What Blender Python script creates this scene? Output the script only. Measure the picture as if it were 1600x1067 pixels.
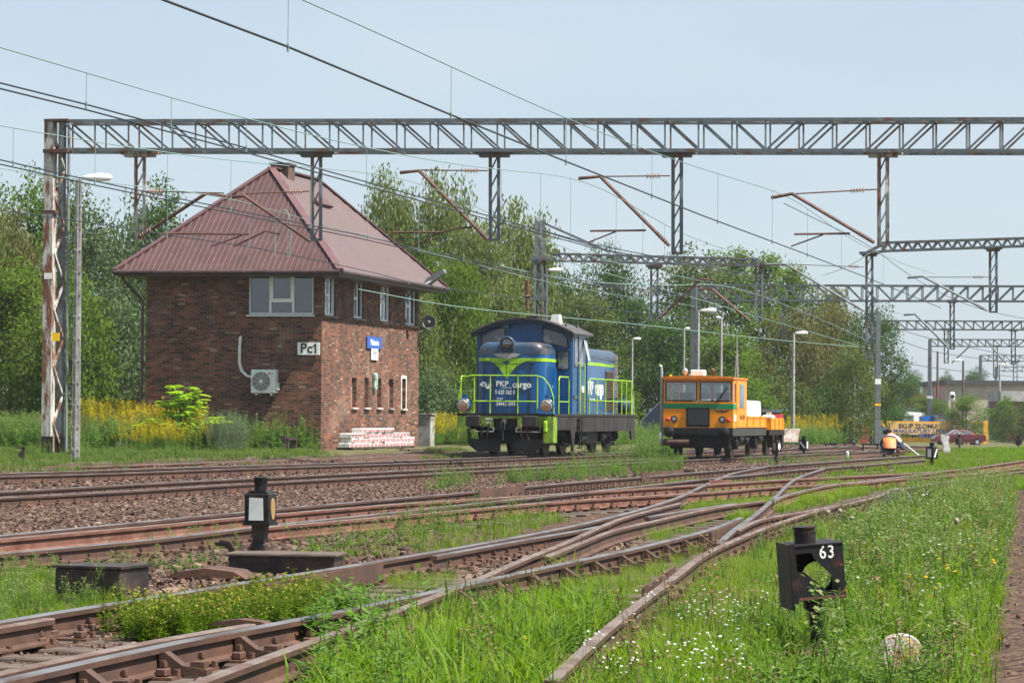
import bpy, bmesh, math, random
import numpy as np
from mathutils import Vector, Matrix
for o in list(bpy.data.objects): bpy.data.objects.remove(o)
S = bpy.context.scene; COL = S.collection
R = math.radians
# ---------------------------------------------------------------- camera
F = 4900.0; CX, CY = 800.0, 533.5; CZ = 1.42
PITCH = math.atan((646.0-CY)/F); ROLL = R(0.5)
camd = bpy.data.cameras.new('camera'); cam = bpy.data.objects.new('camera', camd); COL.objects.link(cam)
CM = Matrix.Translation((0, 0, CZ)) @ Matrix.Rotation(math.pi/2+PITCH, 4, 'X') @ Matrix.Rotation(ROLL, 4, 'Z')
cam.matrix_world = CM
camd.sensor_width = 36.0; camd.lens = F/1600*36.0; camd.clip_start = 0.5; camd.clip_end = 6000
S.camera = cam
RM = CM.to_3x3(); CP = Vector((0, 0, CZ)); RMI = RM.inverted()
# ---------------------------------------------------------------- light
SUN_EL = R(58); SDIR = Vector((0.92, -0.39, 0)).normalized()*math.cos(SUN_EL) + Vector((0, 0, math.sin(SUN_EL)))
w = bpy.data.worlds.new('World'); S.world = w; w.use_nodes = True
wn = w.node_tree; wn.nodes.clear()
sky = wn.nodes.new('ShaderNodeTexSky'); sky.sky_type = 'NISHITA'; sky.sun_disc = False
sky.sun_elevation = SUN_EL; sky.sun_rotation = math.atan2(SDIR.x, SDIR.y)
sky.air_density = 1.0; sky.dust_density = 0.8; sky.ozone_density = 1.2
bg = wn.nodes.new('ShaderNodeBackground'); bg.inputs[1].default_value = 0.06
wo = wn.nodes.new('ShaderNodeOutputWorld')
hz = wn.nodes.new('ShaderNodeMix'); hz.data_type = 'RGBA'; hz.inputs[0].default_value = 0.72; hz.inputs[7].default_value = (4.15, 4.95, 5.75, 1)
wn.links.new(sky.outputs[0], hz.inputs[6])
tcw = wn.nodes.new('ShaderNodeTexCoord'); mpw = wn.nodes.new('ShaderNodeMapping'); mpw.inputs['Scale'].default_value = (3, 3, 11); nzw = wn.nodes.new('ShaderNodeTexNoise'); nzw.inputs['Scale'].default_value = 2.2; nzw.inputs['Detail'].default_value = 6
mrw = wn.nodes.new('ShaderNodeMapRange'); mrw.inputs[1].default_value = 0.35; mrw.inputs[2].default_value = 0.75; mrw.inputs[3].default_value = 0.0; mrw.inputs[4].default_value = 0.35
cl = wn.nodes.new('ShaderNodeMix'); cl.data_type = 'RGBA'; cl.inputs[7].default_value = (5.2, 5.7, 6.1, 1)
wn.links.new(tcw.outputs['Generated'], mpw.inputs[0]); wn.links.new(mpw.outputs[0], nzw.inputs['Vector']); wn.links.new(nzw.outputs[0], mrw.inputs[0]); wn.links.new(mrw.outputs[0], cl.inputs[0])
wn.links.new(hz.outputs[2], cl.inputs[6]); wn.links.new(cl.outputs[2], bg.inputs[0]); wn.links.new(bg.outputs[0], wo.inputs[0])
sl = bpy.data.lights.new('sun', 'SUN'); sl.energy = 4.9; sl.angle = R(0.53); sl.color = (1.0, 0.95, 0.87)
so = bpy.data.objects.new('sun', sl); COL.objects.link(so)
so.rotation_mode = 'QUATERNION'; so.rotation_quaternion = SDIR.to_track_quat('Z', 'Y'); so.location = (20, 0, 40)
S.view_settings.view_transform = 'Standard'; S.view_settings.look = 'None'; S.view_settings.gamma = 1
S.view_settings.exposure = 1.27
# ---------------------------------------------------------------- pixel -> world (pixels of the 1600x1067 photograph)
def ray(px, py): return RM @ Vector(((px-CX)/F, -(py-CY)/F, -1))
def P(px, py, Y): d = ray(px, py); return CP + d*(Y/d.y)
def G(px, py, z=0.15): d = ray(px, py); return CP + d*((z-CZ)/d.z)
def PL(px, py, p0, n): d = ray(px, py); return CP + d*((Vector(p0)-CP).dot(n)/d.dot(n))
def proj(v):
    q = RMI @ (Vector(v)-CP); return (CX + F*q.x/-q.z, CY - F*q.y/-q.z)
def dirv(a): return Vector((math.sin(R(a)), math.cos(R(a)), 0))
def rightv(a): return Vector((math.cos(R(a)), -math.sin(R(a)), 0))
def frame(o, a): # local x right across, y away along angle a (deg clockwise from +Y), z up
    return Matrix.Translation(o) @ Matrix.Rotation(-R(a), 4, 'Z')
def ss(a, b, x):
    t = min(1, max(0, (x-a)/(b-a))); return t*t*(3-2*t)
TA = 12.8
# ---------------------------------------------------------------- materials
def _nt(name):
    m = bpy.data.materials.new(name); m.use_nodes = True; t = m.node_tree; t.nodes.clear()
    o = t.nodes.new('ShaderNodeOutputMaterial'); return m, t, o
def _n(t, k, **kw):
    n = t.nodes.new(k)
    for a, b in kw.items():
        if a.startswith('i_'): n.inputs[a[2:].replace('_', ' ')].default_value = b
        else: setattr(n, a, b)
    return n
def c4(c): return (c[0], c[1], c[2], 1.0)
def mat(name, c1, rough=0.7, metal=0.0, c2=None, ns=6.0, lo=0.42, hi=0.6, c3=None, ns3=25.0, lo3=0.6, hi3=0.68, bump=0.0, bs=60.0, coat=0.0, stretch=(1, 1, 1), var=0.12, spec=0.4):
    """base colour c1, large worn areas of c2, small spots of c3, a light overall mottling, and bump"""
    m, t, o = _nt(name); L = t.links.new
    b = _n(t, 'ShaderNodeBsdfPrincipled'); b.inputs['Roughness'].default_value = rough; b.inputs['Metallic'].default_value = metal
    b.inputs['Coat Weight'].default_value = coat; b.inputs['Specular IOR Level'].default_value = spec
    L(b.outputs[0], o.inputs[0])
    tc = _n(t, 'ShaderNodeTexCoord'); mp = _n(t, 'ShaderNodeMapping'); mp.inputs['Scale'].default_value = stretch
    L(tc.outputs['Object'], mp.inputs[0])
    rgb = _n(t, 'ShaderNodeRGB'); rgb.outputs[0].default_value = c4(c1); cur = rgb.outputs[0]
    def layer(cur, col, s, l, h, det=6):
        nz = _n(t, 'ShaderNodeTexNoise'); nz.inputs['Scale'].default_value = s; nz.inputs['Detail'].default_value = det; nz.inputs['Roughness'].default_value = 0.62
        L(mp.outputs[0], nz.inputs['Vector'])
        mr = _n(t, 'ShaderNodeMapRange'); mr.inputs[1].default_value = l; mr.inputs[2].default_value = h; L(nz.outputs[0], mr.inputs[0])
        mx = _n(t, 'ShaderNodeMix', data_type='RGBA'); L(mr.outputs[0], mx.inputs[0]); L(cur, mx.inputs[6]); mx.inputs[7].default_value = c4(col)
        return mx.outputs[2], mr.outputs[0]
    if c2: cur, _ = layer(cur, c2, ns, lo, hi)
    if c3: cur, _ = layer(cur, c3, ns3, lo3, hi3)
    if var:
        nz = _n(t, 'ShaderNodeTexNoise'); nz.inputs['Scale'].default_value = ns*2.7; nz.inputs['Detail'].default_value = 8; L(mp.outputs[0], nz.inputs['Vector'])
        mr = _n(t, 'ShaderNodeMapRange'); mr.inputs[1].default_value = 0.3; mr.inputs[2].default_value = 0.7; mr.inputs[3].default_value = 1-var*1.6; mr.inputs[4].default_value = 1+var*1.6
        L(nz.outputs[0], mr.inputs[0])
        hs = _n(t, 'ShaderNodeHueSaturation'); L(mr.outputs[0], hs.inputs['Value']); L(cur, hs.inputs['Color']); cur = hs.outputs[0]
    L(cur, b.inputs['Base Color'])
    if bump:
        nz = _n(t, 'ShaderNodeTexNoise'); nz.inputs['Scale'].default_value = bs; nz.inputs['Detail'].default_value = 5; L(mp.outputs[0], nz.inputs['Vector'])
        bp = _n(t, 'ShaderNodeBump'); bp.inputs['Strength'].default_value = bump; bp.inputs['Distance'].default_value = 0.03
        L(nz.outputs[0], bp.inputs['Height']); L(bp.outputs[0], b.inputs['Normal'])
    return m
def leafmat(name, cols, trans=0.35, rough=0.6, spec=0.1, patch=None, ps=0.25):
    """random leaf colour per leaf (island) along the ramp cols, slight patches in object space, translucent"""
    m, t, o = _nt(name); L = t.links.new
    g = _n(t, 'ShaderNodeNewGeometry'); cr = _n(t, 'ShaderNodeValToRGB'); el = cr.color_ramp.elements
    while len(el) < len(cols): el.new(0.5)
    for i, c in enumerate(cols): el[i].position = i/max(1, len(cols)-1); el[i].color = c4(c)
    L(g.outputs['Random Per Island'], cr.inputs[0]); cur = cr.outputs[0]
    if patch:
        tc = _n(t, 'ShaderNodeTexCoord'); nz = _n(t, 'ShaderNodeTexNoise'); nz.inputs['Scale'].default_value = ps; nz.inputs['Detail'].default_value = 3
        L(tc.outputs['Object'], nz.inputs['Vector'])
        mr = _n(t, 'ShaderNodeMapRange'); mr.inputs[1].default_value = 0.42; mr.inputs[2].default_value = 0.62; L(nz.outputs[0], mr.inputs[0])
        mx = _n(t, 'ShaderNodeMix', data_type='RGBA'); mx.blend_type = 'MIX'; L(mr.outputs[0], mx.inputs[0]); L(cur, mx.inputs[6]); 
        m2 = _n(t, 'ShaderNodeMix', data_type='RGBA'); m2.inputs[0].default_value = 0.6; L(cur, m2.inputs[6]); m2.inputs[7].default_value = c4(patch)
        L(m2.outputs[2], mx.inputs[7]); cur = mx.outputs[2]
    b = _n(t, 'ShaderNodeBsdfPrincipled'); b.inputs['Roughness'].default_value = rough; b.inputs['Specular IOR Level'].default_value = spec
    tr = _n(t, 'ShaderNodeBsdfTranslucent'); ms = _n(t, 'ShaderNodeMixShader'); ms.inputs[0].default_value = trans
    hs = _n(t, 'ShaderNodeHueSaturation'); hs.inputs['Value'].default_value = 1.5; hs.inputs['Saturation'].default_value = 1.1; L(cur, hs.inputs['Color'])
    L(cur, b.inputs['Base Color']); L(hs.outputs[0], tr.inputs[0]); L(b.outputs[0], ms.inputs[1]); L(tr.outputs[0], ms.inputs[2]); L(ms.outputs[0], o.inputs[0])
    return m
def glassmat(name, tint=(0.75, 0.85, 0.88), mixf=0.25, rough=0.03):
    """window glass: mirror-like coat over clear pane"""
    m, t, o = _nt(name); L = t.links.new
    gl = _n(t, 'ShaderNodeBsdfGlossy'); gl.inputs['Roughness'].default_value = rough; gl.inputs[0].default_value = c4((0.9, 0.95, 1))
    tr = _n(t, 'ShaderNodeBsdfTransparent'); tr.inputs[0].default_value = c4(tint)
    fr = _n(t, 'ShaderNodeFresnel'); fr.inputs[0].default_value = 1.5
    ad = _n(t, 'ShaderNodeMath', operation='ADD'); ad.use_clamp = True; L(fr.outputs[0], ad.inputs[0]); ad.inputs[1].default_value = mixf
    ms = _n(t, 'ShaderNodeMixShader'); L(ad.outputs[0], ms.inputs[0]); L(tr.outputs[0], ms.inputs[1]); L(gl.outputs[0], ms.inputs[2]); L(ms.outputs[0], o.inputs[0])
    return m
def emitmat(name, c, s, base=(0.8, 0.8, 0.8)):
    m, t, o = _nt(name); b = _n(t, 'ShaderNodeBsdfPrincipled'); b.inputs['Base Color'].default_value = c4(base)
    b.inputs['Emission Color'].default_value = c4(c); b.inputs['Emission Strength'].default_value = s; t.links.new(b.outputs[0], o.inputs[0]); return m
def brickmat(name, ca, cb, mortar, bw=0.26, bh=0.075, dirt=(0.03, 0.022, 0.02), pale=None):
    m, t, o = _nt(name); L = t.links.new
    b = _n(t, 'ShaderNodeBsdfPrincipled'); b.inputs['Roughness'].default_value = 0.9; b.inputs['Specular IOR Level'].default_value = 0.2; L(b.outputs[0], o.inputs[0])
    tc = _n(t, 'ShaderNodeTexCoord'); sp = _n(t, 'ShaderNodeSeparateXYZ'); L(tc.outputs['Object'], sp.inputs[0])
    ad = _n(t, 'ShaderNodeMath', operation='ADD'); L(sp.outputs[0], ad.inputs[0]); L(sp.outputs[1], ad.inputs[1])
    cb_ = _n(t, 'ShaderNodeCombineXYZ'); L(ad.outputs[0], cb_.inputs[0]); L(sp.outputs[2], cb_.inputs[1])
    wn_ = _n(t, 'ShaderNodeTexNoise'); wn_.inputs['Scale'].default_value = 1.2; L(tc.outputs['Object'], wn_.inputs['Vector'])
    vm = _n(t, 'ShaderNodeVectorMath', operation='MULTIPLY_ADD'); L(wn_.outputs[1], vm.inputs[0]); vm.inputs[1].default_value = (0.02, 0.02, 0); L(cb_.outputs[0], vm.inputs[2])
    br = _n(t, 'ShaderNodeTexBrick'); br.inputs['Scale'].default_value = 1.0; br.inputs['Brick Width'].default_value = bw; br.inputs['Row Height'].default_value = bh
    br.inputs['Mortar Size'].default_value = 0.008; br.inputs['Mortar Smooth'].default_value = 0.3; br.inputs['Bias'].default_value = 0.0
    br.inputs['Color1'].default_value = c4((0, 0, 0)); br.inputs['Color2'].default_value = c4((1, 1, 1)); br.inputs['Mortar'].default_value = c4((0.5, 0.5, 0.5))
    L(vm.outputs[0], br.inputs['Vector'])
    cr = _n(t, 'ShaderNodeValToRGB'); e = cr.color_ramp.elements
    cols = [(0.0, dirt), (0.22, cb), (0.45, ca), (0.72, (ca[0]*1.3, ca[1]*1.2, ca[2]*1.15)), (0.9, (cb[0]*0.6, cb[1]*0.6, cb[2]*0.7)), (1.0, (0.33, 0.21, 0.14))]
    while len(e) < len(cols): e.new(0.5)
    for i, (p, c) in enumerate(cols): e[i].position = p; e[i].color = c4(c)
    L(br.outputs[0], cr.inputs[0])
    nz = _n(t, 'ShaderNodeTexNoise'); nz.inputs['Scale'].default_value = 0.9; nz.inputs['Detail'].default_value = 9; nz.inputs['Roughness'].default_value = 0.7; L(tc.outputs['Object'], nz.inputs['Vector'])
    mr = _n(t, 'ShaderNodeMapRange'); mr.inputs[1].default_value = 0.35; mr.inputs[2].default_value = 0.68; mr.inputs[3].default_value = 0.38; mr.inputs[4].default_value = 1.45; L(nz.outputs[0], mr.inputs[0])
    hs = _n(t, 'ShaderNodeHueSaturation'); L(mr.outputs[0], hs.inputs['Value']); L(cr.outputs[0], hs.inputs['Color'])
    mo = _n(t, 'ShaderNodeMix', data_type='RGBA'); L(br.outputs['Fac'], mo.inputs[0]); L(hs.outputs[0], mo.inputs[6]); mo.inputs[7].default_value = c4(mortar)
    n2 = _n(t, 'ShaderNodeTexNoise'); n2.inputs['Scale'].default_value = 26; n2.inputs['Detail'].default_value = 3; L(vm.outputs[0], n2.inputs['Vector'])
    r2 = _n(t, 'ShaderNodeMapRange'); r2.inputs[1].default_value = 0.3; r2.inputs[2].default_value = 0.7; r2.inputs[3].default_value = 0.75; r2.inputs[4].default_value = 1.25; L(n2.outputs[0], r2.inputs[0])
    h2 = _n(t, 'ShaderNodeHueSaturation'); L(r2.outputs[0], h2.inputs['Value']); L(mo.outputs[2], h2.inputs['Color'])
    n3 = _n(t, 'ShaderNodeTexNoise'); n3.inputs['Scale'].default_value = 0.55; n3.inputs['Detail'].default_value = 10; n3.inputs['Roughness'].default_value = .75; L(tc.outputs['Object'], n3.inputs['Vector'])
    r3 = _n(t, 'ShaderNodeMapRange'); r3.inputs[1].default_value = 0.53; r3.inputs[2].default_value = 0.72; r3.inputs[3].default_value = 0; r3.inputs[4].default_value = .5; L(n3.outputs[0], r3.inputs[0])
    m3 = _n(t, 'ShaderNodeMix', data_type='RGBA'); L(r3.outputs[0], m3.inputs[0]); L(h2.outputs[0], m3.inputs[6]); m3.inputs[7].default_value = c4((.33, .25, .19))
    L(m3.outputs[2], b.inputs['Base Color'])
    bp = _n(t, 'ShaderNodeBump'); bp.inputs['Strength'].default_value = 0.5; bp.inputs['Distance'].default_value = 0.012; bp.invert = True; L(br.outputs['Fac'], bp.inputs['Height']); L(bp.outputs[0], b.inputs['Normal'])
    return m
# ---------------------------------------------------------------- mesh builder
class MB:
    def __init__(s): s.v = []; s.f = []; s.mi = []; s.m = 0; s.M = Matrix()
    def add(s, vs, fs, mi=None):
        k = len(s.v); s.v += [tuple(s.M @ Vector(v)) for v in vs]
        s.f += [tuple(i+k for i in f) for f in fs]; s.mi += [s.m if mi is None else mi]*len(fs); return s
    def box(s, x0, x1, y0, y1, z0, z1, mi=None, bev=0.0):
        if bev > 0:
            b = bev; a = [(x0+b, y0), (x1-b, y0), (x1, y0+b), (x1, y1-b), (x1-b, y1), (x0+b, y1), (x0, y1-b), (x0, y0+b)]
            cxm, cym = (x0+x1)/2, (y0+y1)/2
            kx = (x1-x0-2*b)/(x1-x0); ky = (y1-y0-2*b)/(y1-y0)
            ins = [(cxm+(x-cxm)*kx, cym+(y-cym)*ky) for x, y in a]
            vs = [(x, y, z0) for x, y in ins]+[(x, y, z0+b) for x, y in a]+[(x, y, z1-b) for x, y in a]+[(x, y, z1) for x, y in ins]
            fs = [tuple(reversed(range(8))), tuple(range(24, 32))]
            for r in range(3):
                for i in range(8): j = (i+1) % 8; fs.append((r*8+i, r*8+j, r*8+8+j, r*8+8+i))
            return s.add(vs, fs, mi)
        vs = [(x0, y0, z0), (x1, y0, z0), (x1, y1, z0), (x0, y1, z0), (x0, y0, z1), (x1, y0, z1), (x1, y1, z1), (x0, y1, z1)]
        return s.add(vs, [(3, 2, 1, 0), (4, 5, 6, 7), (0, 1, 5, 4), (1, 2, 6, 5), (2, 3, 7, 6), (3, 0, 4, 7)], mi)
    def bar(s, a, b, w, h=None, up=(0, 0, 1), mi=None):
        """rectangular bar from a to b, w across, h along up"""
        h = h or w; a = Vector(a); b = Vector(b); d = (b-a).normalized(); up = Vector(up)
        if abs(d.dot(up)) > 0.98: up = Vector((1, 0, 0)) if abs(d.x) < 0.9 else Vector((0, 1, 0))
        x = d.cross(up).normalized(); z = x.cross(d).normalized()
        vs = [tuple(p + x*(i*w/2) + z*(j*h/2)) for p in (a, b) for i, j in ((-1, -1), (1, -1), (1, 1), (-1, 1))]
        return s.add(vs, [(0, 1, 2, 3), (7, 6, 5, 4), (0, 4, 5, 1), (1, 5, 6, 2), (2, 6, 7, 3), (3, 7, 4, 0)], mi)
    def tube(s, pts, r, n=6, mi=None, cap=True, closed=False):
        pts = [Vector(p) for p in pts]; rs = r if isinstance(r, (list, tuple)) else [r]*len(pts)
        vs = []; fs = []; prev = None
        for i, p in enumerate(pts):
            a = pts[i-1] if i > 0 else p; b = pts[i+1] if i < len(pts)-1 else p
            d = (b-a).normalized() if (b-a).length > 1e-9 else Vector((0, 0, 1))
            if prev is None:
                up = Vector((0, 0, 1)) if abs(d.z) < 0.9 else Vector((1, 0, 0)); x = d.cross(up).normalized()
            else:
                x = prev - d*prev.dot(d); x = x.normalized() if x.length > 1e-6 else d.orthogonal().normalized()
            prev = x; z = x.cross(d)
            for k in range(n):
                t = 2*math.pi*k/n; vs.append(tuple(p + (x*math.cos(t)+z*math.sin(t))*rs[i]))
        for i in range(len(pts)-1):
            for k in range(n): j = (k+1) % n; fs.append((i*n+k, i*n+j, (i+1)*n+j, (i+1)*n+k))
        if cap: fs.append(tuple(range(n))); fs.append(tuple(reversed(range((len(pts)-1)*n, len(pts)*n))))
        return s.add(vs, fs, mi)
    def lathe(s, prof, o=(0, 0, 0), ax='Z', n=16, mi=None):
        """prof: (r, h) pairs"""
        vs = []; fs = []
        for r, h in prof:
            for k in range(n):
                t = 2*math.pi*k/n; a, b = r*math.cos(t), r*math.sin(t)
                vs.append({'Z': (o[0]+a, o[1]+b, o[2]+h), 'Y': (o[0]+a, o[1]+h, o[2]-b), 'X': (o[0]+h, o[1]+a, o[2]+b)}[ax])
        for i in range(len(prof)-1):
            for k in range(n): j = (k+1) % n; fs.append((i*n+k, i*n+j, (i+1)*n+j, (i+1)*n+k))
        if prof[0][0] > 1e-4: fs.append(tuple(reversed(range(n))))
        if prof[-1][0] > 1e-4: fs.append(tuple(range((len(prof)-1)*n, len(prof)*n)))
        return s.add(vs, fs, mi)
    def prism(s, poly, a, b, ax='Y', mi=None):
        """poly (u,v) extruded along ax from a to b: ax Y -> (u,*,v); X -> (*,u,v); Z -> (u,v,*)"""
        f = {'Y': lambda u, v, t: (u, t, v), 'X': lambda u, v, t: (t, u, v), 'Z': lambda u, v, t: (u, v, t)}[ax]
        n = len(poly); vs = [f(u, v, a) for u, v in poly]+[f(u, v, b) for u, v in poly]
        fs = [tuple(range(n)), tuple(reversed(range(n, 2*n)))]+[(i, i+n, (i+1) % n+n, (i+1) % n) for i in range(n)]
        return s.add(vs, fs, mi)
    def sphere(s, c, r, n=10, m=7, sc=(1, 1, 1), mi=None):
        pr = [(math.sin(math.pi*i/m), -math.cos(math.pi*i/m)) for i in range(m+1)]
        vs = []; fs = []
        for a, h in pr:
            for k in range(n):
                t = 2*math.pi*k/n; vs.append((c[0]+r*sc[0]*a*math.cos(t), c[1]+r*sc[1]*a*math.sin(t), c[2]+r*sc[2]*h))
        for i in range(m):
            for k in range(n): j = (k+1) % n; fs.append((i*n+k, i*n+j, (i+1)*n+j, (i+1)*n+k))
        return s.add(vs, fs, mi)
    def build(s, name, mats, parent=None, smooth=False, loc=None, fix=True, angle=None):
        me = bpy.data.meshes.new(name); me.from_pydata(s.v, [], s.f)
        for m in (mats if isinstance(mats, (list, tuple)) else [mats]): me.materials.append(m)
        me.polygons.foreach_set('material_index', s.mi)
        if fix:
            bm = bmesh.new(); bm.from_mesh(me); bmesh.ops.remove_doubles(bm, verts=bm.verts, dist=1e-5)
            bmesh.ops.recalc_face_normals(bm, faces=bm.faces); bm.to_mesh(me); bm.free()
        if smooth:
            for p in me.polygons: p.use_smooth = True
            if angle is not None: me.set_sharp_from_angle(angle=R(angle))
        me.validate(); me.update()
        o = bpy.data.objects.new(name, me); COL.objects.link(o)
        if parent is not None: o.parent = parent
        if loc is not None: o.location = loc
        return o
def tag(o, label=None, cat=None, group=None, kind=None):
    for k, v in (('label', label), ('category', cat), ('group', group), ('kind', kind)):
        if v: o[k] = v
    return o
def empty(name, M, label, cat, group=None, kind='thing'):
    o = bpy.data.objects.new(name, None); COL.objects.link(o); o.empty_display_size = 0.3
    o.matrix_world = M if isinstance(M, Matrix) else Matrix.Translation(M); return tag(o, label, cat, group, kind)
def kids(o): return [c for c in bpy.data.objects if c.parent == o]
def copy_tree(o, parent=None, label=None):
    c = o.copy(); COL.objects.link(c); c.parent = parent
    if label: c['label'] = label
    for ch in kids(o): copy_tree(ch, c)
    return c
def lettering(name, text, size, m, parent, M, depth=0.004, bold=0.0, width=1.0, align='CENTER', spacing=1.0):
    """a flat raised lettering mesh; M places it: text runs along local x, up is local y, faces local +z"""
    cu = bpy.data.curves.new(name, 'FONT'); cu.body = text; cu.size = size; cu.extrude = depth/2; cu.offset = bold*size; cu.align_x = align; cu.align_y = 'CENTER'
    cu.space_character = spacing; cu.resolution_u = 3
    t = bpy.data.objects.new(name, cu); COL.objects.link(t)
    dg = bpy.context.evaluated_depsgraph_get(); me = bpy.data.meshes.new_from_object(t.evaluated_get(dg))
    bpy.data.objects.remove(t); bpy.data.curves.remove(cu)
    me.materials.clear(); me.materials.append(m)
    o = bpy.data.objects.new(name, me); COL.objects.link(o); o.parent = parent
    o.matrix_local = M @ Matrix.Diagonal((width, 1, 1, 1)); return o
def facing(pos, xdir, up=(0, 0, 1)):
    x = Vector(xdir).normalized(); y = Vector(up); y = (y - x*y.dot(x)).normalized(); z = x.cross(y)
    m = Matrix((x, y, z)).transposed().to_4x4(); return Matrix.Translation(pos) @ m
# ---------------------------------------------------------------- scattering of many small leaves/blades/stones as ONE mesh
def bake(name, temps, pts, rot, scl, mats, tilt=None, choice=None, smooth=False):
    """temps: list of (verts Nx3, faces list of quads, mat idx per face); merged copies at pts"""
    rng = np.random.default_rng(5); n = len(pts); pts = np.asarray(pts, float); rot = np.asarray(rot); scl = np.asarray(scl, float)
    if scl.ndim == 1: scl = np.repeat(scl[:, None], 3, 1)
    ch = rng.integers(0, len(temps), n) if choice is None else np.asarray(choice)
    V = []; Fq = []; MI = []; off = 0
    for ti, (tv, tf, tm) in enumerate(temps):
        idx = np.where(ch == ti)[0]
        if len(idx) == 0: continue
        tv = np.asarray(tv, float); tf = np.asarray(tf, int); c, s_ = np.cos(rot[idx])[:, None], np.sin(rot[idx])[:, None]
        p = tv[None]*scl[idx][:, None, :]
        x = p[..., 0]*c - p[..., 1]*s_; y = p[..., 0]*s_ + p[..., 1]*c; z = p[..., 2]
        if tilt is not None:
            x = x + z*tilt[idx][:, 0:1]; y = y + z*tilt[idx][:, 1:2]
        vv = np.stack([x, y, z], -1) + pts[idx][:, None, :]
        V.append(vv.reshape(-1, 3)); k = len(tv)
        Fq.append((tf[None]+(np.arange(len(idx))*k)[:, None, None]+off).reshape(-1, 4)); off += len(idx)*k
        MI.append(np.tile(np.asarray(tm), len(idx)))
    if not V: return None
    V = np.concatenate(V); Fq = np.concatenate(Fq); MI = np.concatenate(MI)
    return rawmesh(name, V, Fq, MI, mats, smooth)
def rawmesh(name, V, Fq, MI, mats, smooth=False):
    me = bpy.data.meshes.new(name); me.vertices.add(len(V)); me.vertices.foreach_set('co', V.astype(np.float32).ravel())
    me.loops.add(len(Fq)*4); me.loops.foreach_set('vertex_index', Fq.astype(np.int32).ravel())
    me.polygons.add(len(Fq)); me.polygons.foreach_set('loop_start', np.arange(0, len(Fq)*4, 4, dtype=np.int32))
    for m in mats: me.materials.append(m)
    me.polygons.foreach_set('material_index', MI.astype(np.int32))
    if smooth: me.polygons.foreach_set('use_smooth', np.ones(len(Fq), bool))
    if not smooth: me.shade_flat()
    me.update(calc_edges=True); o = bpy.data.objects.new(name, me); COL.objects.link(o); return o
# ---------------------------------------------------------------- shared materials
RUST = mat('rusty_steel', (0.068, 0.037, 0.028), 0.7, 0.1, c2=(0.1, 0.05, 0.032), ns=1.5, c3=(0.035, 0.024, 0.02), ns3=14, bump=0.25, bs=90)
REDRUST = mat('red_rust_steel', (0.105, 0.04, 0.027), 0.8, 0.0, c2=(0.16, 0.075, 0.05), ns=2, c3=(0.07, 0.03, 0.025), ns3=10, bump=0.2)
RTOP = mat('worn_rail_head', (0.22, 0.21, 0.21), 0.45, 0.7, c2=(0.12, 0.09, 0.075), ns=1.2, lo=0.45, hi=0.62, var=0.08)
RTOP2 = mat('dull_rail_head', (0.2, 0.155, 0.13), 0.5, 0.4, c2=(0.13, 0.075, 0.055), ns=2, var=0.1)
GREASE = mat('greasy_black_steel', (0.022, 0.018, 0.017), 0.5, 0.2, c2=(0.06, 0.04, 0.03), ns=5, c3=(0.1, 0.05, 0.03), ns3=22, bump=0.3)
DGREY = mat('weathered_grey_paint', (0.16, 0.18, 0.19), 0.6, 0.1, c2=(0.12, 0.07, 0.05), ns=3.5, lo=0.56, hi=0.66, c3=(0.25, 0.26, 0.26), ns3=9)
WOODS = mat('old_oak_sleeper', (0.075, 0.055, 0.045), 0.9, c2=(0.13, 0.1, 0.08), ns=4, stretch=(1, 8, 8), bump=0.5, bs=30)
CONC = mat('weathered_concrete', (0.34, 0.33, 0.31), 0.9, c2=(0.22, 0.21, 0.2), ns=2, c3=(0.12, 0.12, 0.11), ns3=12, bump=0.2)
WHITE = mat('white_enamel', (0.75, 0.75, 0.73), 0.4, c2=(0.62, 0.61, 0.58), ns=4, var=0.05)
BLACK = mat('black_enamel', (0.011, 0.011, 0.012), 0.5, c2=(0.024, 0.02, 0.018), ns=8, var=0.1, bump=0.1, spec=.2)
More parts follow.
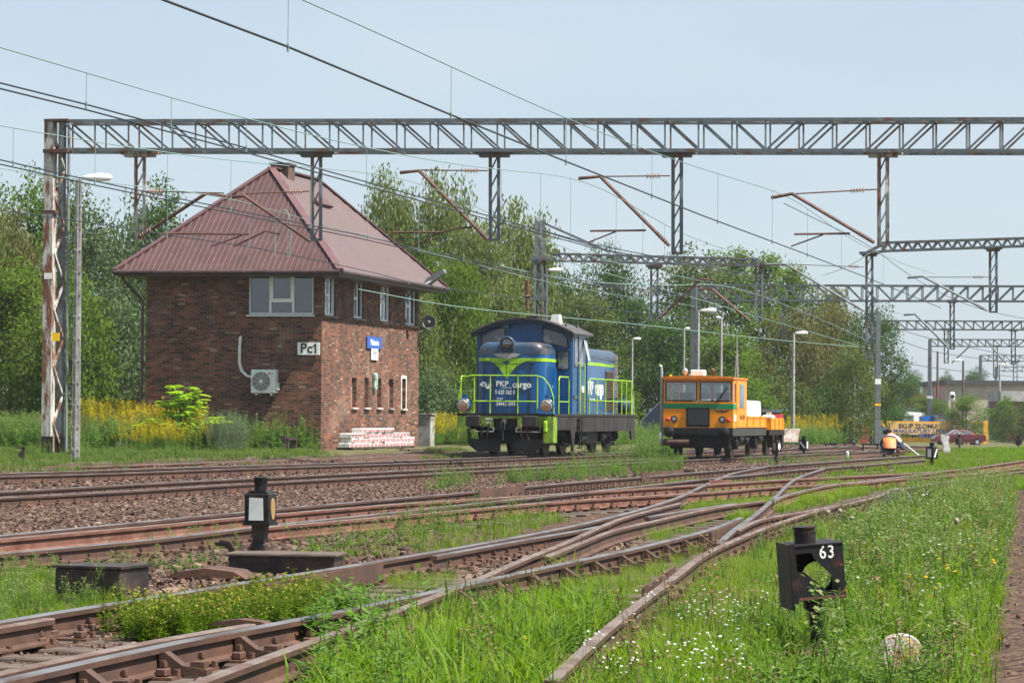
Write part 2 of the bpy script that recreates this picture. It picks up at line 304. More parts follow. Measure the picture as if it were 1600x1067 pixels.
# ---------------------------------------------------------------- tracks, traced on the rail-head plane
TR = {
 'T1n': [(-150, 748.5), (0, 743), (160, 739), (400, 730.5), (640, 723), (829, 715.5), (1040, 707.2), (1270, 698.5), (1460, 692.5)],
 'T0n': [(120, 728.5), (270, 724), (400, 719), (520, 716), (640, 711), (740, 706)],
 'T2n': [(-150, 784), (0, 776.6), (160, 768.4), (400, 754), (640, 741), (880, 728.2), (1030, 720.3), (1120, 716.0), (1210, 711.7), (1340, 706), (1480, 699.5)],
 'T3f': [(-120, 848), (0, 835.7), (240, 812.5), (415, 795.7), (640, 776), (745, 767), (880, 754), (1000, 744.5), (1070, 738.5), (1120, 734.7), (1175, 729.7), (1340, 717.6), (1450, 710)],
 'T3n': [(-120, 876), (0, 863.5), (240, 841.7), (415, 820.5), (640, 797), (760, 783.5), (880, 772), (930, 766), (1007, 758), (1100, 747.7), (1181, 740), (1240, 733.5), (1340, 726.7), (1450, 717)],
 'T4f': [(-20, 843), (240, 820), (415, 803.5), (640, 785), (760, 778), (880, 770.0), (970, 764.5), (1096, 756.5), (1240, 747.7), (1340, 743), (1470, 735.5), (1528, 729), (1600, 719), (1650, 712)],
 'T4n': [(415, 822.5), (640, 803), (880, 782), (976, 776.0), (1120, 767.5), (1205, 760), (1340, 753.7), (1397, 748), (1502, 741), (1584, 732), (1650, 723)],
 'T5f': [(-160, 998), (0, 969), (75, 957), (180, 941), (300, 922), (385, 908), (490, 892), (595, 875), (702, 857), (765, 846), (880, 824), (925, 814), (1000, 795.5), (1060, 776), (1090, 762), (1120, 748.5), (1150, 737.5), (1200, 728)],
 'T5n': [(-160, 1096), (0, 1063), (105, 1038.5), (240, 1008), (390, 980), (502, 960), (640, 931), (787, 899), (900, 875), (970, 861), (1037, 845), (1105, 828), (1157, 808)],
 'T9n': [(1122, 848), (1147, 826), (1176, 806), (1194, 791), (1215, 772), (1235, 752.5), (1255, 742), (1290, 730.5)],
 'T6j': [(852, 868), (880, 857), (925, 839), (959, 826), (1015, 814), (1071, 801), (1127, 790), (1193, 781.5)],
 'T5b': [(677, 867), (765, 851), (840, 838), (900, 828), (950, 818)],
 'T6k': [(1010, 806), (1060, 798), (1105, 791), (1150, 785)],
 'T6f': [(200, 1105), (315, 1060), (465, 1007), (597, 960), (742, 905), (810, 875), (880, 848), (920, 830), (961, 812), (1005, 799), (1062, 785)],
 'T6n': [(860, 1062), (943, 985), (1004, 937), (1060, 895), (1105, 862), (1167, 835), (1220, 815), (1292, 793), (1340, 783), (1387, 770), (1421, 761), (1493, 750), (1560, 741), (1640, 730)],
 'T7n': [(1150, 827), (1179, 813), (1205, 806), (1257, 798), (1292, 791)],
 'T8n': [(1206, 782), (1223, 774), (1250, 767), (1295, 757), (1340, 752.0), (1397, 745), (1470, 736.5)],
}
def smooth_line(pts, step=0.35):
    """even-step Catmull-Rom through world points, lightly smoothed"""
    p = [Vector(q) for q in pts]; p = [p[0]*2-p[1]]+p+[p[-1]*2-p[-2]]; out = []
    for i in range(1, len(p)-2):
        n = max(2, int((p[i+1]-p[i]).length/step))
        for k in range(n):
            t = k/n; out.append(0.5*((2*p[i])+(p[i+1]-p[i-1])*t+(2*p[i-1]-5*p[i]+4*p[i+1]-p[i+2])*t*t+(3*p[i]-p[i-1]-3*p[i+1]+p[i+2])*t**3))
    out.append(p[-2]); a = np.array([tuple(v) for v in out])
    for _ in range(10): a[1:-1] = (a[:-2]+2*a[1:-1]+a[2:])/4
    return a
RH = 0.15
LINES = {k: smooth_line([G(x, y, RH) for x, y in v]) for k, v in TR.items()}
def offset_line(a, d):
    t = np.gradient(a, axis=0); t /= np.linalg.norm(t, axis=1)[:, None]; n = np.stack([-t[:, 1], t[:, 0], 0*t[:, 0]], 1); return a + n*d
LINES['T1f'] = offset_line(LINES['T1n'], 1.5); LINES['T2f'] = offset_line(LINES['T2n'], 1.5)
def line_at(name, y):
    a = LINES[name]; return np.interp(y, a[:, 1], a[:, 0])
def line_angle(name, y):
    a = LINES[name]; i = np.searchsorted(a[:, 1], y); i = min(max(i, 8), len(a)-9); d = a[i+8]-a[i-8]; return math.degrees(math.atan2(d[0], d[1]))
def gz(x, y):
    """height of the ground"""
    x = np.asarray(x, float); y = np.asarray(y, float)
    left = line_at('T1f', np.clip(y, 50, 150)) + np.clip(y-150, 0, None)*0.3 - x
    t = np.clip((left-0.8)/2.6, 0, 1); z = 0.2*t*t*(3-2*t)
    u = np.clip((y-120)/140, 0, 1); z = z*(1-u) - 0.72*u*u*(3-2*u)
    z = z + 0.02*np.sin(x*1.7+y*0.6)*np.cos(y*0.9-x*0.4) - 0.055
    z = z + 0.018*np.sin(x*4.1+1.3*np.sin(y*2.1))
    r = np.clip((x - (y*0.10-0.2))/2.5, 0, 1)*np.clip((42-y)/12, 0, 1); z = z + 0.05*r
    return z
def build_ground():
    ys = np.concatenate([np.arange(2, 60, 0.25), np.arange(60, 140, 0.8), np.geomspace(140, 5000, 60)])
    a = np.linspace(-1, 1, 161); xs = np.sinh(a*6.2)/np.sinh(6.2)*2500; xs = np.unique(np.concatenate([xs, np.arange(-14, 14, 0.3)]))
    X, Y = np.meshgrid(xs, ys); Z = gz(X, Y)
    V = np.stack([X, Y, Z], -1).reshape(-1, 3); nx = len(xs); ny = len(ys)
    i, j = np.meshgrid(np.arange(nx-1), np.arange(ny-1)); b = (j*nx+i).ravel()
    Fq = np.stack([b, b+1, b+nx+1, b+nx], 1)
    # gravel weight by distance to the track centre lines
    d = np.full(len(V), 99.0)
    for k in LINES:
        L = LINES[k][::4]
        m = (V[:, 1] < 170) & (abs(V[:, 0]) < 45)
        idx = np.where(m)[0]
        for c in range(0, len(idx), 4000):
            q = V[idx[c:c+4000]]; dd = np.sqrt(((q[:, None, :2]-L[None, :, :2])**2).sum(-1)).min(1); d[idx[c:c+4000]] = np.minimum(d[idx[c:c+4000]], dd)
    grav = np.clip((2.6-d)/1.4, 0, 1)
    pth = np.array([tuple(G(x, y, 0)[:2]) for x, y in ((1640, 1120), (1592, 1060), (1588, 950), (1596, 860), (1612, 790), (1640, 750), (1690, 720))])
    px_ = np.interp(V[:, 1], pth[:, 1], pth[:, 0]); grav = np.maximum(grav, np.where(V[:, 1] < 90, np.clip((.75-abs(V[:, 0]-px_))/.3, 0, 1), 0))
    m, t, o = _nt('ground_soil_and_ballast'); L_ = t.links.new
    b_ = _n(t, 'ShaderNodeBsdfPrincipled'); b_.inputs['Roughness'].default_value = 0.95; b_.inputs['Specular IOR Level'].default_value = 0.15; L_(b_.outputs[0], o.inputs[0])
    at = _n(t, 'ShaderNodeAttribute'); at.attribute_name = 'gravel'; tc = _n(t, 'ShaderNodeTexCoord')
    vo = _n(t, 'ShaderNodeTexVoronoi'); vo.inputs['Scale'].default_value = 17; L_(tc.outputs['Object'], vo.inputs['Vector'])
    cr = _n(t, 'ShaderNodeValToRGB'); e = cr.color_ramp.elements; e[0].color = c4((0.035, 0.022, 0.017)); e[1].color = c4((0.13, 0.078, 0.056)); e.new(0.5).color = c4((0.07, 0.043, 0.032))
    sx = _n(t, 'ShaderNodeSeparateXYZ'); L_(vo.outputs['Color'], sx.inputs[0]); L_(sx.outputs[0], cr.inputs[0])
    nz = _n(t, 'ShaderNodeTexNoise'); nz.inputs['Scale'].default_value = 0.7; nz.inputs['Detail'].default_value = 8; L_(tc.outputs['Object'], nz.inputs['Vector'])
    c2 = _n(t, 'ShaderNodeValToRGB'); e = c2.color_ramp.elements; e[0].position = 0.35; e[0].color = c4((0.07, 0.085, 0.03)); e[1].position = 0.65; e[1].color = c4((0.12, 0.10, 0.05)); L_(nz.outputs[0], c2.inputs[0])
    n2 = _n(t, 'ShaderNodeTexNoise'); n2.inputs['Scale'].default_value = 2.5; n2.inputs['Detail'].default_value = 6; L_(tc.outputs['Object'], n2.inputs['Vector'])
    ma = _n(t, 'ShaderNodeMath', operation='MULTIPLY_ADD'); L_(n2.outputs[0], ma.inputs[0]); ma.inputs[1].default_value = 0.9; L_(at.outputs['Fac'], ma.inputs[2])
    mr = _n(t, 'ShaderNodeMapRange'); mr.inputs[1].default_value = 0.75; mr.inputs[2].default_value = 1.0; L_(ma.outputs[0], mr.inputs[0])
    mx = _n(t, 'ShaderNodeMix', data_type='RGBA'); L_(mr.outputs[0], mx.inputs[0]); L_(c2.outputs[0], mx.inputs[6]); L_(cr.outputs[0], mx.inputs[7]); L_(mx.outputs[2], b_.inputs['Base Color'])
    bp = _n(t, 'ShaderNodeBump'); bp.inputs['Strength'].default_value = 0.9; bp.inputs['Distance'].default_value = 0.04; L_(vo.outputs['Distance'], bp.inputs['Height']); bp.invert = True; L_(bp.outputs[0], b_.inputs['Normal'])
    g = rawmesh('ground', V, Fq, np.zeros(len(Fq)), [m], True)
    a_ = g.data.attributes.new('gravel', 'FLOAT', 'POINT'); a_.data.foreach_set('value', grav.astype(np.float32)); tag(g, kind='structure'); return g
build_ground()
# ---------------------------------------------------------------- rails
PROF = [(-0.062, 0.0), (0.062, 0.0), (0.062, 0.012), (0.012, 0.026), (0.009, 0.104), (0.033, 0.112), (0.035, 0.142), (0.028, RH), (-0.028, RH), (-0.035, 0.142), (-0.033, 0.112), (-0.009, 0.104), (-0.012, 0.026), (-0.062, 0.012)]
def rail(a, mats, parent, name='rail', prof=PROF, top=7, zoff=0.0):
    a = a[::3] if len(a) > 30 else a
    t = np.gradient(a, axis=0); t[:, 2] = 0; t /= np.linalg.norm(t, axis=1)[:, None]; n = np.stack([t[:, 1], -t[:, 0]], 1)
    zg = np.where(a[:, 1] > 118, gz(a[:, 0], a[:, 1])+0.03, 0.0) + zoff
    k = len(prof); V = np.zeros((len(a), k, 3))
    for i, (u, h) in enumerate(prof): V[:, i, 0] = a[:, 0]+n[:, 0]*u; V[:, i, 1] = a[:, 1]+n[:, 1]*u; V[:, i, 2] = zg+h
    fs = []; mi = []
    for s_ in range(len(a)-1):
        for i in range(k): j = (i+1) % k; fs.append((s_*k+i, s_*k+j, (s_+1)*k+j, (s_+1)*k+i)); mi.append(1 if i in (top-1, top, top+1) else 0)
    fs += [tuple(range(k)), tuple(range((len(a)-1)*k, len(a)*k))]; mi += [0, 0]
    me = bpy.data.meshes.new(name); me.from_pydata(V.reshape(-1, 3).tolist(), [], fs)
    for m in mats: me.materials.append(m)
    me.polygons.foreach_set('material_index', mi); bm = bmesh.new(); bm.from_mesh(me); bmesh.ops.recalc_face_normals(bm, faces=bm.faces); bm.to_mesh(me); bm.free()
    o = bpy.data.objects.new(name, me); COL.objects.link(o); o.parent = parent; return o
def sleeper_mesh():
    m = MB(); m.box(-1.3, 1.3, -0.13, 0.13, -0.16, -0.018, bev=0.012); return m
def clamps(m, x, s=1.0):
    m.box(x-0.17, x+0.17, -0.085, 0.085, -0.02, -0.001)
    for sx in (-1, 1):
        m.box(x+sx*0.095-0.03, x+sx*0.095+0.03, -0.045, 0.045, 0.0, 0.045, bev=0.008)
        m.lathe([(0.017, 0), (0.017, 0.04)], (x+sx*0.095, 0, 0.045), n=6); m.lathe([(0.024, 0), (0.024, 0.022)], (x+sx*0.095, 0, 0.052), n=6)
        m.lathe([(0.02, 0), (0.02, 0.035)], (x+sx*0.155, 0.05, 0.0), n=6)
_sl = None; _br = None
def track(label, far, near, group, mats=(RUST, RTOP), y0=10, y1=120, step=0.62, extra=(), brace=False):
    global _sl
    t = empty('railway_track', (0, 0, 0), label, 'railway track', group)
    if far: rail(LINES[far], mats, t)
    rail(LINES[near], mats, t)
    for e in extra: rail(e, (mats[0], RTOP2), t, 'switch_blade')
    nl = LINES[near]; seg = np.linalg.norm(np.diff(nl[:, :2], axis=0), axis=1); s_ = np.concatenate([[0], np.cumsum(seg)]); cnt = 0
    for d in np.arange(0.2, s_[-1], step):
        x, y = np.interp(d, s_, nl[:, 0]), np.interp(d, s_, nl[:, 1])
        if y < y0 or y > y1: continue
        px, py = proj((x, y, 0.0))
        if px < -90 or px > 1640 or py > 1110: continue
        cnt += 1
        if cnt > 100: break
        i = np.searchsorted(s_, d); i = min(max(i, 4), len(nl)-5); tv = nl[i+4]-nl[i-4]; a = math.degrees(math.atan2(tv[0], tv[1]))
        if _sl is None:
            so_ = sleeper_mesh().build('sleeper', WOODS); m = MB(); clamps(m, 0.75); fo = m.build('rail_fastening', RUST, so_); fp = fo.copy(); COL.objects.link(fp); fp.location.x = -1.5; _sl = (so_, fo, fp); s0, f0 = so_, fo
        else:
            s0 = _sl[0].copy(); COL.objects.link(s0); f0 = _sl[1].copy(); COL.objects.link(f0); f0.parent = s0
            if far: f1 = _sl[2].copy(); COL.objects.link(f1); f1.parent = s0
        if brace and cnt % 2 == 0:
            global _br
            if _br is None: b_ = MB(); b_.prism([(.05, 0), (.3, 0), (.3, .03), (.16, .05), (.06, .12), (.03, .115), (.03, .02)], -.045, .045, 'Y'); b_.box(.2, .28, -.03, .03, .03, .07); _br = b_.build('rail_brace', RUST); bb = _br
            else: bb = _br.copy(); COL.objects.link(bb)
            bb.parent = s0; bb.location = (.75, .16, 0)
        s0.parent = t; s0.location = Vector((x, y, 0)) - rightv(a)*0.75; s0.rotation_euler = (0, 0, -R(a))
    return t
def px_line(pts): return smooth_line([G(x, y, RH) for x, y in pts])
TG = 'tracks of the station yard'; LINES['T0f'] = offset_line(LINES['T0n'], 1.5)
track('straight brown railway track nearest the brick signal box, with the blue locomotive on it', 'T1f', 'T1n', TG)
track('brown railway track under the orange motor trolley, along the brown ballast bank', 'T2f', 'T2n', TG)
track('rusty railway track behind the near black point lantern, joining the yard at the far right', 'T3f', 'T3n', TG)
track('red rusty railway track crossing from the middle to the right edge', 'T4f', 'T4n', TG, (REDRUST, RTOP2), step=0.8, y0=38)
bl = [px_line([(-60, 1063), (0, 1050.5), (105, 1026), (240, 999), (330, 984), (392, 974)]), px_line([(-100, 994), (-40, 984), (20, 976), (78, 965)])]
track('nearest curving railway track with bluish worn rails through the leafy weeds', 'T5f', 'T5n', TG, extra=bl, y1=80, brace=True)
track('overgrown grey siding between the signal box and the first straight track', 'T0f', 'T0n', TG, (REDRUST, RTOP), step=1.3)
def single(label, key, mats, blades=()):
    t = empty('railway_track', (0, 0, 0), label, 'railway track', TG); rail(LINES[key], mats, t, zoff={'T9n': -.004, 'T7n': -.007, 'T6f': -.003, 'T5b': -.005, 'T6j': -.006, 'T6k': -.008, 'T8n': -.004}[key])
    return t
single('lone rusty rail running from the bottom left into the rail crossing', 'T6f', (RUST, RTOP2))
track('brown rail curving out of the tall grass beside the leaning lantern with white 63', None, 'T6n', TG, (RUST, RTOP2), y0=16, y1=60, step=0.9)
single('steep bluish rail rising between the crossing and the far red rails', 'T9n', (RUST, RTOP))
single('short thick rail above the nearest curved track ending in the grass', 'T6j', (RUST, RTOP2))
single('second rail lying close beside the long diagonal rail in the middle', 'T5b', (RUST, RTOP))
single('short worn rail just behind the thick rail that ends in the grass', 'T6k', (RUST, RTOP))
single('short rusty rail branching off inside the crossing in front of the grass', 'T7n', (RUST, RTOP2))
single('thin red rail with a worn top joining the far crossing on the right', 'T8n', (REDRUST, RTOP))
def check(label, pts, h=0.2, off=-0.1, m=RUST):
    a = smooth_line([G(x, y, 0.17) for x, y in pts], 0.2)
    prof = [(-0.012, 0.0), (0.012, 0.0), (0.014, h), (-0.010, h)]
    o = rail(a, (m, m), None, 'check_rail', prof, 2); tag(o, label, 'check rail', 'check rails and guard plates beside the rails'); return o
check('long brown steel guard plate beside the near bluish rail right of the black cover', [(412, 913), (500, 896), (597, 877)], 0.17)
check('brown guard plate standing at the far rail below the signal box side', [(748, 767.5), (780, 764.5), (819, 760)], 0.2)
check('brown guard plate beside the rail below the weeds before the orange trolley', [(1002, 743), (1035, 740), (1067, 737)], 0.22)
check('short red brown guard plate in the grass right of the rail crossing centre', [(1107, 752.5), (1125, 752), (1143, 751.5)], 0.2, m=REDRUST)
check('slanting brown guard plate in the grass left of the nearest curved rail', [(1005, 912), (1030, 897), (1053, 880)], 0.15)
check('brown guard plate ending at the crossing above the near rails', [(1110, 829), (1135, 820), (1158, 811)], 0.16)
# ---------------------------------------------------------------- the brick signal box
BRICK = brickmat('old_dark_brick', (0.175, 0.068, 0.04), (0.11, 0.05, 0.033), (0.17, 0.14, 0.115))
TIN = mat('maroon_roof_sheet', (0.072, 0.034, 0.032), 0.42, 0.0, c2=(0.055, 0.027, 0.025), ns=0.8, lo=0.4, hi=0.7, c3=(.12, .075, .065), ns3=5, lo3=.6, hi3=.75, var=0.09, spec=0.45)
TIN2 = mat('maroon_roof_capping', (0.115, 0.05, 0.055), 0.5, 0.0, c2=(0.08, 0.04, 0.04), ns=3, var=0.1)
GUT = mat('brown_gutter_paint', (0.05, 0.03, 0.03), 0.4, c2=(0.09, 0.05, 0.05), ns=3)
PVC = mat('white_window_frame', (0.78, 0.8, 0.8), 0.4, var=0.03)
OLDW = mat('old_white_paint', (0.62, 0.6, 0.55), 0.6, c2=(0.4, 0.37, 0.32), ns=9)
SILL = mat('stone_sill', (0.3, 0.28, 0.26), 0.8, c2=(0.15, 0.13, 0.12), ns=9)
ROOMD = mat('dim_room_interior', (0.12, 0.12, 0.12), 0.9, var=0.1)
WGL = glassmat('window_glass', (0.3, 0.36, 0.4), 0.10)
WGL2 = glassmat('side_window_glass', (0.5, 0.56, 0.55), 0.12)
BO = CP.copy(); BO = P(501, 700, 105.0); BO.z = 0.2
BA = 12.8; BM = frame(BO, BA); BMI = BM.inverted(); BW, BL, BH = 6.2, 13.0, 5.95
def on_front(px, py): q = BMI @ PL(px, py, BO, dirv(BA)); return q.x, q.z
def on_side(px, py): q = BMI @ PL(px, py, BO, rightv(BA)); return q.y, q.z
def wall_grid(m, u0, u1, z0, z1, holes, put, inset, n_in):
    us = sorted(set([u0, u1]+[h[0] for h in holes]+[h[1] for h in holes])); zs = sorted(set([z0, z1]+[h[2] for h in holes]+[h[3] for h in holes]))
    for a, b in zip(us[:-1], us[1:]):
        for c, d in zip(zs[:-1], zs[1:]):
            um, zm = (a+b)/2, (c+d)/2
            if any(h[0] < um < h[1] and h[2] < zm < h[3] for h in holes): continue
            m.add([put(a, c, 0), put(b, c, 0), put(b, d, 0), put(a, d, 0)], [(0, 1, 2, 3)])
    for a, b, c, d in holes:
        q = [(a, c), (b, c), (b, d), (a, d)]
        for i in range(4):
            p, r = q[i], q[(i+1) % 4]; m.add([put(*p, 0), put(*r, 0), put(*r, inset), put(*p, inset)], [(0, 1, 2, 3)])
bx = empty('brick_signal_box', BM, 'two storey dark red brick signal box with a maroon sheet metal hipped roof', 'building')
fw = [on_front(388.5, 491), on_front(490, 428)]; FWIN = (fw[0][0], fw[1][0], fw[0][1], fw[1][1])
pf = lambda u, z, d: (u, d, z)
ps_ = lambda u, z, d: (-d, u, z)
UP = [(508, 525, 429.5, 493), (553, 568.5, 435.6, 497.4), (594.5, 610, 442.5, 502.3), (633.5, 651, 449, 508)]
LO = [(549.5, 556.8, 590, 636), (569.3, 576, 590, 636), (588.6, 595.5, 591.5, 636.3), (607.5, 614.5, 592, 637), (627.5, 633.5, 592, 638)]
def sbox(x0, x1, y0, y1): a = on_side((x0), (y0+y1)/2); b = on_side(x1, (y0+y1)/2); return (a[0], b[0], on_side((x0+x1)/2, y1)[1], on_side((x0+x1)/2, y0)[1])
UPB = [sbox(*u) for u in UP]; LOB = [sbox(*u) for u in LO]
m = MB(); wall_grid(m, -BW, 0, -0.6, BH, [FWIN], pf, 0.14, 0); wall_grid(m, 0, BL, -0.6, BH, UPB+LOB, ps_, 0.26, 0)
m.add([(-BW, 0, -0.6), (-BW, BL, -0.6), (-BW, BL, BH), (-BW, 0, BH), (0, BL, -0.6), (0, BL, BH)], [(0, 1, 2, 3), (1, 4, 5, 2)])
m.build('wall', BRICK, bx)
m = MB(); m.box(-BW+0.3, -0.3, 0.3, BL-0.3, 3.35, 3.42); m.box(-BW+0.3, -0.3, 0.3, BL-0.3, 5.85, 5.92); m.box(-BW+0.3, -BW+0.32, 0.3, BL-0.3, 3.42, 5.85)
m.box(-0.9, -0.86, 0.5, BL-0.4, 0.2, 3.3); m.build('room_interior', ROOMD, bx)
def window(u0, u1, z0, z1, put, inset, parts, glass=WGL, fm=PVC, fr=0.06, sill=True, sillmat=SILL, so=0.06):
    m = MB()
    def fb(a, b, c, d, k0=0.0, k1=0.06):
        vs = [put(a, c, inset-k1), put(b, c, inset-k1), put(b, d, inset-k1), put(a, d, inset-k1), put(a, c, inset-k0), put(b, c, inset-k0), put(b, d, inset-k0), put(a, d, inset-k0)]
        m.add(vs, [(0, 1, 2, 3), (7, 6, 5, 4), (0, 4, 5, 1), (1, 5, 6, 2), (2, 6, 7, 3), (3, 7, 4, 0)])
    fb(u0, u0+fr, z0, z1); fb(u1-fr, u1, z0, z1); fb(u0+fr, u1-fr, z0, z0+fr); fb(u0+fr, u1-fr, z1-fr, z1)
    for p in parts: fb(*p)
    w_ = m.build('window', fm, bx)
    g = MB(); g.add([put(u0+fr, z0+fr, inset-0.02), put(u1-fr, z0+fr, inset-0.02), put(u1-fr, z1-fr, inset-0.02), put(u0+fr, z1-fr, inset-0.02)], [(0, 1, 2, 3)])
    g.build('pane', glass, w_)
    if sill:
        s_ = MB(); vs = [put(u0-so, z0-0.07, 0.1), put(u1+so, z0-0.07, 0.1), put(u1+so, z0-0.01, 0.1), put(u0-so, z0-0.01, 0.1), put(u0-so, z0-0.07, -0.09), put(u1+so, z0-0.07, -0.09), put(u1+so, z0-0.03, -0.09), put(u0-so, z0-0.03, -0.09)]
        s_.add(vs, [(0, 1, 2, 3), (7, 6, 5, 4), (0, 4, 5, 1), (1, 5, 6, 2), (2, 6, 7, 3), (3, 7, 4, 0)]); s_.build('sill', sillmat, w_)
    return w_
u0, u1, z0, z1 = FWIN; du = u1-u0; dz = z1-z0
a, b, c = u0+du*0.315, u0+du*0.70, z0+dz*0.30
wf = window(u0, u1, z0, z1, pf, 0.1, [(a, a+0.07, z0+.06, z1-.06), (b-0.07, b, z0+.06, z1-.06), (a+.07, b-.07, c, c+0.07), (a+.07, a+.13, c+.07, z1-.06), (b-.13, b-.07, c+.07, z1-.06), (a+.13, b-.13, c+.07, c+.12), (a+.13, b-.13, z1-.12, z1-.06)], fr=0.045, sillmat=PVC)
wf['label'] = 'wide triple front window'
for i, (u0, u1, z0, z1) in enumerate(UPB):
    um = u0+(u1-u0)*0.52; zm = z0+(z1-z0)*0.5
    window(u0, u1, z0, z1, ps_, 0.13, [(um-0.05, um+0.05, z0+.06, z1-.06), (u0+.06, um-.05, zm-.05, zm+.05)], glass=WGL2, fr=0.07)
for i, (u0, u1, z0, z1) in enumerate(LOB):
    window(u0, u1, z0, z1, ps_, 0.22, [], glass=WGL2, fm=OLDW, fr=0.07, so=0.05, sillmat=OLDW if i != 3 else SILL)
m = MB(); u0, u1, z0, z1 = LOB[4]
for a, b, c, d in ((u0-.12, u0-.01, z0-.05, z1+.12), (u1+.01, u1+.12, z0-.05, z1+.12), (u0-.01, u1+.01, z1+.01, z1+.12)): m.box(0.0, 0.02, a, b, c, d)
m.build('painted_surround', OLDW, bx)
# roof: ridge from y=4.1 to y=10, eaves overhang 0.85
OV = 0.86; ex0, ex1, ey0, ey1, ez = -BW-OV, OV, -OV, BL+OV, BH-0.02
rx = (ex0+ex1)/2; r0, r1, rz = 4.1, 9.9, 9.72
A, B_, C_, D_ = Vector((ex0, ey0, ez)), Vector((ex1, ey0, ez)), Vector((ex1, ey1, ez)), Vector((ex0, ey1, ez)); R0, R1 = Vector((rx, r0, rz)), Vector((rx, r1, rz))
def ribbed(m, a, b, top0, top1, pitch=0.19, h=0.028):
    """sheet between eave a-b and top0-top1 with trapezoid ribs running up the slope"""
    e = b-a; L = e.length; e = e/L; nrm = e.cross((top0-a)).normalized()
    if nrm.z < 0: nrm = -nrm
    up = nrm.cross(e).normalized()
    if up.z < 0: up = -up
    p0, p1 = (top0-a).dot(e), (top1-a).dot(e); hh = (top0-a).dot(up)
    def hi(s):
        if s < p0: return hh*s/max(p0, 1e-6)
        if s > p1: return hh*(L-s)/max(L-p1, 1e-6)
        return hh
    prof = [(0, 0), (0.09, 0), (0.115, h), (0.155, h), (0.18, 0)]; n = int(L/pitch)+1; pts = []; h *= 1.5
    for i in range(n):
        for u, k in prof: 
            s_ = i*pitch+u
            if s_ <= L: pts.append((s_, k))
    pts.append((L, 0)); vs = []; fs = []
    for s_, k in pts:
        vs.append(tuple(a+e*s_+nrm*k)); vs.append(tuple(a+e*s_+nrm*k+up*max(0.0, hi(s_))))
    for i in range(len(pts)-1): fs.append((2*i, 2*i+2, 2*i+3, 2*i+1))
    m.add(vs, fs)
m = MB(); ribbed(m, A, B_, R0, R0, 0.2); ribbed(m, C_, D_, R1, R1, 0.2); ribbed(m, B_, C_, R0, R1, 0.3, 0.016); ribbed(m, D_, A, R1, R0, 0.3, 0.016)
m.add([A, B_, C_, D_], [(0, 1, 2, 3)]); roof = m.build('roof', TIN, bx, fix=False)
m = MB()
for p, q in ((A, R0), (B_, R0), (C_, R1), (D_, R1)): m.bar(p+Vector((0, 0, .03)), q+Vector((0, 0, .05)), 0.26, 0.05)
m.bar(R0+Vector((0, 0, .05)), R1+Vector((0, 0, .05)), 0.26, 0.06); m.build('ridge_capping', TIN2, roof)
m = MB(); m.box(rx-.3, rx+.35, r0+.9, r0+1.7, rz-.4, rz+.2); m.box(rx-.35, rx+.4, r0+.85, r0+1.75, rz+.2, rz+.27); m.build('chimney', mat('sooty_chimney_brick', (.12, .07, .055), .9, c2=(.05, .035, .03), ns=4, c3=(.3, .22, .15), ns3=9), roof)
m = MB(); q = BMI @ P(518, 305, 112)
n_ = (C_-B_).cross(R0-B_).normalized(); n_ = -n_ if n_.z < 0 else n_; upv = n_.cross((C_-B_).normalized()); upv = -upv if upv.z < 0 else upv
pr = B_ + Vector((0, 1, 0))*7.2 + upv*4.0 + n_*0.09; m.bar(pr-upv*.1-Vector((0, .9, 0)), pr-upv*.1+Vector((0, .9, 0)), 0.4, 0.1, up=n_); m.build('roof_hatch', TIN2, roof)
m = MB(); g0 = 0.07
for p, q in ((A, B_), (B_, C_), (C_, D_), (D_, A)):
    d = (q-p).normalized(); o_ = Vector((d.y, -d.x, 0))*0.05
    m.tube([p+o_-Vector((0, 0, .06)), q+o_-Vector((0, 0, .06))], 0.075, 8)
m.box(ex0+.04, ex1-.04, ey0+.04, ey1-.04, ez-0.2, ez-.05); m.build('gutter', GUT, bx)
m = MB(); m.tube([(ex0+.2, ey0+.1, ez-.1), (ex0+.25, ey0+.35, ez-.35), (-BW-.12, -.05, ez-1.0), (-BW-.12, -.05, 0.1)], 0.055, 8); m.build('downpipe', GUT, bx)
# lamp bracket, cable, electrical box on the walls
m = MB(); q0 = on_side(560, 470); y, z = on_side(620, 478)
m.tube([(0.02, y, z), (0.5, y+.5, z+.55), (1.1, y+1.3, z+1.05)], 0.04, 6); m.prism([(0.8, z+.75), (1.5, z+1.25), (1.45, z+1.4), (0.8, z+1.05)], y+1.1, y+1.5, 'Y')
o = m.build('wall_lamp', DGREY); o.matrix_world = BM; tag(o, 'grey street lamp on a bent bracket at the last upper window of the signal box', 'lamp')
def wall_sign(label, M_, w_, h_, m_plate, texts, name='sign'):
    e = empty(name, M_, label, 'sign'); m = MB(); m.box(-w_/2, w_/2, -h_/2, h_/2, 0.0, 0.03, bev=0.0); m.build('board', m_plate, e)
    for tx, sz, mm, x, y, bold, wd in texts:
        if tx == 'Pc1':
            lettering('lettering', 'Pc', sz, mm, e, Matrix.Translation((x-sz*.17*wd, y, 0.033)), bold=bold, width=wd); b_ = MB(); a_ = x+sz*.52*wd; t_ = sz*.12*wd
            b_.prism([(a_-t_/2, y-sz*.35), (a_+t_/2, y-sz*.35), (a_+t_/2, y+sz*.37), (a_-t_*.2, y+sz*.37), (a_-sz*.2*wd, y+sz*.2), (a_-sz*.2*wd, y+sz*.1), (a_-t_/2, y+sz*.18)], 0.031, 0.035, 'Z'); b_.build('numeral', mm, e)
        else: lettering('lettering', tx, sz, mm, e, Matrix.Translation((x, y, 0.033)), bold=bold, width=wd)
    return e
PAPER = mat('white_sign_board', (0.8, 0.8, 0.78), 0.5, c2=(0.66, 0.64, 0.6), ns=5, lo=0.55, hi=0.75, var=0.03)
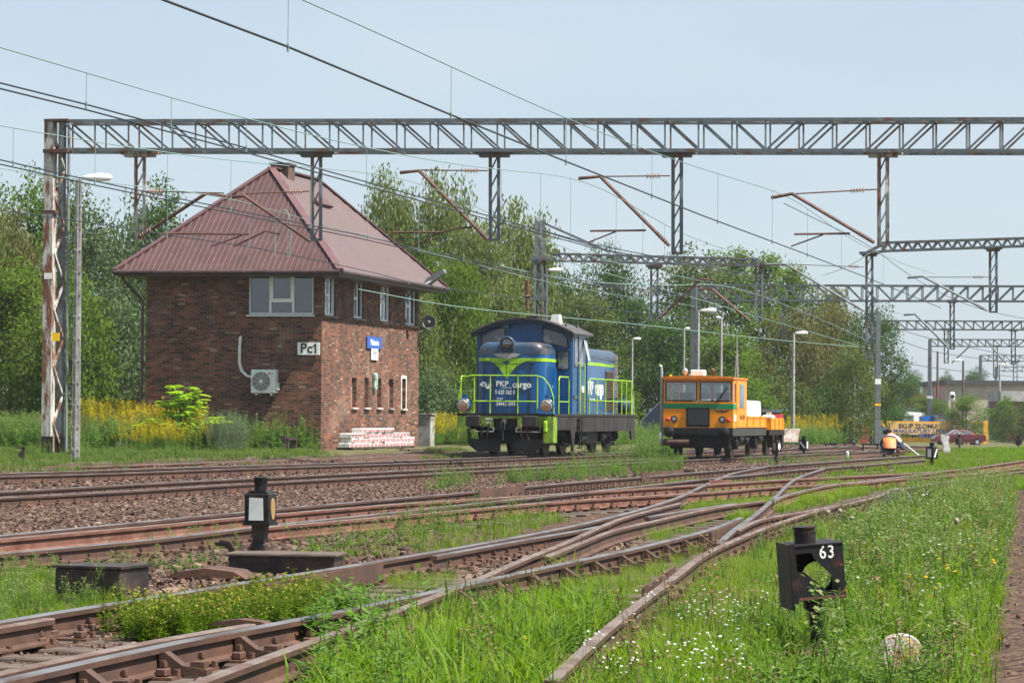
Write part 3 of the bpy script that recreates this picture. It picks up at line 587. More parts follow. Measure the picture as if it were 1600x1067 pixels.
INK = mat('black_sign_paint', (0.02, 0.02, 0.025), 0.6); SBLUE = mat('blue_sign_enamel', (0.02, 0.09, 0.38), 0.35, var=0.05); SWH = mat('white_sign_paint', (0.85, 0.85, 0.85), 0.5, var=0.03)
u, z = on_front(483, 544.7)
wall_sign('white sign reading Pc1 in black on the shaded front wall by the corner', BM @ facing((u, -0.03, z), (1, 0, 0)), 0.78, 0.42, PAPER, [('Pc1', 0.46, INK, 0.0, 0.0, 0.018, 1.0)])
y, z = on_side(583, 535.5); y0_, _ = on_side(572, 535); y1_, _ = on_side(595, 535)
wall_sign('blue station name sign with white lettering on the sunlit side wall', BM @ facing((0.03, y, z), (0, 1, 0)), y1_-y0_, 0.42, SBLUE, [('Pabianice', 0.3, SWH, 0, 0, 0.01, 1.0)])
y, z = on_side(583.3, 553.5); y0_, _ = on_side(578, 553); y1_, _ = on_side(588.2, 553)
wall_sign('small white sign reading Pc1 directly under the blue name sign', BM @ facing((0.03, y, z), (0, 1, 0)), y1_-y0_, 0.4, PAPER, [('Pc1', 0.4, INK, 0, 0, 0.01, 0.9)])
# air conditioner
TEAL = mat('pale_grey_plastic', (0.7, 0.71, 0.68), 0.45, var=0.03); FAN = mat('grey_fan_grille', (0.13, 0.13, 0.12), 0.5); RED = mat('red_logo_paint', (0.5, 0.02, 0.06), 0.4)
u0, z1 = on_front(398, 577.5); u1, z0 = on_front(436, 614.5)
ac = empty('air_conditioner', BM @ Matrix.Translation((u0, -0.08, z0)), 'white outdoor air conditioning unit with round fan on the front wall', 'air conditioner')
w_, h_ = u1-u0, z1-z0
m = MB(); m.box(0, w_, -0.34, 0, 0, h_, bev=0.02); m.box(w_+0.001, w_+0.07, -0.3, -0.08, 0.1, h_*0.45, bev=0.02); m.build('body', TEAL, ac)
cx_, cz_ = w_*0.42, h_*0.5; fm = MB(); fm.lathe([(0.0, -0.005), (h_*0.4, -0.005), (h_*0.4, 0.0)], (cx_, -0.345, cz_), 'Y', 24); fan = fm.build('fan', FAN, ac)
m = MB()
for k in range(5): r_ = h_*0.4*(k+1)/5; m.tube([(cx_+r_*math.cos(t), -0.362, cz_+r_*math.sin(t)) for t in np.linspace(0, 2*math.pi, 25)], 0.006, 4)
for k in range(10): t = k*math.pi/5; m.tube([(cx_, -0.362, cz_), (cx_+h_*.4*math.cos(t), -0.362, cz_+h_*.4*math.sin(t))], 0.006, 4)
m.lathe([(0.0, -0.02), (0.06, -0.02), (0.06, 0.0)], (cx_, -0.355, cz_), 'Y', 12); m.build('grille', TEAL, fan)
lettering('logo', 'LG', 0.085, FAN, ac, facing((w_*0.86, -0.3455, h_*0.83), (1, 0, 0)), 0.004, 0.01)
m = MB(); m.lathe([(0.0, -0.004), (0.035, -0.004), (0.035, 0)], (w_*0.74, -0.341, h_*0.83), 'Y', 12); m.build('emblem', RED, ac)
m = MB()
for x in (w_*0.22, w_*0.82): m.bar((x, 0.08, -0.04), (x, -0.36, -0.04), 0.04, 0.05)
m.build('wall_bracket', WHITE, ac)
m = MB(); pts = [on_front(*p) for p in ((376, 526), (374.5, 545), (374.3, 568), (378, 580), (387, 588), (398, 591))]
pv = [(u-u0, 0.02, z-z0) for u, z in pts]
for k, (du_, dz_) in enumerate(((0, 0), (0.05, 0.03))): m.tube([(x+du_*(1 if i < 4 else .3), y-0.03, z+dz_) for i, (x, y, z) in enumerate(pv)], 0.028, 6)
m.build('hose', WHITE, ac)
# round horn loudspeakers
def horn(name, label, M_, pole):
    e = empty(name, M_, label, 'loudspeaker'); m = MB(); m.lathe([(0.03, 0.3), (0.06, 0.22), (0.12, 0.1), (0.25, 0.0), (0.27, -0.01), (0.25, 0.02), (0.1, 0.14), (0.0, 0.2)], (0, 0, 0), 'Y', 16); m.build('horn', DGREY, e, True)
    m = MB(); m.lathe([(0.0, -.02), (0.07, 0.0), (0.07, 0.2)], (0, 0, 0), 'Y', 10); m.build('driver', CONC, e)
    m = MB(); m.tube(pole, 0.03, 6); m.build('bracket', DGREY, e); return e
p = G(327, 683, 0.1); q = P(327, 623, p.y); horn('loudspeaker', 'oval dark loudspeaker on a thin post in front of the brick wall', frame(q, -15), [(0, .2, 0), (.15, .2, -.5), (.15, .2, p.z-q.z)])
y, z = on_side(650, 503); horn('loudspeaker', 'round horn loudspeaker at the far upper corner of the signal box', BM @ Matrix.Translation((0.45, BL-.3, z)), [(0, .2, 0), (0, .25, -.35), (-.44, .25, -.35)])
m = MB(); u, z = on_front(438, 506); m.box(-.005, .005, -.01, 0, -.7, 0.0); m.prism([(-.13, -.78), (.12, -.78), (0, -.68)], -.01, 0, 'Y')
o = m.build('cable_stub', CONC); o.matrix_world = BM @ Matrix.Translation((u, -.004, z)); tag(o, 'thin grey cable with a plaster patch under the wide front window', 'cable')
m = MB(); m.box(0, .12, -.16, .16, -.3, .3, bev=.03); y, z = on_side(583.5, 596); e = m.build('meter_box', mat('pale_green_paint', (0.35, 0.5, 0.42), 0.6, c2=(0.1, 0.12, 0.1), ns=6)); e.matrix_world = BM @ Matrix.Translation((0.01, y, z)); tag(e, 'small pale green electric box between the narrow lower windows', 'electric box')
# ---------------------------------------------------------------- things by the signal box
PINK = mat('pink_printed_label', (0.42, 0.12, 0.14), 0.5, c2=(0.55, 0.3, 0.3), ns=14); WRAP = mat('white_plastic_wrap', (0.62, 0.61, 0.6), 0.4, c2=(0.5, 0.46, 0.45), ns=9, bump=0.2)
BPROTO = None; random.seed(3)
py0, _ = on_side(520, 696); nrow = [17, 17, 16, 12]
k = 0
for r in range(4):
    for i in range(nrow[r]):
        if r == 3 and not 3 <= i < 11: continue
        if BPROTO is None:
            m = MB(); m.box(-.21, .21, -.24, .24, 0, .16, bev=.02); BPROTO = m.build('wrapped_pack', WRAP); m = MB(); m.box(.211, .215, -.17, .17, .03, .12); m.build('label_strip', PINK, BPROTO); o = BPROTO
            tag(o, 'white wrapped pack with pink strip stacked along the signal box side wall', 'wrapped pack', 'white wrapped packs stacked along the signal box')
        else: o = copy_tree(BPROTO)
        yy = 0.9+i*0.5+random.uniform(-.02, .02)+r*0.03+(0.12 if r % 2 else 0)
        o.matrix_world = BM @ Matrix.Translation((0.62+random.uniform(-.03, .03), yy, 0.02+r*0.163)) @ Matrix.Rotation(random.uniform(-.05, .05), 4, 'Z')
m = MB(); m.box(-.3, .3, -4.2, 4.2, 0, .03, bev=0)
for i in range(-4, 5): m.box(-.32, .32, i-.05, i+.05, -.12, 0)
o = m.build('wooden_pallet', WOODS); o.matrix_world = BM @ Matrix.Translation((.62, 4.9, -.01)); tag(o, 'low dark wooden pallet under the white wrapped packs', 'pallet')
p = P(662, 697, 119); m = MB(); m.box(-.35, .35, -.3, .3, 0, 1.25, bev=.03); m.box(-.4, .4, -.35, .35, 1.251, 1.3)
o = m.build('concrete_cabinet', CONC); o.matrix_world = frame((p.x, p.y, .1), BA); tag(o, 'grey concrete cabinet behind the far corner of the signal box', 'cabinet')
m = MB()
for i in range(5): m.bar((i*.3, -.6, .02+.05*(i % 2)), (i*.3+.2, .7, .06), .2, .06)
p = G(690, 704, .15); o = m.build('plank_heap', WOODS); o.matrix_world = frame((p.x-1, p.y, .1), 60); tag(o, 'heap of old grey planks at the far corner of the signal box', 'planks')
m = MB(); m.box(-.9, .9, -.12, .12, .42, .5)
for x in (-.8, .8): m.box(x-.09, x+.09, -.1, .1, 0, .42)
m.box(.2, .9, -.2, .0, .501, .56); p = G(452, 708, .1); o = m.build('low_rail_stand', GREASE); o.matrix_world = frame((p.x, p.y, .1), 95); tag(o, 'low dark steel stand in front of the signal box wall', 'steel stand')
def post(name, px, py, h, w_, label, m_, cat='stump'):
    p = G(px, py, .12); m = MB(); m.prism([(-w_/2, 0), (w_/2, 0), (w_/2*.9, h), (0, h*1.03), (-w_/2*.9, h)], -w_/2, w_/2, 'Y'); o = m.build(name, m_); o.location = (p.x, p.y, float(gz(p.x, p.y))); tag(o, label, cat); return o
post('short_post', 414, 707, .32, .09, 'short black post in the grass before the signal box', GREASE, 'post')
post('tree_stump', 191, 706, .3, .32, 'weathered stump in the grass left of the signal box', WOODS)
# covers and boxes in the foreground
p = G(150, 930, 0.0)
m = MB(); m.box(-.28, .28, -.25, .25, 0, .2, bev=.01); m.box(-.3, .3, -.27, .27, .201, .22)
o = m.build('machine_cover', GREASE); o.matrix_world = frame((p.x, p.y+.35, 0), 20) ; tag(o, 'dark box shaped steel cover in the weeds at the far left', 'machine cover')
e = empty('point_machine_cover', frame(G(450, 897, 0.0)+Vector((-.05, .5, 0)), 6), 'long low black wooden cover at the foot of the near point lantern', 'machine cover')
m = MB(); m.box(-.47, .47, -.25, .25, 0, .14); m.build('box', GREASE, e); m = MB(); m.box(-.5, .5, -.28, .28, .141, .17, bev=.008)
m.build('lid', WOODS, e)
m = MB(); m.prism([(-.35, 0), (-.25, .05), (0, .085), (.25, .06), (.36, 0)], -.25, .25, 'Y'); p = G(345, 903, 0)
o = m.build('cover_plate', RUST); o.matrix_world = frame((p.x-.1, p.y+.2, 0), 8); tag(o, 'low curved rusty plate left of the long black cover', 'steel plate')
o = o.copy(); COL.objects.link(o); p = G(385, 978, .05); o.matrix_world = frame((p.x-.05, p.y+.25, .04), 12) @ Matrix.Diagonal((.6, .3, .5, 1)); tag(o, 'low curved rusty plate on the sleepers beside the nearest rail', 'steel plate')
# ---------------------------------------------------------------- overhead line gantries
GREYP = mat('grey_gantry_paint', (0.13, 0.15, 0.16), 0.55, 0.2, c2=(0.13, 0.07, 0.045), ns=1.6, lo=0.52, hi=0.64, c3=(0.24, 0.25, 0.25), ns3=7, bump=0.1)
RUSTP = mat('rusting_white_post_paint', (0.42, 0.42, 0.39), 0.6, 0.0, c2=(0.16, 0.065, 0.035), ns=1.7, lo=0.46, hi=0.56, c3=(0.11, 0.045, 0.03), ns3=9, lo3=0.56, hi3=0.66, stretch=(3, 3, 0.8))
BRK = mat('brown_bracket_tube', (0.075, 0.04, 0.035), 0.6, 0.3, c2=(0.13, 0.06, 0.04), ns=3)
WIREM = mat('dark_contact_wire', (0.06, 0.065, 0.075), 0.4, 0.7, var=0.0); GRNW = mat('green_copper_wire', (0.17, 0.27, 0.24), 0.6, 0.1, var=0.05)
INS = mat('brown_porcelain', (0.16, 0.085, 0.06), 0.25, c2=(0.3, 0.2, 0.15), ns=20); YEL = mat('yellow_number_plate', (0.85, 0.5, 0.01), 0.5, var=0.03)
def gplane(px, py, Y, a=TA): p = P(px, py, Y); return (p, dirv(a), a)
def on(g, px, py): return PL(px, py, g[0], g[1])
def truss(g, xs, yt0, yt1, yb0, yb1, depth, label, n, mat_=GREYP, switch=0.5, chord=0.09, web=0.05, group='portal gantries over the tracks', name='gantry_beam', zig=False):
    """box truss whose near face follows the traced top and bottom chord"""
    e = empty(name, Matrix.Translation(on(g, xs[0], yb0)), label, 'gantry', group); o0 = on(g, xs[0], yb0); back = g[1]*depth
    T = [on(g, xs[0]+(xs[1]-xs[0])*i/n, yt0+(yt1-yt0)*i/n)-o0 for i in range(n+1)]; B = [on(g, xs[0]+(xs[1]-xs[0])*i/n, yb0+(yb1-yb0)*i/n)-o0 for i in range(n+1)]
    m = MB()
    for d in (Vector(), back): m.bar(T[0]+d, T[-1]+d, chord, chord); m.bar(B[0]+d, B[-1]+d, chord, chord)
    m.build('chord', mat_, e); m = MB()
    for d in (Vector(), back):
        for i in range(n+1):
            if not zig or i in (0, n): m.bar(T[i]+d, B[i]+d, web*.9)
            if i < n:
                if zig: 
                    mt = (T[i]+T[i+1])/2; m.bar(B[i]+d, mt+d, web); m.bar(mt+d, B[i+1]+d, web)
                elif i < n*switch: m.bar(T[i]+d, B[i+1]+d, web)
                else: m.bar(B[i]+d, T[i+1]+d, web)
    for i in range(0, n+1, 2): m.bar(T[i], T[i]+back, web); m.bar(B[i], B[i]+back, web)
    for i in range(0, n): m.bar(T[i], T[i+1]+back, web*.7)
    m.build('lattice', mat_, e); return e
def dropper(g, x, y0, y1, wpx, label, sw=30, mat_=GREYP, group='drop posts hanging from the gantries', off=0.3, plate=True):
    a, b = on(g, x, y0), on(g, x, y1); w_ = (on(g, x+wpx/2, y0)-on(g, x-wpx/2, y0)).length; o0 = a; e = empty('drop_post', Matrix.Translation(o0+g[1]*off), label, 'drop post', group); b = b-a; rr = rightv(g[2])
    m = MB(); L = b.length; n = max(4, int(L/0.42))
    for s_ in (-1, 1): m.bar(rr*(s_*w_/2), b+rr*(s_*w_/2), .07, .09)
    for i in range(n): m.bar(b*(i/n)+rr*(-w_/2), b*((i+1)/n)+rr*(w_/2), .03) if False else m.bar(b*((i+1)/n)+rr*(-w_/2), b*(i/n)+rr*(w_/2), .035)
    m.bar(b-rr*(w_/2+.03), b+rr*(w_/2+.03), .06); m.build('lattice_post', mat_, e)
    if plate: m = MB(); s_ = sw/2/wpx*w_; m.bar(-rr*s_+Vector((0, 0, .05)), rr*s_+Vector((0, 0, .05)), .35, .1); m.bar(-rr*s_*.75+Vector((0, 0, -.04)), rr*s_*.75+Vector((0, 0, -.04)), .3, .07); m.build('head_plate', mat_, e)
    return e
def bracket(g, tip, knee, foot, label, tie=None, arm=None, steady=None, mat_=BRK, group='cantilever brackets carrying the wires', r=0.05, ins=None):
    q = [on(g, *p) for p in (tip, knee, foot)]; o0 = q[2]; e = empty('cantilever_bracket', Matrix.Translation(o0), label, 'bracket', group)
    m = MB(); m.tube([q[0]-o0, q[1]-o0, Vector()], r, 6); m.build('arm_tube', mat_, e)
    def insul(a, b, pos, n=5, R_=.075):
        m = MB(); d = (b-a).normalized(); L = (b-a).length
        for k in range(n):
            c = a+d*(pos*L+(k-n/2)*.075); m.tube([c-d*.02, c+d*.004, c+d*.02], [.03, R_, .03], 8)
        m.build('insulator', INS, e)
    insul(q[1]-o0, Vector(), 0.9)
    if tie: a, b = on(g, *tie[0])-o0, on(g, *tie[1])-o0; m = MB(); m.tube([a, b], .018, 5); m.build('tie_rod', mat_, e); insul(a, b, tie[2])
    if arm: m = MB(); m.tube([on(g, *p)-o0 for p in arm], .028, 5); m.build('registration_arm', mat_, e)
    if steady: m = MB(); m.tube([on(g, *p)-o0 for p in steady], .02, 5); m.build('steady_arm', mat_, e)
    return e
G1 = gplane(83, 660, 84.0)
truss(G1, (96, 1720), 189.5, 186, 234, 236, 0.85, 'long grey lattice gantry beam crossing the whole picture nearest the camera', 31, switch=0.66)
truss2 = None
# its left post
e0 = on(G1, 80, 706); e = empty('gantry_post', Matrix.Translation(e0), 'tall rusty white steel post carrying the left end of the nearest gantry', 'mast')
tp = on(G1, 85, 189)-e0; rr = rightv(TA); m = MB(); rt = tp.normalized()
m.bar(-rr*.1, tp-rr*.1, .26, .3, up=G1[1]); m.build('column', RUSTP, e)
m = MB(); bk = G1[1]*.45; m.bar(rr*.06+bk, tp+rr*.06+bk, .2, .08, up=G1[1]); m.bar(rr*.25+bk, tp+rr*.25+bk, .04, .12, up=G1[1]); m.build('rear_column', DGREY, e)
m = MB(); n = 11
for i in range(n): a = tp*(i/n)*.94; b = tp*((i+1)/n)*.94; m.bar((a if i % 2 else b)+rr*.04, (b if i % 2 else a)+rr*.14+bk, .05)
m.build('lattice', RUSTP, e)
m = MB(); m.box(-.24, .04, -.2, .2, -.02, .42); m.build('black_base', BLACK, e); m = MB(); m.box(.06, .3, .25, .6, -.02, .42); m.build('black_base', BLACK, e)
m = MB(); z = tp*((706-332)/(706-189)); m.bar(z-rr*.27, z+rr*.1, .34, .09); m.build('collar', RUST, e); m = MB(); m.bar(tp-rr*.22, tp+rr*.45, .4, .07); m.build('collar', RUST, e); m = MB(); z = tp*((706-237)/(706-189)); m.bar(z-rr*.24, z+rr*.45, .42, .1); m.build('collar', RUST, e)
z = tp*((706-521)/(706-189)); m = MB(); m.bar(z+rr*.03-G1[1]*.1-Vector((0, 0, .1)), z+rr*.24-G1[1]*.1-Vector((0, 0, .1)), .02, .22); m.build('number_plate', YEL, e)
z = tp*((706-432)/(706-189)); m = MB(); m.bar(z-rr*.185-G1[1]*.16, z+rr*.025-G1[1]*.16, .02, .16); m.build('white_band', WHITE, e)
for x, y1, s_ in ((213, 372, 'far left, in front of the sky left of the maroon roof'), (489.5, 374, 'hanging in front of the maroon roof of the signal box'), (768.5, 374, 'hanging in front of the birch trees above the locomotive'), (1055, 395, 'hanging against the sky above the orange trolley'), (1378, 381, 'hanging rightmost from the nearest gantry beam')):
    dropper(G1, x, 240, y1, 13, ('rusty ' if x < 300 or x > 1300 else 'grey ')+'lattice drop post '+s_, 60, mat_=RUSTP if x < 300 or x > 1300 else GREYP)
bracket(G1, (352, 307), (321, 303), (216, 372), 'brown bracket slanting right from the far left drop post over the roof edge', tie=((350, 302), (222, 299), .85), arm=((243, 365), (389, 366)), steady=((330, 385), (378, 368)))
bracket(G1, (363, 308), (382, 306), (485, 377), 'brown bracket slanting left from the drop post before the maroon roof', tie=((384, 303), (484, 299), .8), arm=((366, 385), (415, 361), (437, 366)), steady=None)
bracket(G1, (625, 270), (655, 267), (762, 374), 'brown bracket at the drop post in front of the birch trees', tie=((655, 266), (762, 267), .78), arm=((610, 363), (692, 363), (712, 357), (738, 355)), steady=((645, 384), (690, 363)))
bracket(G1, (904, 279), (938, 276), (1046, 384), 'brown bracket against the sky left of the fourth drop post', tie=((938, 276), (1047, 275), .78), arm=((922, 361), (1009, 360)), steady=((919, 379), (965, 361)))
bracket(G1, (1205, 309), (1238, 303), (1366, 379), 'dark bracket against the sky at the rightmost near drop post', tie=((1243, 303), (1370, 296), .78), arm=((1241, 366), (1328, 365)), steady=((1236, 385), (1286, 367)))
# second, lighter pair of half gantries
G2 = gplane(840, 400, 128, 10); G2b = gplane(1400, 390, 116, TA)
truss(G2, (862, 1185), 396, 405, 407, 415, 0.5, 'thin grey lattice arm reaching from the mast behind the locomotive', 20, chord=.07, web=.05, zig=True, group='thin lattice arms of the second gantry row')
e = empty('catenary_mast', Matrix.Translation((on(G2, 841, 640).x, on(G2, 841, 640).y, 0.1)), 'grey lattice mast rising behind the blue locomotive', 'mast'); o0 = e.matrix_world.translation
m = MB()
def pt(x, y, d=0): return on(G2, x, y)+G2[1]*d-o0
for d in (0, .6):
    m.bar(pt(831, 700, d), pt(838, 345, d), .09); m.bar(pt(852, 700, d), pt(846, 345, d), .09)
    for i in range(14): y0, y1 = 690-i*24.6, 690-(i+1)*24.6; xl = lambda y: 831+(700-y)/355*7; xr = lambda y: 852-(700-y)/355*6; m.bar(pt(xl(y0) if i % 2 else xr(y0), y0, d), pt(xr(y1) if i % 2 else xl(y1), y1, d), .05)
m.build('lattice_post', GREYP, e); m = MB(); m.bar(pt(829, 404, .3), pt(856, 404, .3), .75, .14); m.build('collar', GREYP, e); m = MB(); m.bar(pt(829, 466, .3), pt(854, 466, .3), .7, .12); m.build('collar', GREYP, e)
m = MB(); m.bar(pt(845, 347, .3), pt(950, 393, .3), .09); m.build('tie_rod', GREYP, e); m = MB(); m.bar(pt(847, 361, .3), pt(975, 399, .3), .04); m.build('tie_rod', GREYP, e)
m = MB(); m.lathe([(0, 0), (.09, .05), (.09, .5), (.15, .55), (.09, .6), (.09, 1.2), (0, 1.25)], pt(824, 484), 'Z', 8); m.build('tension_weight', REDRUST, e)
dropper(G2, 1021, 417, 500, 10, 'thin lattice drop post in front of the trees over the orange trolley', 26); dropper(G2, 1185, 414, 500, 10, 'thin lattice drop post at the right end of the lattice arm', 26)
bracket(G2, (1116, 438), (1095, 436), (1030, 498), 'brown bracket slanting right before the trees above the orange trolley', r=.055)
bracket(G2, (1090, 452), (1112, 451), (1172, 502), 'brown bracket slanting left before the trees beside the grey mast', r=.055)
truss(G2b, (1378, 1690), 379, 369, 392, 381, 0.5, 'thin grey lattice arm rising at the right edge under the nearest gantry', 20, chord=.07, web=.05, zig=True, group='thin lattice arms of the second gantry row')
dropper(G2b, 1357, 397, 560, 9, 'long thin drop post below the rightmost near drop post', 30); dropper(G2b, 1551, 389, 487, 10, 'lattice drop post under the thin arm at the right edge', 28)
m = MB(); 
for d in (0, .5): m.bar(on(G2b, 1354, 394)+G2b[1]*d, on(G2b, 1380, 380)+G2b[1]*d, .07); m.bar(on(G2b, 1354, 396)+G2b[1]*d, on(G2b, 1380, 392)+G2b[1]*d, .07)
o = m.build('arm_end', GREYP); tag(o, 'tapered end of the thin lattice arm at the long thin drop post', 'gantry')
bracket(G2b, (1418, 434), (1442, 432), (1542, 485), 'grey bracket against the sky at the right edge drop post', tie=((1445, 433), (1545, 433), .85), mat_=GREYP)
bracket(G2b, (1196, 413), (1228, 413), (1350, 486), 'long grey bracket before the poplar tops reaching the long thin drop post', tie=((1230, 413), (1350, 417), .88), mat_=GREYP)
# farther portal gantries
def portal(x0, x1, yt, yb, Y, n, label, posts=(), drops=(), brk=(), a=TA, xref=1450, grp='portal gantries over the tracks'):
    g = gplane(xref, yb, Y, a); truss(g, (x0, x1), yt, yt+(x1-x0)*.004, yb, yb+(x1-x0)*.003, 0.8, label, n, chord=.09, web=.06, group=grp)
    for x, y0, lab in posts:
        p = on(g, x, y0); b = MB(); gzv = float(gz(p.x, p.y))-.1; b.prism([(-.22, 0), (.22, 0), (.15, p.z-gzv), (-.15, p.z-gzv)], -.2, .2, 'Y'); e = empty('gantry_mast', frame((p.x, p.y, gzv), a), lab, 'mast', 'grey gantry masts'); b.build('column', GREYP, e)
        m = MB(); m.box(-.235, .235, -.215, .215, (p.z-gzv)*.42, (p.z-gzv)*.42+.25); m.build('white_band', WHITE, e); m = MB(); m.box(-.235, .235, -.215, .215, .0, .9); m.build('black_base', BLACK, e)
    for x, y0, y1, lab in drops: dropper(g, x, y0, y1, 6, lab, 18)
    for b in brk: bracket(g, *b[:3], b[3], mat_=GREYP, r=.07)
    return g
portal(1086, 1700, 445, 469, 172, 26, 'grey lattice gantry beam behind the trees row, third from the camera', [(1085, 445, 'square grey steel mast rising behind the cab of the orange trolley')], [(1487, 471, 545, 'drop post of the third gantry right of the long thin drop post'), (1225, 470, 535, 'faint drop post in front of the birches')], [((1412, 492), (1430, 491), (1482, 543), 'grey bracket at the drop post of the third gantry')])
portal(1371, 1700, 501, 514.5, 236, 22, 'grey lattice gantry beam fourth from the camera at the right', [(1371, 501, 'grey tapered gantry mast right of the crouching workers background')], [(1478, 515, 567, 'drop post of the fourth gantry'), (1583, 516, 569, 'drop post of the fourth gantry at the right edge')], [((1548, 531), (1540, 531), (1572, 568), 'small grey bracket of the fourth gantry')])
portal(1453, 1700, 530, 541, 290, 20, 'grey lattice gantry beam fifth from the camera at the right', [(1453, 530, 'grey gantry mast with a white band in front of the yellow banner gate')], [(1555, 541, 590, 'drop post of the fifth gantry')], [((1522, 541), (1515, 541), (1487, 567), 'short grey bracket slanting left under the fifth gantry')])
portal(1532, 1700, 555, 564, 350, 14, 'small grey lattice gantry beam sixth from the camera', [(1532, 555, 'gantry mast in front of the pale factory building')], [(1586, 565, 600, 'drop post of the sixth gantry')])
portal(1556, 1720, 573, 580, 420, 12, 'tiny grey lattice gantry beam farthest from the camera', [(1556, 573, 'farthest gantry mast beside the red wall')])
# ---------------------------------------------------------------- wires
WG = 'overhead wires'
def vline(A_, B_): # vertical plane through two points
    d = (B_-A_); d.z = 0; d.normalize(); return (A_, Vector((d.y, -d.x, 0)))
def wire(name, pts, r, m_, label, cat='wire', group=WG):
    m = MB(); o0 = pts[0]; m.tube([p-o0 for p in pts], r, 4, cap=False); o = m.build(name, m_, fix=False); o.location = o0; return tag(o, label, cat, group)
def catenary(contact, mess, zc, drops, lab, double=False, mat2=GRNW, rc=.013):
    A_, B_ = G(*contact[0], zc), G(*contact[-1], zc); pl = vline(A_, B_)
    c = [G(*p, zc) if False else PL(*p, *pl) for p in contact]; m_ = [PL(*p, *pl) for p in mess]
    ms = smooth_line(m_, 1.5); ms = [Vector(v) for v in ms]
    e = empty('catenary_wires', Matrix.Translation(c[0]), lab, 'overhead wire', WG); o0 = c[0]
    m = MB(); m.tube([p-o0 for p in c], rc, 5, cap=False); 
    m.build('contact_wire', WIREM, e, fix=False)
    if double: m = MB(); m.tube([p-o0+Vector((0.02, 0, -.08)) for p in c], rc, 5, cap=False); m.build('contact_wire', WIREM, e, fix=False)
    m = MB(); m.tube([p-o0 for p in ms], .009, 4, cap=False); m.build('messenger_wire', mat2, e, fix=False)
    for x in drops:
        def at(line):
            for a, b in zip(line[:-1], line[1:]):
                xa, xb = proj(a)[0], proj(b)[0]
                if min(xa, xb) <= x <= max(xa, xb): return a.lerp(b, (x-xa)/(xb-xa))
        a, b = at(ms), at(c)
        if a is None or b is None: continue
        b = b.copy(); b.x, b.y = a.x, a.y
        m = MB(); m.tube([a-o0, b-o0], .005, 4, cap=False); m.tube([b-o0-Vector((0, 0, .06)), b-o0+Vector((0, 0, .04))], .016, 5); m.build('dropper_wire', mat2, e, fix=False)
    return e
catenary([(100, -62), (254, 0), (448, 73), (705, 180), (860, 243), (1100, 338), (1240, 390), (1350, 432), (1470, 481)], [(330, -60), (480, 0), (705, 105), (885, 186), (1019, 238), (1122, 272), (1225, 303), (1262, 325), (1319, 368), (1400, 408), (1460, 428)], 5.75, (450, 705, 885, 1019, 1122, 1207, 1262, 1315, 1380), 'contact and messenger wires running from the top left down to the right bracket', rc=.016)
catenary([(-90, 106), (0, 130), (136, 164), (372, 228), (477, 258), (649, 306), (783, 343), (922, 381), (1060, 408), (1190, 432)], [(-90, 48), (0, 72), (133, 115), (268, 154), (385, 186), (486, 213), (652, 248), (786, 268), (920, 277), (1005, 335), (1097, 379), (1190, 405)], 5.75, (135, 268, 385, 573, 722, 784, 845, 892, 963, 1005, 1039), 'double contact wires crossing the left sky to the birch trees and beyond', True)
catenary([(-90, 232), (0, 250), (114, 276), (218, 298), (400, 335), (560, 367), (655, 389), (816, 424), (1000, 452), (1112, 463)], [(-90, 180), (0, 197), (149, 224), (260, 240), (400, 256), (560, 268), (626, 269), (712, 307), (780, 340), (897, 395), (1100, 440)], 5.75, (21, 149, 262, 361, 487, 575, 655, 725, 800, 897), 'contact and messenger wires passing in front of the maroon roof to the birches', True)
catenary([(-60, 318), (10, 330), (127, 346), (253, 366), (386, 385), (507, 409), (588, 427), (659, 446), (830, 468), (1095, 500)], [(-60, 254), (8, 265), (127, 284), (220, 292), (301, 299), (352, 305), (497, 350), (606, 377), (710, 405), (900, 450), (1095, 480)], 5.7, (45, 120, 196, 262, 390, 450, 530, 606, 640), 'lowest near wire pair in front of the roof and upper windows')
G3 = gplane(1225, 470, 172)
for k, (pts, lab) in enumerate([([(560, 452), (700, 478), (833, 492), (1000, 507), (1200, 530), (1365, 544)], 'green wire crossing in front of the birches above the locomotive'), ([(850, 397), (940, 425), (1100, 470), (1200, 500), (1370, 548)], 'thin green wire falling to the right before the poplars'), ([(780, 415), (900, 440), (1095, 447), (1116, 436), (1190, 462), (1300, 505), (1370, 540)], 'green wire over the brown brackets before the trees')]):
    wire('feeder_wire', [Vector(v) for v in smooth_line([P(x, y, 95+max(0, (x-560))*.09) for x, y in pts], 2)], .016, GRNW, lab)
for pts, lab in [([(1225, 318), (1290, 350), (1360, 384), (1420, 430), (1520, 480), (1640, 505)], 'dark wire dropping behind the rightmost near drop post'), ([(1380, 520), (1450, 548), (1530, 560), (1620, 575)], 'faint dark wire under the fourth gantry'), ([(1390, 562), (1460, 575), (1600, 590)], 'lowest faint dark wire above the yellow banner'), ([(1300, 455), (1420, 520), (1600, 560)], 'faint wire falling across the third gantry')]:
    wire('feeder_wire', [Vector(v) for v in smooth_line([P(x, y, 130+max(0, (x-1225))*.3) for x, y in pts], 3)], .02, WIREM, lab)
m = MB(); lp = [P(x, y, 84.5) for x, y in ((430, 400), (427, 370), (432, 330), (445, 317), (452, 325), (457, 360), (452, 400))]; m.tube([Vector(v)-lp[0] for v in smooth_line(lp, .2)], .012, 4, cap=False); o = m.build('jumper_wire', GRNW, fix=False); o.location = lp[0]; tag(o, 'looped green jumper wire in front of the maroon roof', 'wire', WG)
m = MB(); lp = [P(x, y, 116) for x, y in ((1360, 395), (1330, 415), (1300, 427), (1285, 430))]; m.tube([Vector(v)-lp[0] for v in smooth_line(lp, .2)], .014, 4, cap=False); o = m.build('jumper_wire', GRNW, fix=False); o.location = lp[0]; tag(o, 'sagging green jumper wire left of the long thin drop post', 'wire', WG)
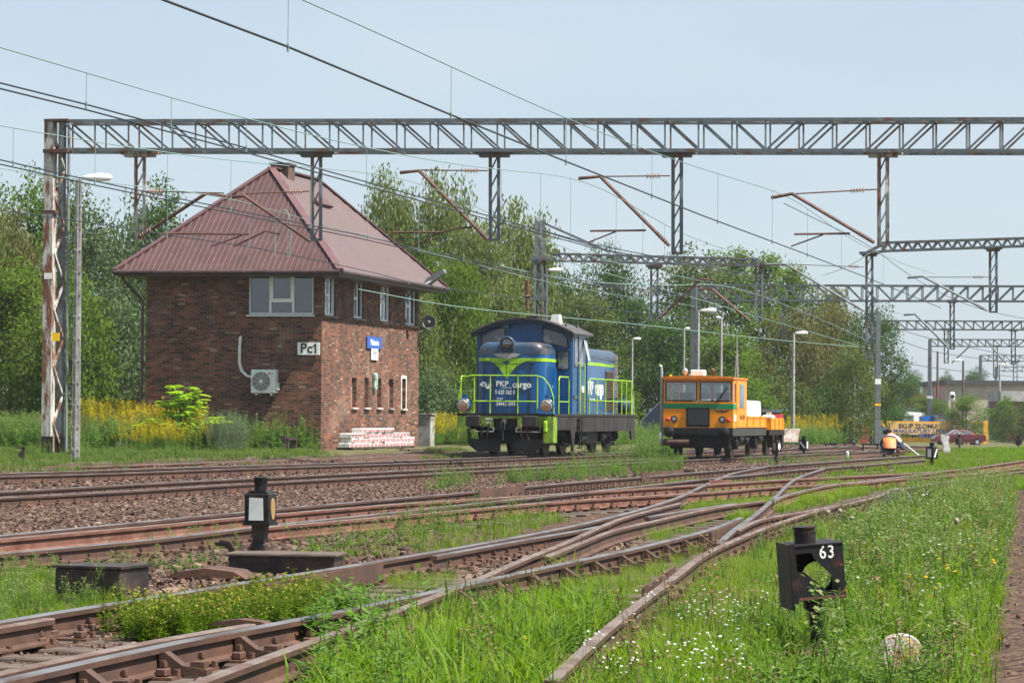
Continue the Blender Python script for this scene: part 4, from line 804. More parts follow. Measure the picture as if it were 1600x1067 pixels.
# ---------------------------------------------------------------- lamp posts and plain poles
LENS = mat('milky_lamp_cover', (0.8, 0.82, 0.8), 0.3, var=0.02)
def lamp_post(px, ytop, Y, label, wpx=5, head=None, m_=CONC, flip=1, ybase=700, ribs=False, hl=30):
    t = P(px, ytop, Y); gzv = float(gz(t.x, t.y))-.1; H = t.z-gzv; w_ = wpx*Y/F; e = empty('street_lamp' if head else 'utility_pole', (t.x, t.y, gzv), label, 'street lamp' if head else 'pole', 'lamp posts and poles of the yard'); m = MB()
    if ribs:
        m.bar((-w_/2+.03, 0, 0), (-w_/2+.06, 0, H), .05, .12); m.bar((w_/2-.03, 0, 0), (w_/2-.06, 0, H), .05, .12); m.bar((0, 0, 0), (0, 0, H), w_*.7, .04)
        for i in range(int(H/.55)): m.bar((-w_/2, 0, .4+i*.55), (w_/2, 0, .4+i*.55), .1, .05)
    else: m.tube([(0, 0, 0), (0, 0, H)], [w_/2, w_/2*.8], 8)
    m.build('pole', m_, e)
    if head:
        L = hl*Y/F; m = MB(); pr = [(0, 0), (.25, .06), (.6, .1), (.9, .07), (1, 0)]
        m.tube([(flip*L*(.1+.9*u), 0, .05+.02*L*u) for u, v in pr], [.035+L*v*.9 for u, v in pr], 8); m.build('lamp_head', LENS, e, True)
        m = MB(); m.tube([(0, 0, H*0-.02), (0, 0, .04), (flip*L*.15, 0, .06)], .025, 5); b = m.build('lamp_arm', m_, e); b.location = (0, 0, H)
        for c in kids(e):
            if c.name.startswith('lamp_head'): c.location = (0, 0, H)
    return e
lamp_post(123, 281, 78, 'ribbed concrete lamp post with white lamp head left of the signal box', 10, True, WOODS if False else CONC, 1, ribs=True, hl=52)
HL = {988: 13, 1069: 9, 1127: 8, 1091: 28, 1240: 22, 854: 24}
for a in [(988, 531, 150, 'slim pale lamp post at the rear of the blue locomotive', 4, True, CONC, 1), (1069, 515, 145, 'pale lamp post just left of the grey mast behind the orange trolley', 4, True, CONC, 1), (1127, 498, 140, 'round pale lamp post behind the orange trolley cab', 5.5, True, CONC, -1), (1091, 487, 150, 'lamp post hugging the grey mast with a flat white lamp head', 6, True, CONC, 1),
          (1240, 522, 160, 'ribbed pole with lamp head in front of the birches right of the trolley', 6, True, CONC, 1), (854, 424, 125, 'white lamp head reaching right of the lattice mast behind the locomotive', 4, True, GREYP, 1), (1465, 549, 300, 'thin brown pole beside the banded mast before the yellow banner', 4, False, WOODS, 1), (1505, 564, 280, 'brown pole in front of the pale factory wall', 4, True, WOODS, -1), (1562, 570, 300, 'brown pole with lamp at the right before the red wall', 4, True, CONC, 1)]:
    lamp_post(*a[:6], m_=a[6], flip=a[7], hl=HL.get(a[0], 14))

e = empty('gantry_mast', (P(1371, 690, 165).x, 165, float(gz(20, 165))), 'grey mast with a white band left of the yellow gate and behind the workers', 'mast', 'grey gantry masts'); hm = P(1371, 487, 165).z-float(gz(20, 165))
m = MB(); m.prism([(-.16, -.2), (.16, -.2), (.11, hm), (-.11, hm)], -.14, .14, 'Y'); m.build('column', GREYP, e); m = MB(); m.box(-.15, .15, -.145, .145, hm*.46, hm*.5); m.build('white_band', WHITE, e); m = MB(); m.box(-.155, .155, -.15, .15, hm*.3, hm*.315); m.build('yellow_band', YEL, e)
# ---------------------------------------------------------------- the blue diesel locomotive
LB = mat('blue_locomotive_paint', (0.003, 0.066, 0.2), 0.28, 0.0, c2=(0.006, 0.042, 0.12), ns=1.4, lo=0.5, hi=0.72, c3=(0.06, 0.045, 0.045), ns3=8, lo3=0.62, hi3=0.7, coat=0.12, stretch=(2, 2, .7))
LBR = mat('sooty_blue_roof', (0.02, 0.05, 0.095), 0.4, 0.0, c2=(0.07, 0.055, 0.055), ns=2, lo=0.45, hi=0.65, coat=0.2)
LIME = mat('lime_paint', (0.29, 0.53, 0.02), 0.45, 0.0, c2=(0.22, 0.4, 0.02), ns=4, var=0.06); LIMED = mat('dirty_lime_paint', (0.2, 0.34, 0.02), 0.5, c2=(0.13, 0.2, 0.03), ns=4, c3=(0.05, 0.05, 0.03), ns3=12)
SOLE = mat('sooty_grey_frame', (0.024, 0.022, 0.023), 0.6, 0.0, c2=(0.045, 0.04, 0.037), ns=3, c3=(0.12, 0.08, 0.05), ns3=12, lo3=.66, hi3=.72, stretch=(1, 1, .4), spec=.15)
UNDER = mat('oily_underframe', (0.011, 0.01, 0.01), 0.5, 0.0, c2=(0.025, 0.021, 0.019), ns=6, c3=(0.06, 0.042, 0.033), ns3=18, spec=.15)
DGL = glassmat('dark_cab_glass', (0.12, 0.13, 0.14), 0.05); LWH = mat('white_vehicle_lettering', (0.8, 0.8, 0.78), 0.5, var=0.03); SILV = mat('silver_emblem', (0.45, 0.45, 0.46), 0.35, 0.6)
LAMP = emitmat('headlamp_reflector', (1.0, 0.5, 0.2), 0.05, (0.3, 0.29, 0.28)); WHEEL = mat('wheel_steel', (0.06, 0.05, 0.045), 0.5, 0.5, c2=(0.1, 0.07, 0.05), ns=7)
lo0 = P(790, 648, 95.0); lo0.z = RH; LM = frame(lo0, 13.2)
lk = empty('diesel_locomotive', LM, 'blue diesel locomotive with lime railings and white PKP cargo lettering on the near straight track', 'locomotive')
def part(m, name, mt, parent=None, smooth=False, angle=None, fix=True): return m.build(name, mt, parent or lk, smooth, fix=fix, angle=angle)
m = MB(); m.box(-1.52, 1.52, 0, 12.85, 1.2, 1.27); m.prism([(0.05, 1.2), (0.05, .4), (.32, .4), (.5, .78), (2.4, .78), (2.62, .45), (2.75, .1), (2.95, .1), (3.1, .72), (12.1, .72), (12.3, .42), (12.8, .42), (12.8, 1.2)], 1.44, 1.5, 'X')
m.prism([(0.05, 1.2), (0.05, .4), (.32, .4), (.5, .78), (2.4, .78), (3.1, .72), (12.1, .72), (12.3, .42), (12.8, .42), (12.8, 1.2)], -1.5, -1.44, 'X'); m.box(-1.4, 1.4, .3, 12.6, .85, 1.19); part(m, 'frame', SOLE)
m = MB()
for i in range(5): m.box(1.5, 1.62, 3.3, 3.62, .2+i*.22, .235+i*.22)
m.bar((1.6, 3.3, .2), (1.6, 3.3, 1.2), .03); m.bar((1.6, 3.62, .2), (1.6, 3.62, 1.2), .03); part(m, 'ladder', UNDER)
m = MB(); m.prism([(-1.2, 1.2), (-1.2, .88), (-.55, .88), (-.38, .8), (-.38, 1.12), (.38, 1.12), (.38, .8), (.55, .88), (1.2, .88), (1.2, 1.2)], -.03, .05, 'Y'); part(m, 'buffer_beam', LIMED)
m = MB(); m.box(-.4, .4, .02, .2, .78, 1.19); m.box(-1.5, 1.5, -.04, .0, 1.2, 1.275); part(m, 'coupling_recess', UNDER)
for s in (-1, 1):
    m = MB(); m.box(s*1.34-.165, s*1.34+.165, -.05, .45, .38, 1.195, bev=.02); part(m, 'corner_step', LIMED)
    m = MB(); m.lathe([(.1, -.45), (.1, -.2), (.14, -.2), (.14, 0)], (s*.875, 0, 1.04), 'Y', 14); b = part(m, 'buffer', UNDER); m = MB(); m.box(s*.875-.23, s*.875+.23, -.6, -.53, .87, 1.21, bev=.03); part(m, 'buffer_plate', SOLE, b)
    m = MB(); m.lathe([(.17, .12), (.21, .05), (.215, -.1), (.195, -.12), (.19, -.09)], (s*1.29, -.02, 1.52), 'Y', 20); m.box(s*1.29-.06, s*1.29+.06, -.05, .05, 1.7, 1.84); h = part(m, 'headlight', LB, None, True, 40)
    m = MB(); m.lathe([(0, -.02), (.09, -.035), (.155, -.07), (.19, -.115)], (s*1.29, -.02, 1.52), 'Y', 20); part(m, 'reflector', LAMP, h, True)
    m = MB(); m.lathe([(0, -.13), (.1, -.128), (.19, -.11)], (s*1.29, -.02, 1.52), 'Y', 20); part(m, 'lens', glassmat('lens_glass%d' % s, (.9, .9, .88), .1), h, True)
    m = MB(); m.prism([(s*.18, .5), (s*.18, .13), (s*.9, .1), (s*1.18, .32), (s*1.1, .5)], .1, .13, 'Y'); part(m, 'plough_plate', SOLE)
    for k, x in enumerate((.5, .68)): m = MB(); m.tube([(s*x, -.02, .95), (s*x, -.14, .85), (s*(x+.03), -.15, .6), (s*(x+.1), -.05, .45)], .028, 6); part(m, 'air_hose', UNDER if s < 0 else RUST)
    m = MB(); m.tube([(s*1.1, -.08, .88), (s*1.1, -.1, .72), (s*.35, -.1, .72), (s*.35, -.06, .84)], .014, 5); part(m, 'hand_bar', SILV)
m = MB(); m.box(-.05, .05, -.3, .1, .95, 1.1, bev=.02); m.tube([(0, -.28, 1.1), (.05, -.36, .98), (.05, -.34, .8), (0, -.32, .7), (-.05, -.34, .8), (-.05, -.36, .98), (0, -.28, 1.1)], .025, 6); m.tube([(0, -.33, .7), (0, -.33, .45)], .02, 5); part(m, 'coupling_hook', SOLE)
m = MB(); m.box(1.2, 1.32, -.16, -.06, .72, 1.05, bev=.03); part(m, 'air_valve', LIME)
def hood(y0, y1, x1, zb, zt, rf=(1, 0), r=.32):
    """rounded hood: rf front/back end rounding"""
    def ring(ins):
        X = x1-ins; Z = zt-ins*.6; rr_ = r; p = [(-X, zb)]
        for k in range(7): t = math.pi/2*k/6; p.append((-X+rr_*(1-math.cos(t)), Z-rr_*(1-math.sin(t))))
        for k in range(7): t = math.pi/2*(1-k/6); p.append((X-rr_*(1-math.cos(t)), Z-rr_*(1-math.sin(t))))
        p.append((X, zb)); return p
    rs = []; R_ = .24
    seq = [(R_*(1-math.sin(a)), R_*(1-math.cos(a))) for a in (0, .35, .7, 1.05, 1.35, math.pi/2)]
    if rf[0]: rs += [(y0+d if True else 0, i) for i, d in seq][:0]+[(y0+R_*(1-math.cos(a)), R_*(1-math.sin(a))) for a in (0, .4, .8, 1.2, math.pi/2)]
    else: rs.append((y0, 0))
    if rf[1]: rs += [(y1-R_*(1-math.cos(a)), R_*(1-math.sin(a))) for a in (math.pi/2, 1.2, .8, .4, 0)]
    else: rs.append((y1, 0))
    m = MB(); vs = []; fs = []; n = None
    for y, ins in rs:
        p = ring(ins); n = len(p); vs += [(x, y, z) for x, z in p]
    for i in range(len(rs)-1):
        for k in range(n): j = (k+1) % n; fs.append((i*n+k, i*n+j, (i+1)*n+j, (i+1)*n+k))
    fs.append(tuple(range(n))); fs.append(tuple(range((len(rs)-1)*n, len(rs)*n))); m.add(vs, fs); return m, ring
m, _ = hood(.62, 2.4, 1.05, 1.27, 3.44); fh = part(m, 'front_hood', LB, None, True, 35)
m, _ = hood(4.9, 12.1, 1.05, 1.27, 3.42, (0, 1)); rh = part(m, 'rear_hood', LB, None, True, 35)
# sooty upper shells over both hoods
def shell(y0, y1, rf, par, zt):
    m, _ = hood(y0, y1, 1.056, zt-.36, zt+.008, rf); m.v = [(a, b, max(c, zt-.36)) for a, b, c in m.v]; return part(m, 'hood_roof', LBR, par, True, 35)
shell(.612, 2.39, (1, 0), fh, 3.44); shell(4.92, 12.11, (0, 1), rh, 3.42)
def stripe(x1, y0, y1, z0, z1, front, par):
    m = MB(); pth = []
    if front:
        R_ = .24; pth = [(-x1, y1)]+[(-x1+R_*(1-math.sin(a)), y0+R_*(1-math.cos(a))) for a in (math.pi/2, 1.2, .8, .4, 0)]+[(x1-R_*(1-math.sin(a)), y0+R_*(1-math.cos(a))) for a in (0, .4, .8, 1.2, math.pi/2)]+[(x1, y1)]
    else: pth = [(x1, y0), (x1, y1)]
    n = len(pth); vs = [(x, y, z0) for x, y in pth]+[(x, y, z1) for x, y in pth]; m.add(vs, [(i, i+1, n+i+1, n+i) for i in range(n-1)]); part(m, 'lime_stripe', LIME, par, fix=False)
stripe(1.058, .612, 2.39, 2.86, 2.96, True, fh); stripe(1.058, 4.92, 11.86, 2.86, 2.96, False, rh)
def fx(px): return (px-799.5)/50.4
def fz(py): return 1.27+(646.4-py)/51.2
YF = .607
m = MB(); vp = [(255, 352), (300, 368), (345, 405), (378, 450), (397, 482), (400, 482), (425, 440), (460, 400), (510, 368), (560, 352), (520, 345), (470, 348), (425, 365), (398, 388), (365, 365), (320, 347), (290, 345)]
m.prism([(fx(700+x/4.267), fz(480+y/4.267)) for x, y in vp], YF-.006, YF+.01, 'Y'); part(m, 'lime_chevron', LIME, fh)
m = MB(); wp = [(305, 314), (350, 309), (450, 309), (495, 314), (462, 333), (430, 338), (400, 350), (370, 338), (338, 333)]
m.prism([(fx(700+x/4.267), fz(480+y/4.267)) for x, y in wp], YF-.012, YF, 'Y'); part(m, 'winged_emblem', mat('grey_cast_emblem', (.36, .36, .36), .5), fh)
m = MB()
for x, z0, z1 in ((249, 1.3, 2.8), (318, 1.3, 2.8), (398, 1.3, 2.9), (468, 1.3, 2.8), (556, 1.3, 2.8)): X = fx(700+x/4.267); m.box(X-.008, X+.008, YF-.008, YF+.01, z0, z1)
for z in (2.78,): m.box(-.75, .75, YF-.01, YF+.01, z, z+.015)
part(m, 'door_seam', SOLE, fh)
m = MB()
for i in range(4):
    for x in (fx(700+320/4.267), fx(700+470/4.267)): m.box(x-.02, x+.02, YF-.03, YF, 1.5+i*.38, 1.58+i*.38)
part(m, 'door_hinge', LBR, fh)
FT = lambda x, y, par=fh, yy=YF-.006: facing((x, yy, y), (1, 0, 0))
def tx(s_, px, py, h, bold=0, wd=1, sp=1.0, name='lettering'): lettering(name, s_, h/.7, LWH, fh, FT(fx(px), fz(py)), .006, bold, wd, spacing=sp)
tx('PKP', 786.5, 600.5, .165, .01, 1.0); tx('cargo', 817.5, 601.5, .185, .03, 1.0); tx('GRUPA PKP', 794, 606.5, .035, 0, 1.3); tx('8 620 262 0', 791, 613.5, .125, .012, .66, 1.1)
tx('2151', 783, 623.8, .07, .005, 1); tx('SM42-093', 792.5, 632, .11, .004, .95)
m = MB(); cxl, czl = fx(760.5), fz(602.3)
for s in (-1, 1):
    pts = [(s*-.2, 0)]+[(s*(-.2+.30*t), s*.115*math.sin(math.pi*min(1, t*1.15))) for t in np.linspace(.1, .95, 9)]+[(s*(-.02), s*.045), (s*-.1, s*.01), (s*-.06, s*-.06)]
    m.prism([(cxl+u, czl+v) for u, v in pts], YF-.008, YF, 'Y')
m.prism([(cxl, czl+.05), (cxl+.05, czl), (cxl, czl-.05), (cxl-.05, czl)], YF-.009, YF, 'Y'); part(m, 'eye_logo', LWH, fh)
for tx_, X, Z, h_ in (('SM42', -.62, 1.1, .07), ('093', -.62, .98, .07)): lettering('lettering', tx_, h_/.7, LWH, lk, facing((X+.1, -.034, Z), (1, 0, 0)), .004, .01)
# small side data
lettering('lettering', '2151', .09, LWH, fh, facing((1.055, 1.75, 2.1), (0, 1, 0)), .004, .01)
m = MB()
for k in range(3): m.box(1.05, 1.062, 1.0+k*.42, 1.32+k*.42, 1.45, 2.72)
for k in range(3): m.box(1.062, 1.07, 1.04+k*.42, 1.28+k*.42, 2.3, 2.34)
part(m, 'side_door', LB, fh)
# top headlight
m = MB(); m.lathe([(.16, .3), (.22, .15), (.225, -.02), (.2, -.04), (.19, 0)], (-.1, .52, 3.40), 'Y', 22); m.box(-.32, .12, .55, .95, 3.2, 3.5, bev=.04); h = part(m, 'headlight', LBR, None, True, 40)
m = MB(); m.lathe([(0, .1), (.1, .07), (.165, .03), (.19, -.01)], (-.1, .52, 3.40), 'Y', 20); part(m, 'reflector', LAMP, h, True); m = MB(); m.lathe([(0, -.05), (.1, -.045), (.19, -.02)], (-.1, .52, 3.40), 'Y', 20); part(m, 'lens', glassmat('lens_glass_top', (.85, .85, .83), .12), h, True)
# cab
CY0, CY1 = 2.4, 4.95
arch = [(x, 3.78+.44*(1-(x/1.56)**2)) for x in np.linspace(-1.5, 1.5, 13)]
m = MB(); m.prism([(-1.5, 1.27), (1.5, 1.27)]+[(x, z-.05) for x, z in reversed(arch)], CY0, CY1, 'Y'); cab = part(m, 'cab', LB)
m = MB(); a2 = [(x, 3.80+.45*(1-(x/1.62)**2)) for x in np.linspace(-1.64, 1.64, 15)]; m.prism(a2+[(x, z-.05) for x, z in reversed(a2)], CY0-.3, CY1+.2, 'Y'); m.box(1.2, 1.26, CY0+.4, CY0+.46, 3.98, 4.06); m.box(1.2, 1.26, CY0+2.0, CY0+2.06, 3.98, 4.06); part(m, 'cab_roof', mat('grey_sooty_cab_roof', (0.075, 0.07, 0.07), .5, c2=(.055, .04, .036), ns=2), cab, True, 30)
m = MB(); m.prism([(.62, 4.1), (.95, 4.05), (.9, 4.38), (.68, 4.38)], CY0+.9, CY0+1.25, 'Y'); part(m, 'roof_box', LWH, cab); m = MB(); m.box(.0, .35, CY0+.2, CY0+.6, 4.2, 4.3); part(m, 'roof_vent', UNDER, cab)
m = MB(); m.prism([(x, z-.052) for x, z in a2]+[(x*.985, z-.17) for x, z in reversed(a2)], CY0-.26, CY0-.01, 'Y'); part(m, 'roof_fascia', mat('black_blue_fascia', (.006, .012, .03), .4), cab, False)
def cabwin(name, poly, y, rim=.03, ax='Y', mt=DGL):
    cx0 = sum(p[0] for p in poly)/len(poly); cz0 = sum(p[1] for p in poly)/len(poly); big = [(cx0+(u-cx0)*(1+rim/abs(u-cx0 if abs(u-cx0) > .01 else 1)), cz0+(v-cz0)*(1+rim/max(.05, abs(v-cz0)))) for u, v in poly]
    m = MB(); m.prism(big, y-.004 if ax == 'Y' else y, y+.004 if ax == 'Y' else y+.006, ax); w_ = part(m, name, BLACK, cab)
    m = MB(); m.prism(poly, y-.012 if ax == 'Y' else y+.007, y-.006 if ax == 'Y' else y+.012, ax); part(m, 'pane', mt, w_); return w_
GCAB = mat('cab_window_painted_reflection', (0.07, 0.08, 0.085), 0.08, 0.0, c2=(0.16, 0.17, 0.17), ns=1.5, lo=.5, hi=.52, spec=0.8)  # glossy dark pane, paler patches paint reflections into its colour
cabwin('front_window', [(-1.36, 3.42), (-.62, 3.46), (-.62, 3.92), (-.9, 3.88), (-1.32, 3.66)], CY0-.005, mt=GCAB)
cabwin('front_window', [(.62, 3.5), (1.38, 3.32), (1.36, 3.62), (1.2, 3.76), (.62, 3.92)], CY0-.005, mt=GCAB)
w_ = cabwin('door_window', [(1.12, 2.66), (1.38, 2.66), (1.41, 2.7), (1.41, 3.16), (1.38, 3.2), (1.12, 3.2), (1.09, 3.16), (1.09, 2.7)], CY0-.005, mt=GCAB)
for s in (-.52, .55): m = MB(); m.lathe([(.03, 0), (.05, -.1), (.09, -.22), (.1, -.24), (.06, -.2)], (s, CY0, 3.98), 'Y', 12); part(m, 'horn', LBR if s > 0 else mat('green_horn', (.03, .12, .1), .5), cab)
cabwin('side_window', [(2.9, 2.75), (3.35, 2.75), (3.35, 3.62), (2.9, 3.62)], 1.5, ax='X', mt=GCAB); cabwin('side_window', [(3.55, 2.75), (4.5, 2.75), (4.5, 3.62), (3.55, 3.62)], 1.5, ax='X', mt=GCAB)
m = MB(); m.bar((1.52, 3.5, 3.6), (1.72, 3.5, 2.8), .03, .9, up=(0, 1, 0)) if False else m.add([(1.53, 4.1, 3.6), (1.53, 4.5, 3.6), (1.68, 4.5, 2.95), (1.68, 4.1, 2.95)], [(0, 1, 2, 3)]); m.add([(1.535, 4.1, 3.6), (1.535, 4.5, 3.6), (1.685, 4.5, 2.95), (1.685, 4.1, 2.95)], [(0, 1, 2, 3)]); part(m, 'window_flap', mat('pale_flap_glass', (.3, .34, .34), .2), cab, fix=False)
m = MB(); 
for y in (2.55, 3.45, 4.75): m.box(1.5, 1.53, y-.05, y+.05, 1.3, 3.7)
part(m, 'door_pillar', LB, cab)
m = MB(); m.box(1.5, 1.54, 2.7, 3.3, 1.75, 1.85); 
for k in range(6): m.box(1.5, 1.53, 3.6, 4.6, 1.35+k*.12, 1.41+k*.12)
part(m, 'side_louvre', LBR, cab); m = MB(); m.box(1.5, 1.545, 3.9, 4.25, 1.95, 2.15); part(m, 'data_plate', LWH, cab)
# rear hood details
m = MB(); m.box(1.05, 1.058, 10.0, 11.3, 1.4, 2.72)
for k in range(16): m.box(1.058, 1.085, 10.02, 11.28, 1.42+k*.082, 1.455+k*.082)
part(m, 'radiator_grille', mat('brown_louvres', (.06, .04, .035), .6, c2=(.12, .07, .05), ns=6), rh)
lettering('lettering', 'PKP', .6, LWH, rh, facing((1.058, 7.5, 2.1), (0, 1, 0)), .005, .012, .8); lettering('lettering', 'cargo', .68, LWH, rh, facing((1.058, 8.95, 2.12), (0, 1, 0)), .005, .03, .85); lettering('lettering', 'GRUPA PKP', .13, LWH, rh, facing((1.058, 7.8, 1.72), (0, 1, 0)), .005, .01, 1.2)
m = MB(); m.lathe([(.45, 0), (.45, .12), (.3, .16), (0, .17)], (0, 7.4, 3.43), 'Z', 18); m.box(.35, .62, 8.4, 8.8, 3.42, 3.62); m.lathe([(.5, 0), (.5, .09), (0, .1)], (0, 9.9, 3.43), 'Z', 18); part(m, 'exhaust_cover', UNDER, rh)
m = MB(); m.tube([(1.09, 11.45, 1.3), (1.09, 11.45, 3.3)], .02, 5); m.tube([(1.09, 11.75, 1.3), (1.09, 11.75, 3.3)], .02, 5)
for k in range(9): m.tube([(1.09, 11.45, 1.45+k*.22), (1.09, 11.75, 1.45+k*.22)], .014, 4)
part(m, 'hood_ladder', mat('pale_rusty_rungs', (.35, .3, .27), .6, c2=(.2, .08, .04), ns=9), rh)
m = MB()
for y in (5.6, 6.3, 9.95): m.box(1.05, 1.056, y, y+.015, 1.35, 2.8)
part(m, 'door_seam', SOLE, rh)
m = MB(); m.sphere((1.15, 12.5, 1.56), .26, 12, 8); m.box(1.1, 1.2, 12.45, 12.55, 1.8, 1.95); part(m, 'rear_headlight', LBR, None, True)
# railings
RL = .02
def railing(name, paths, mt=LIME):
    m = MB()
    for p in paths: m.tube(p, RL, 6)
    return part(m, name, mt)
railing('front_railing', [[(-1.48, .05, 1.27), (-1.48, .05, 1.75), (-1.4, .05, 2.2), (-1.25, .05, 2.38), (-1.05, .05, 2.42), (.95, .05, 2.42), (1.15, .05, 2.36), (1.36, .05, 2.1), (1.47, .05, 1.75), (1.48, .05, 1.27)], [(-1.05, .05, 1.64), (.98, .05, 1.64)]]+[[(x, .05, 1.27), (x, .05, 2.42)] for x in (-1.0, -.5, .36, .97)])
railing('side_railing', [[(1.48, .75, 1.27), (1.48, .75, 2.3), (1.48, .85, 2.4), (1.48, 2.1, 2.4), (1.48, 2.2, 2.3), (1.48, 2.2, 1.27)], [(1.48, .75, 1.64), (1.48, 2.2, 1.64)]]); railing('side_railing', [[(-1.48, .3, 1.27), (-1.48, .3, 2.3), (-1.48, .4, 2.4), (-1.48, 2.1, 2.4), (-1.48, 2.2, 2.3), (-1.48, 2.2, 1.27)], [(-1.48, .3, 1.64), (-1.48, 2.2, 1.64)]])
for y in (3.3, 4.0): railing('door_handrail', [[(1.5, y, 2.86), (1.6, y, 2.84), (1.6, y, 1.3), (1.55, y, 1.27)]])
railing('rear_side_railing', [[(1.48, 5.3, 1.27), (1.48, 5.3, 2.3), (1.48, 5.42, 2.4), (1.48, 12.3, 2.4), (1.42, 12.6, 2.35), (1.45, 12.8, 1.9), (1.48, 12.8, 1.27)], [(1.48, 5.3, 1.7), (1.48, 12.3, 1.7)]]+[[(1.48, y, 1.27), (1.48, y, 2.4)] for y in (6.5, 7.9, 9.2, 10.6, 11.4, 12.3)])
railing('rear_side_railing', [[(-1.48, 5.3, 1.27), (-1.48, 5.3, 2.4), (-1.48, 12.5, 2.4), (-1.48, 12.7, 1.27)], [(-1.48, 12.75, 2.4), (1.42, 12.75, 2.4)], [(-1.48, 12.75, 1.7), (1.42, 12.75, 1.7)]]+[[(x, 12.75, 1.27), (x, 12.75, 2.4)] for x in (-1.4, -.7, 0, .7)])
# running gear
for y in (1.8, 4.3, 9.0, 11.5):
    for s in (-1, 1):
        m = MB(); m.lathe([(0, -.04), (.12, -.04), (.2, .0), (.44, .0), (.46, -.05), (.55, -.05), (.555, .06), (.585, .075), (.585, .1), (.3, .1), (0, .1)] if s > 0 else [(0, .04), (.12, .04), (.2, .0), (.44, .0), (.46, .05), (.55, .05), (.555, -.06), (.585, -.075), (.585, -.1), (.3, -.1), (0, -.1)], (s*.76 if s < 0 else s*.76, y, .55), 'X', 28)
        # x offsets run outward
        part(m, 'wheel', WHEEL, None, True, 35)
        m = MB(); m.box(s*1.02-.1, s*1.02+.1, y-.18, y+.18, .38, .72, bev=.03); m.lathe([(.1, -.05), (.1, .05)], (s*1.13, y, .55), 'X', 12)
        for d in (-.3, .3):
            for k in range(5): m.lathe([(.075, 0), (.085, .02), (.075, .04)], (s*1.05, y+d, .55+k*.06), 'Z', 10)
        part(m, 'axle_box', UNDER)
for y0 in (.9, 8.1):
    m = MB(); 
    for s in (-1, 1): m.prism([(y0, .5), (y0+.3, .38), (y0+1.2, .62), (y0+2.2, .62), (y0+3.1, .38), (y0+3.5, .5), (y0+3.4, .8), (y0+.1, .8)], s*1.0-.05, s*1.0+.05, 'X'); m.lathe([(.13, -.16), (.13, .16)], (s*1.12, y0+.55, .82), 'Y', 10); m.lathe([(.12, -.2), (.12, .2)], (s*1.14, y0+2.9, .78), 'Y', 10)
    m.box(-.9, .9, y0+.3, y0+.5, .35, .7); m.box(-.9, .9, y0+1.4, y0+2.0, .35, .8); m.box(-.9, .9, y0+2.9, y0+3.1, .35, .7)
    for s in (-1, 1): m.tube([(s*1.15, y0+.2, .9), (s*1.2, y0+.8, .45), (s*1.15, y0+1.3, .3)], .04, 6); m.tube([(s*1.18, y0+1.6, .35), (s*1.18, y0+2.6, .3)], .07, 8)
    part(m, 'bogie', UNDER)
m = MB(); m.box(-1.2, 1.3, 5.2, 7.6, .3, .84, bev=.06); m.lathe([(.17, -.6), (.17, .6)], (1.22, 4.9, .5), 'Y', 12); m.lathe([(.15, -.4), (.15, .4)], (1.25, 8.2, .55), 'Y', 12); part(m, 'fuel_tank', UNDER)
# ---------------------------------------------------------------- the orange motor trolley and its flat trailer
ORG = mat('orange_paint', (0.8, 0.285, 0.01), 0.35, c2=(0.72, 0.24, 0.012), ns=3, c3=(0.45, 0.14, 0.02), ns3=8, lo3=.64, hi3=.74, coat=.0, var=.04, spec=.25); ORD = mat('orange_roof_edge', (0.66, 0.2, 0.012), 0.45, c2=(.55, .16, .012), ns=5)
GRN = mat('green_band_paint', (0.008, 0.22, 0.085), 0.4, var=.05); TGL = glassmat('trolley_window_glass', (0.62, 0.7, 0.72), 0.14); REDL = mat('red_lamp_lens', (0.6, 0.01, 0.01), 0.15, spec=.8, coat=.6); MESH = mat('black_radiator_mesh', (.02, .02, .022), .6, c2=(.04, .04, .045), ns=60)
OLIV = mat('olive_grey_frame', (.04, .043, .034), .6, c2=(.035, .035, .03), ns=3)
to0 = P(1091, 649, 93.0); to0.z = RH; TM = frame(to0, 14.0); to = empty('motor_trolley', TM, 'orange railway motor trolley with a green band and two wide windscreens', 'motor trolley')
def tp_(m, name, mt, parent=None, smooth=False, angle=None, fix=True): return m.build(name, mt, parent or to, smooth, fix=fix, angle=angle)
W = 1.05; CL = 2.35
m = MB(); m.box(-W, W, 0, CL, .9, 1.66, bev=0); body = tp_(m, 'cab', ORG)
m = MB()
for x0, x1, y0, y1 in ((-W, -W+.045, 0, .05), (-.035, .035, 0, .05), (W-.045, W, 0, .05), (W-.06, W, .42, .52), (W-.06, W, CL-.22, CL), (-W, -W+.06, CL-.2, CL), (-W, -W+.06, 1.0, 1.1), (-.05, .05, CL-.05, CL)): m.box(x0, x1, y0, y1, 1.66, 2.3)
m.box(-W, W, 0, .05, 2.27, 2.34); m.box(W-.05, W, .05, CL, 2.22, 2.34); m.box(-W, -W+.05, .05, CL, 2.22, 2.34); m.box(-W+.05, W-.05, CL-.05, CL, 2.2, 2.34); m.box(-W+.045, -.035, 0, .03, 1.66, 1.67); m.box(.035, W-.045, 0, .03, 1.66, 1.67)
tp_(m, 'window_pillar', ORG, body)
m = MB(); m.prism([(-W-.03, 2.34), (W+.03, 2.34), (W+.03, 2.39), (.5, 2.44), (-.5, 2.44), (-W-.03, 2.40)], -.1, CL+.05, 'Y'); tp_(m, 'roof', ORD, body)
m = MB(); m.box(-W-.003, W+.003, -.004, CL+.002, 1.455, 1.61); tp_(m, 'green_band', GRN, body)
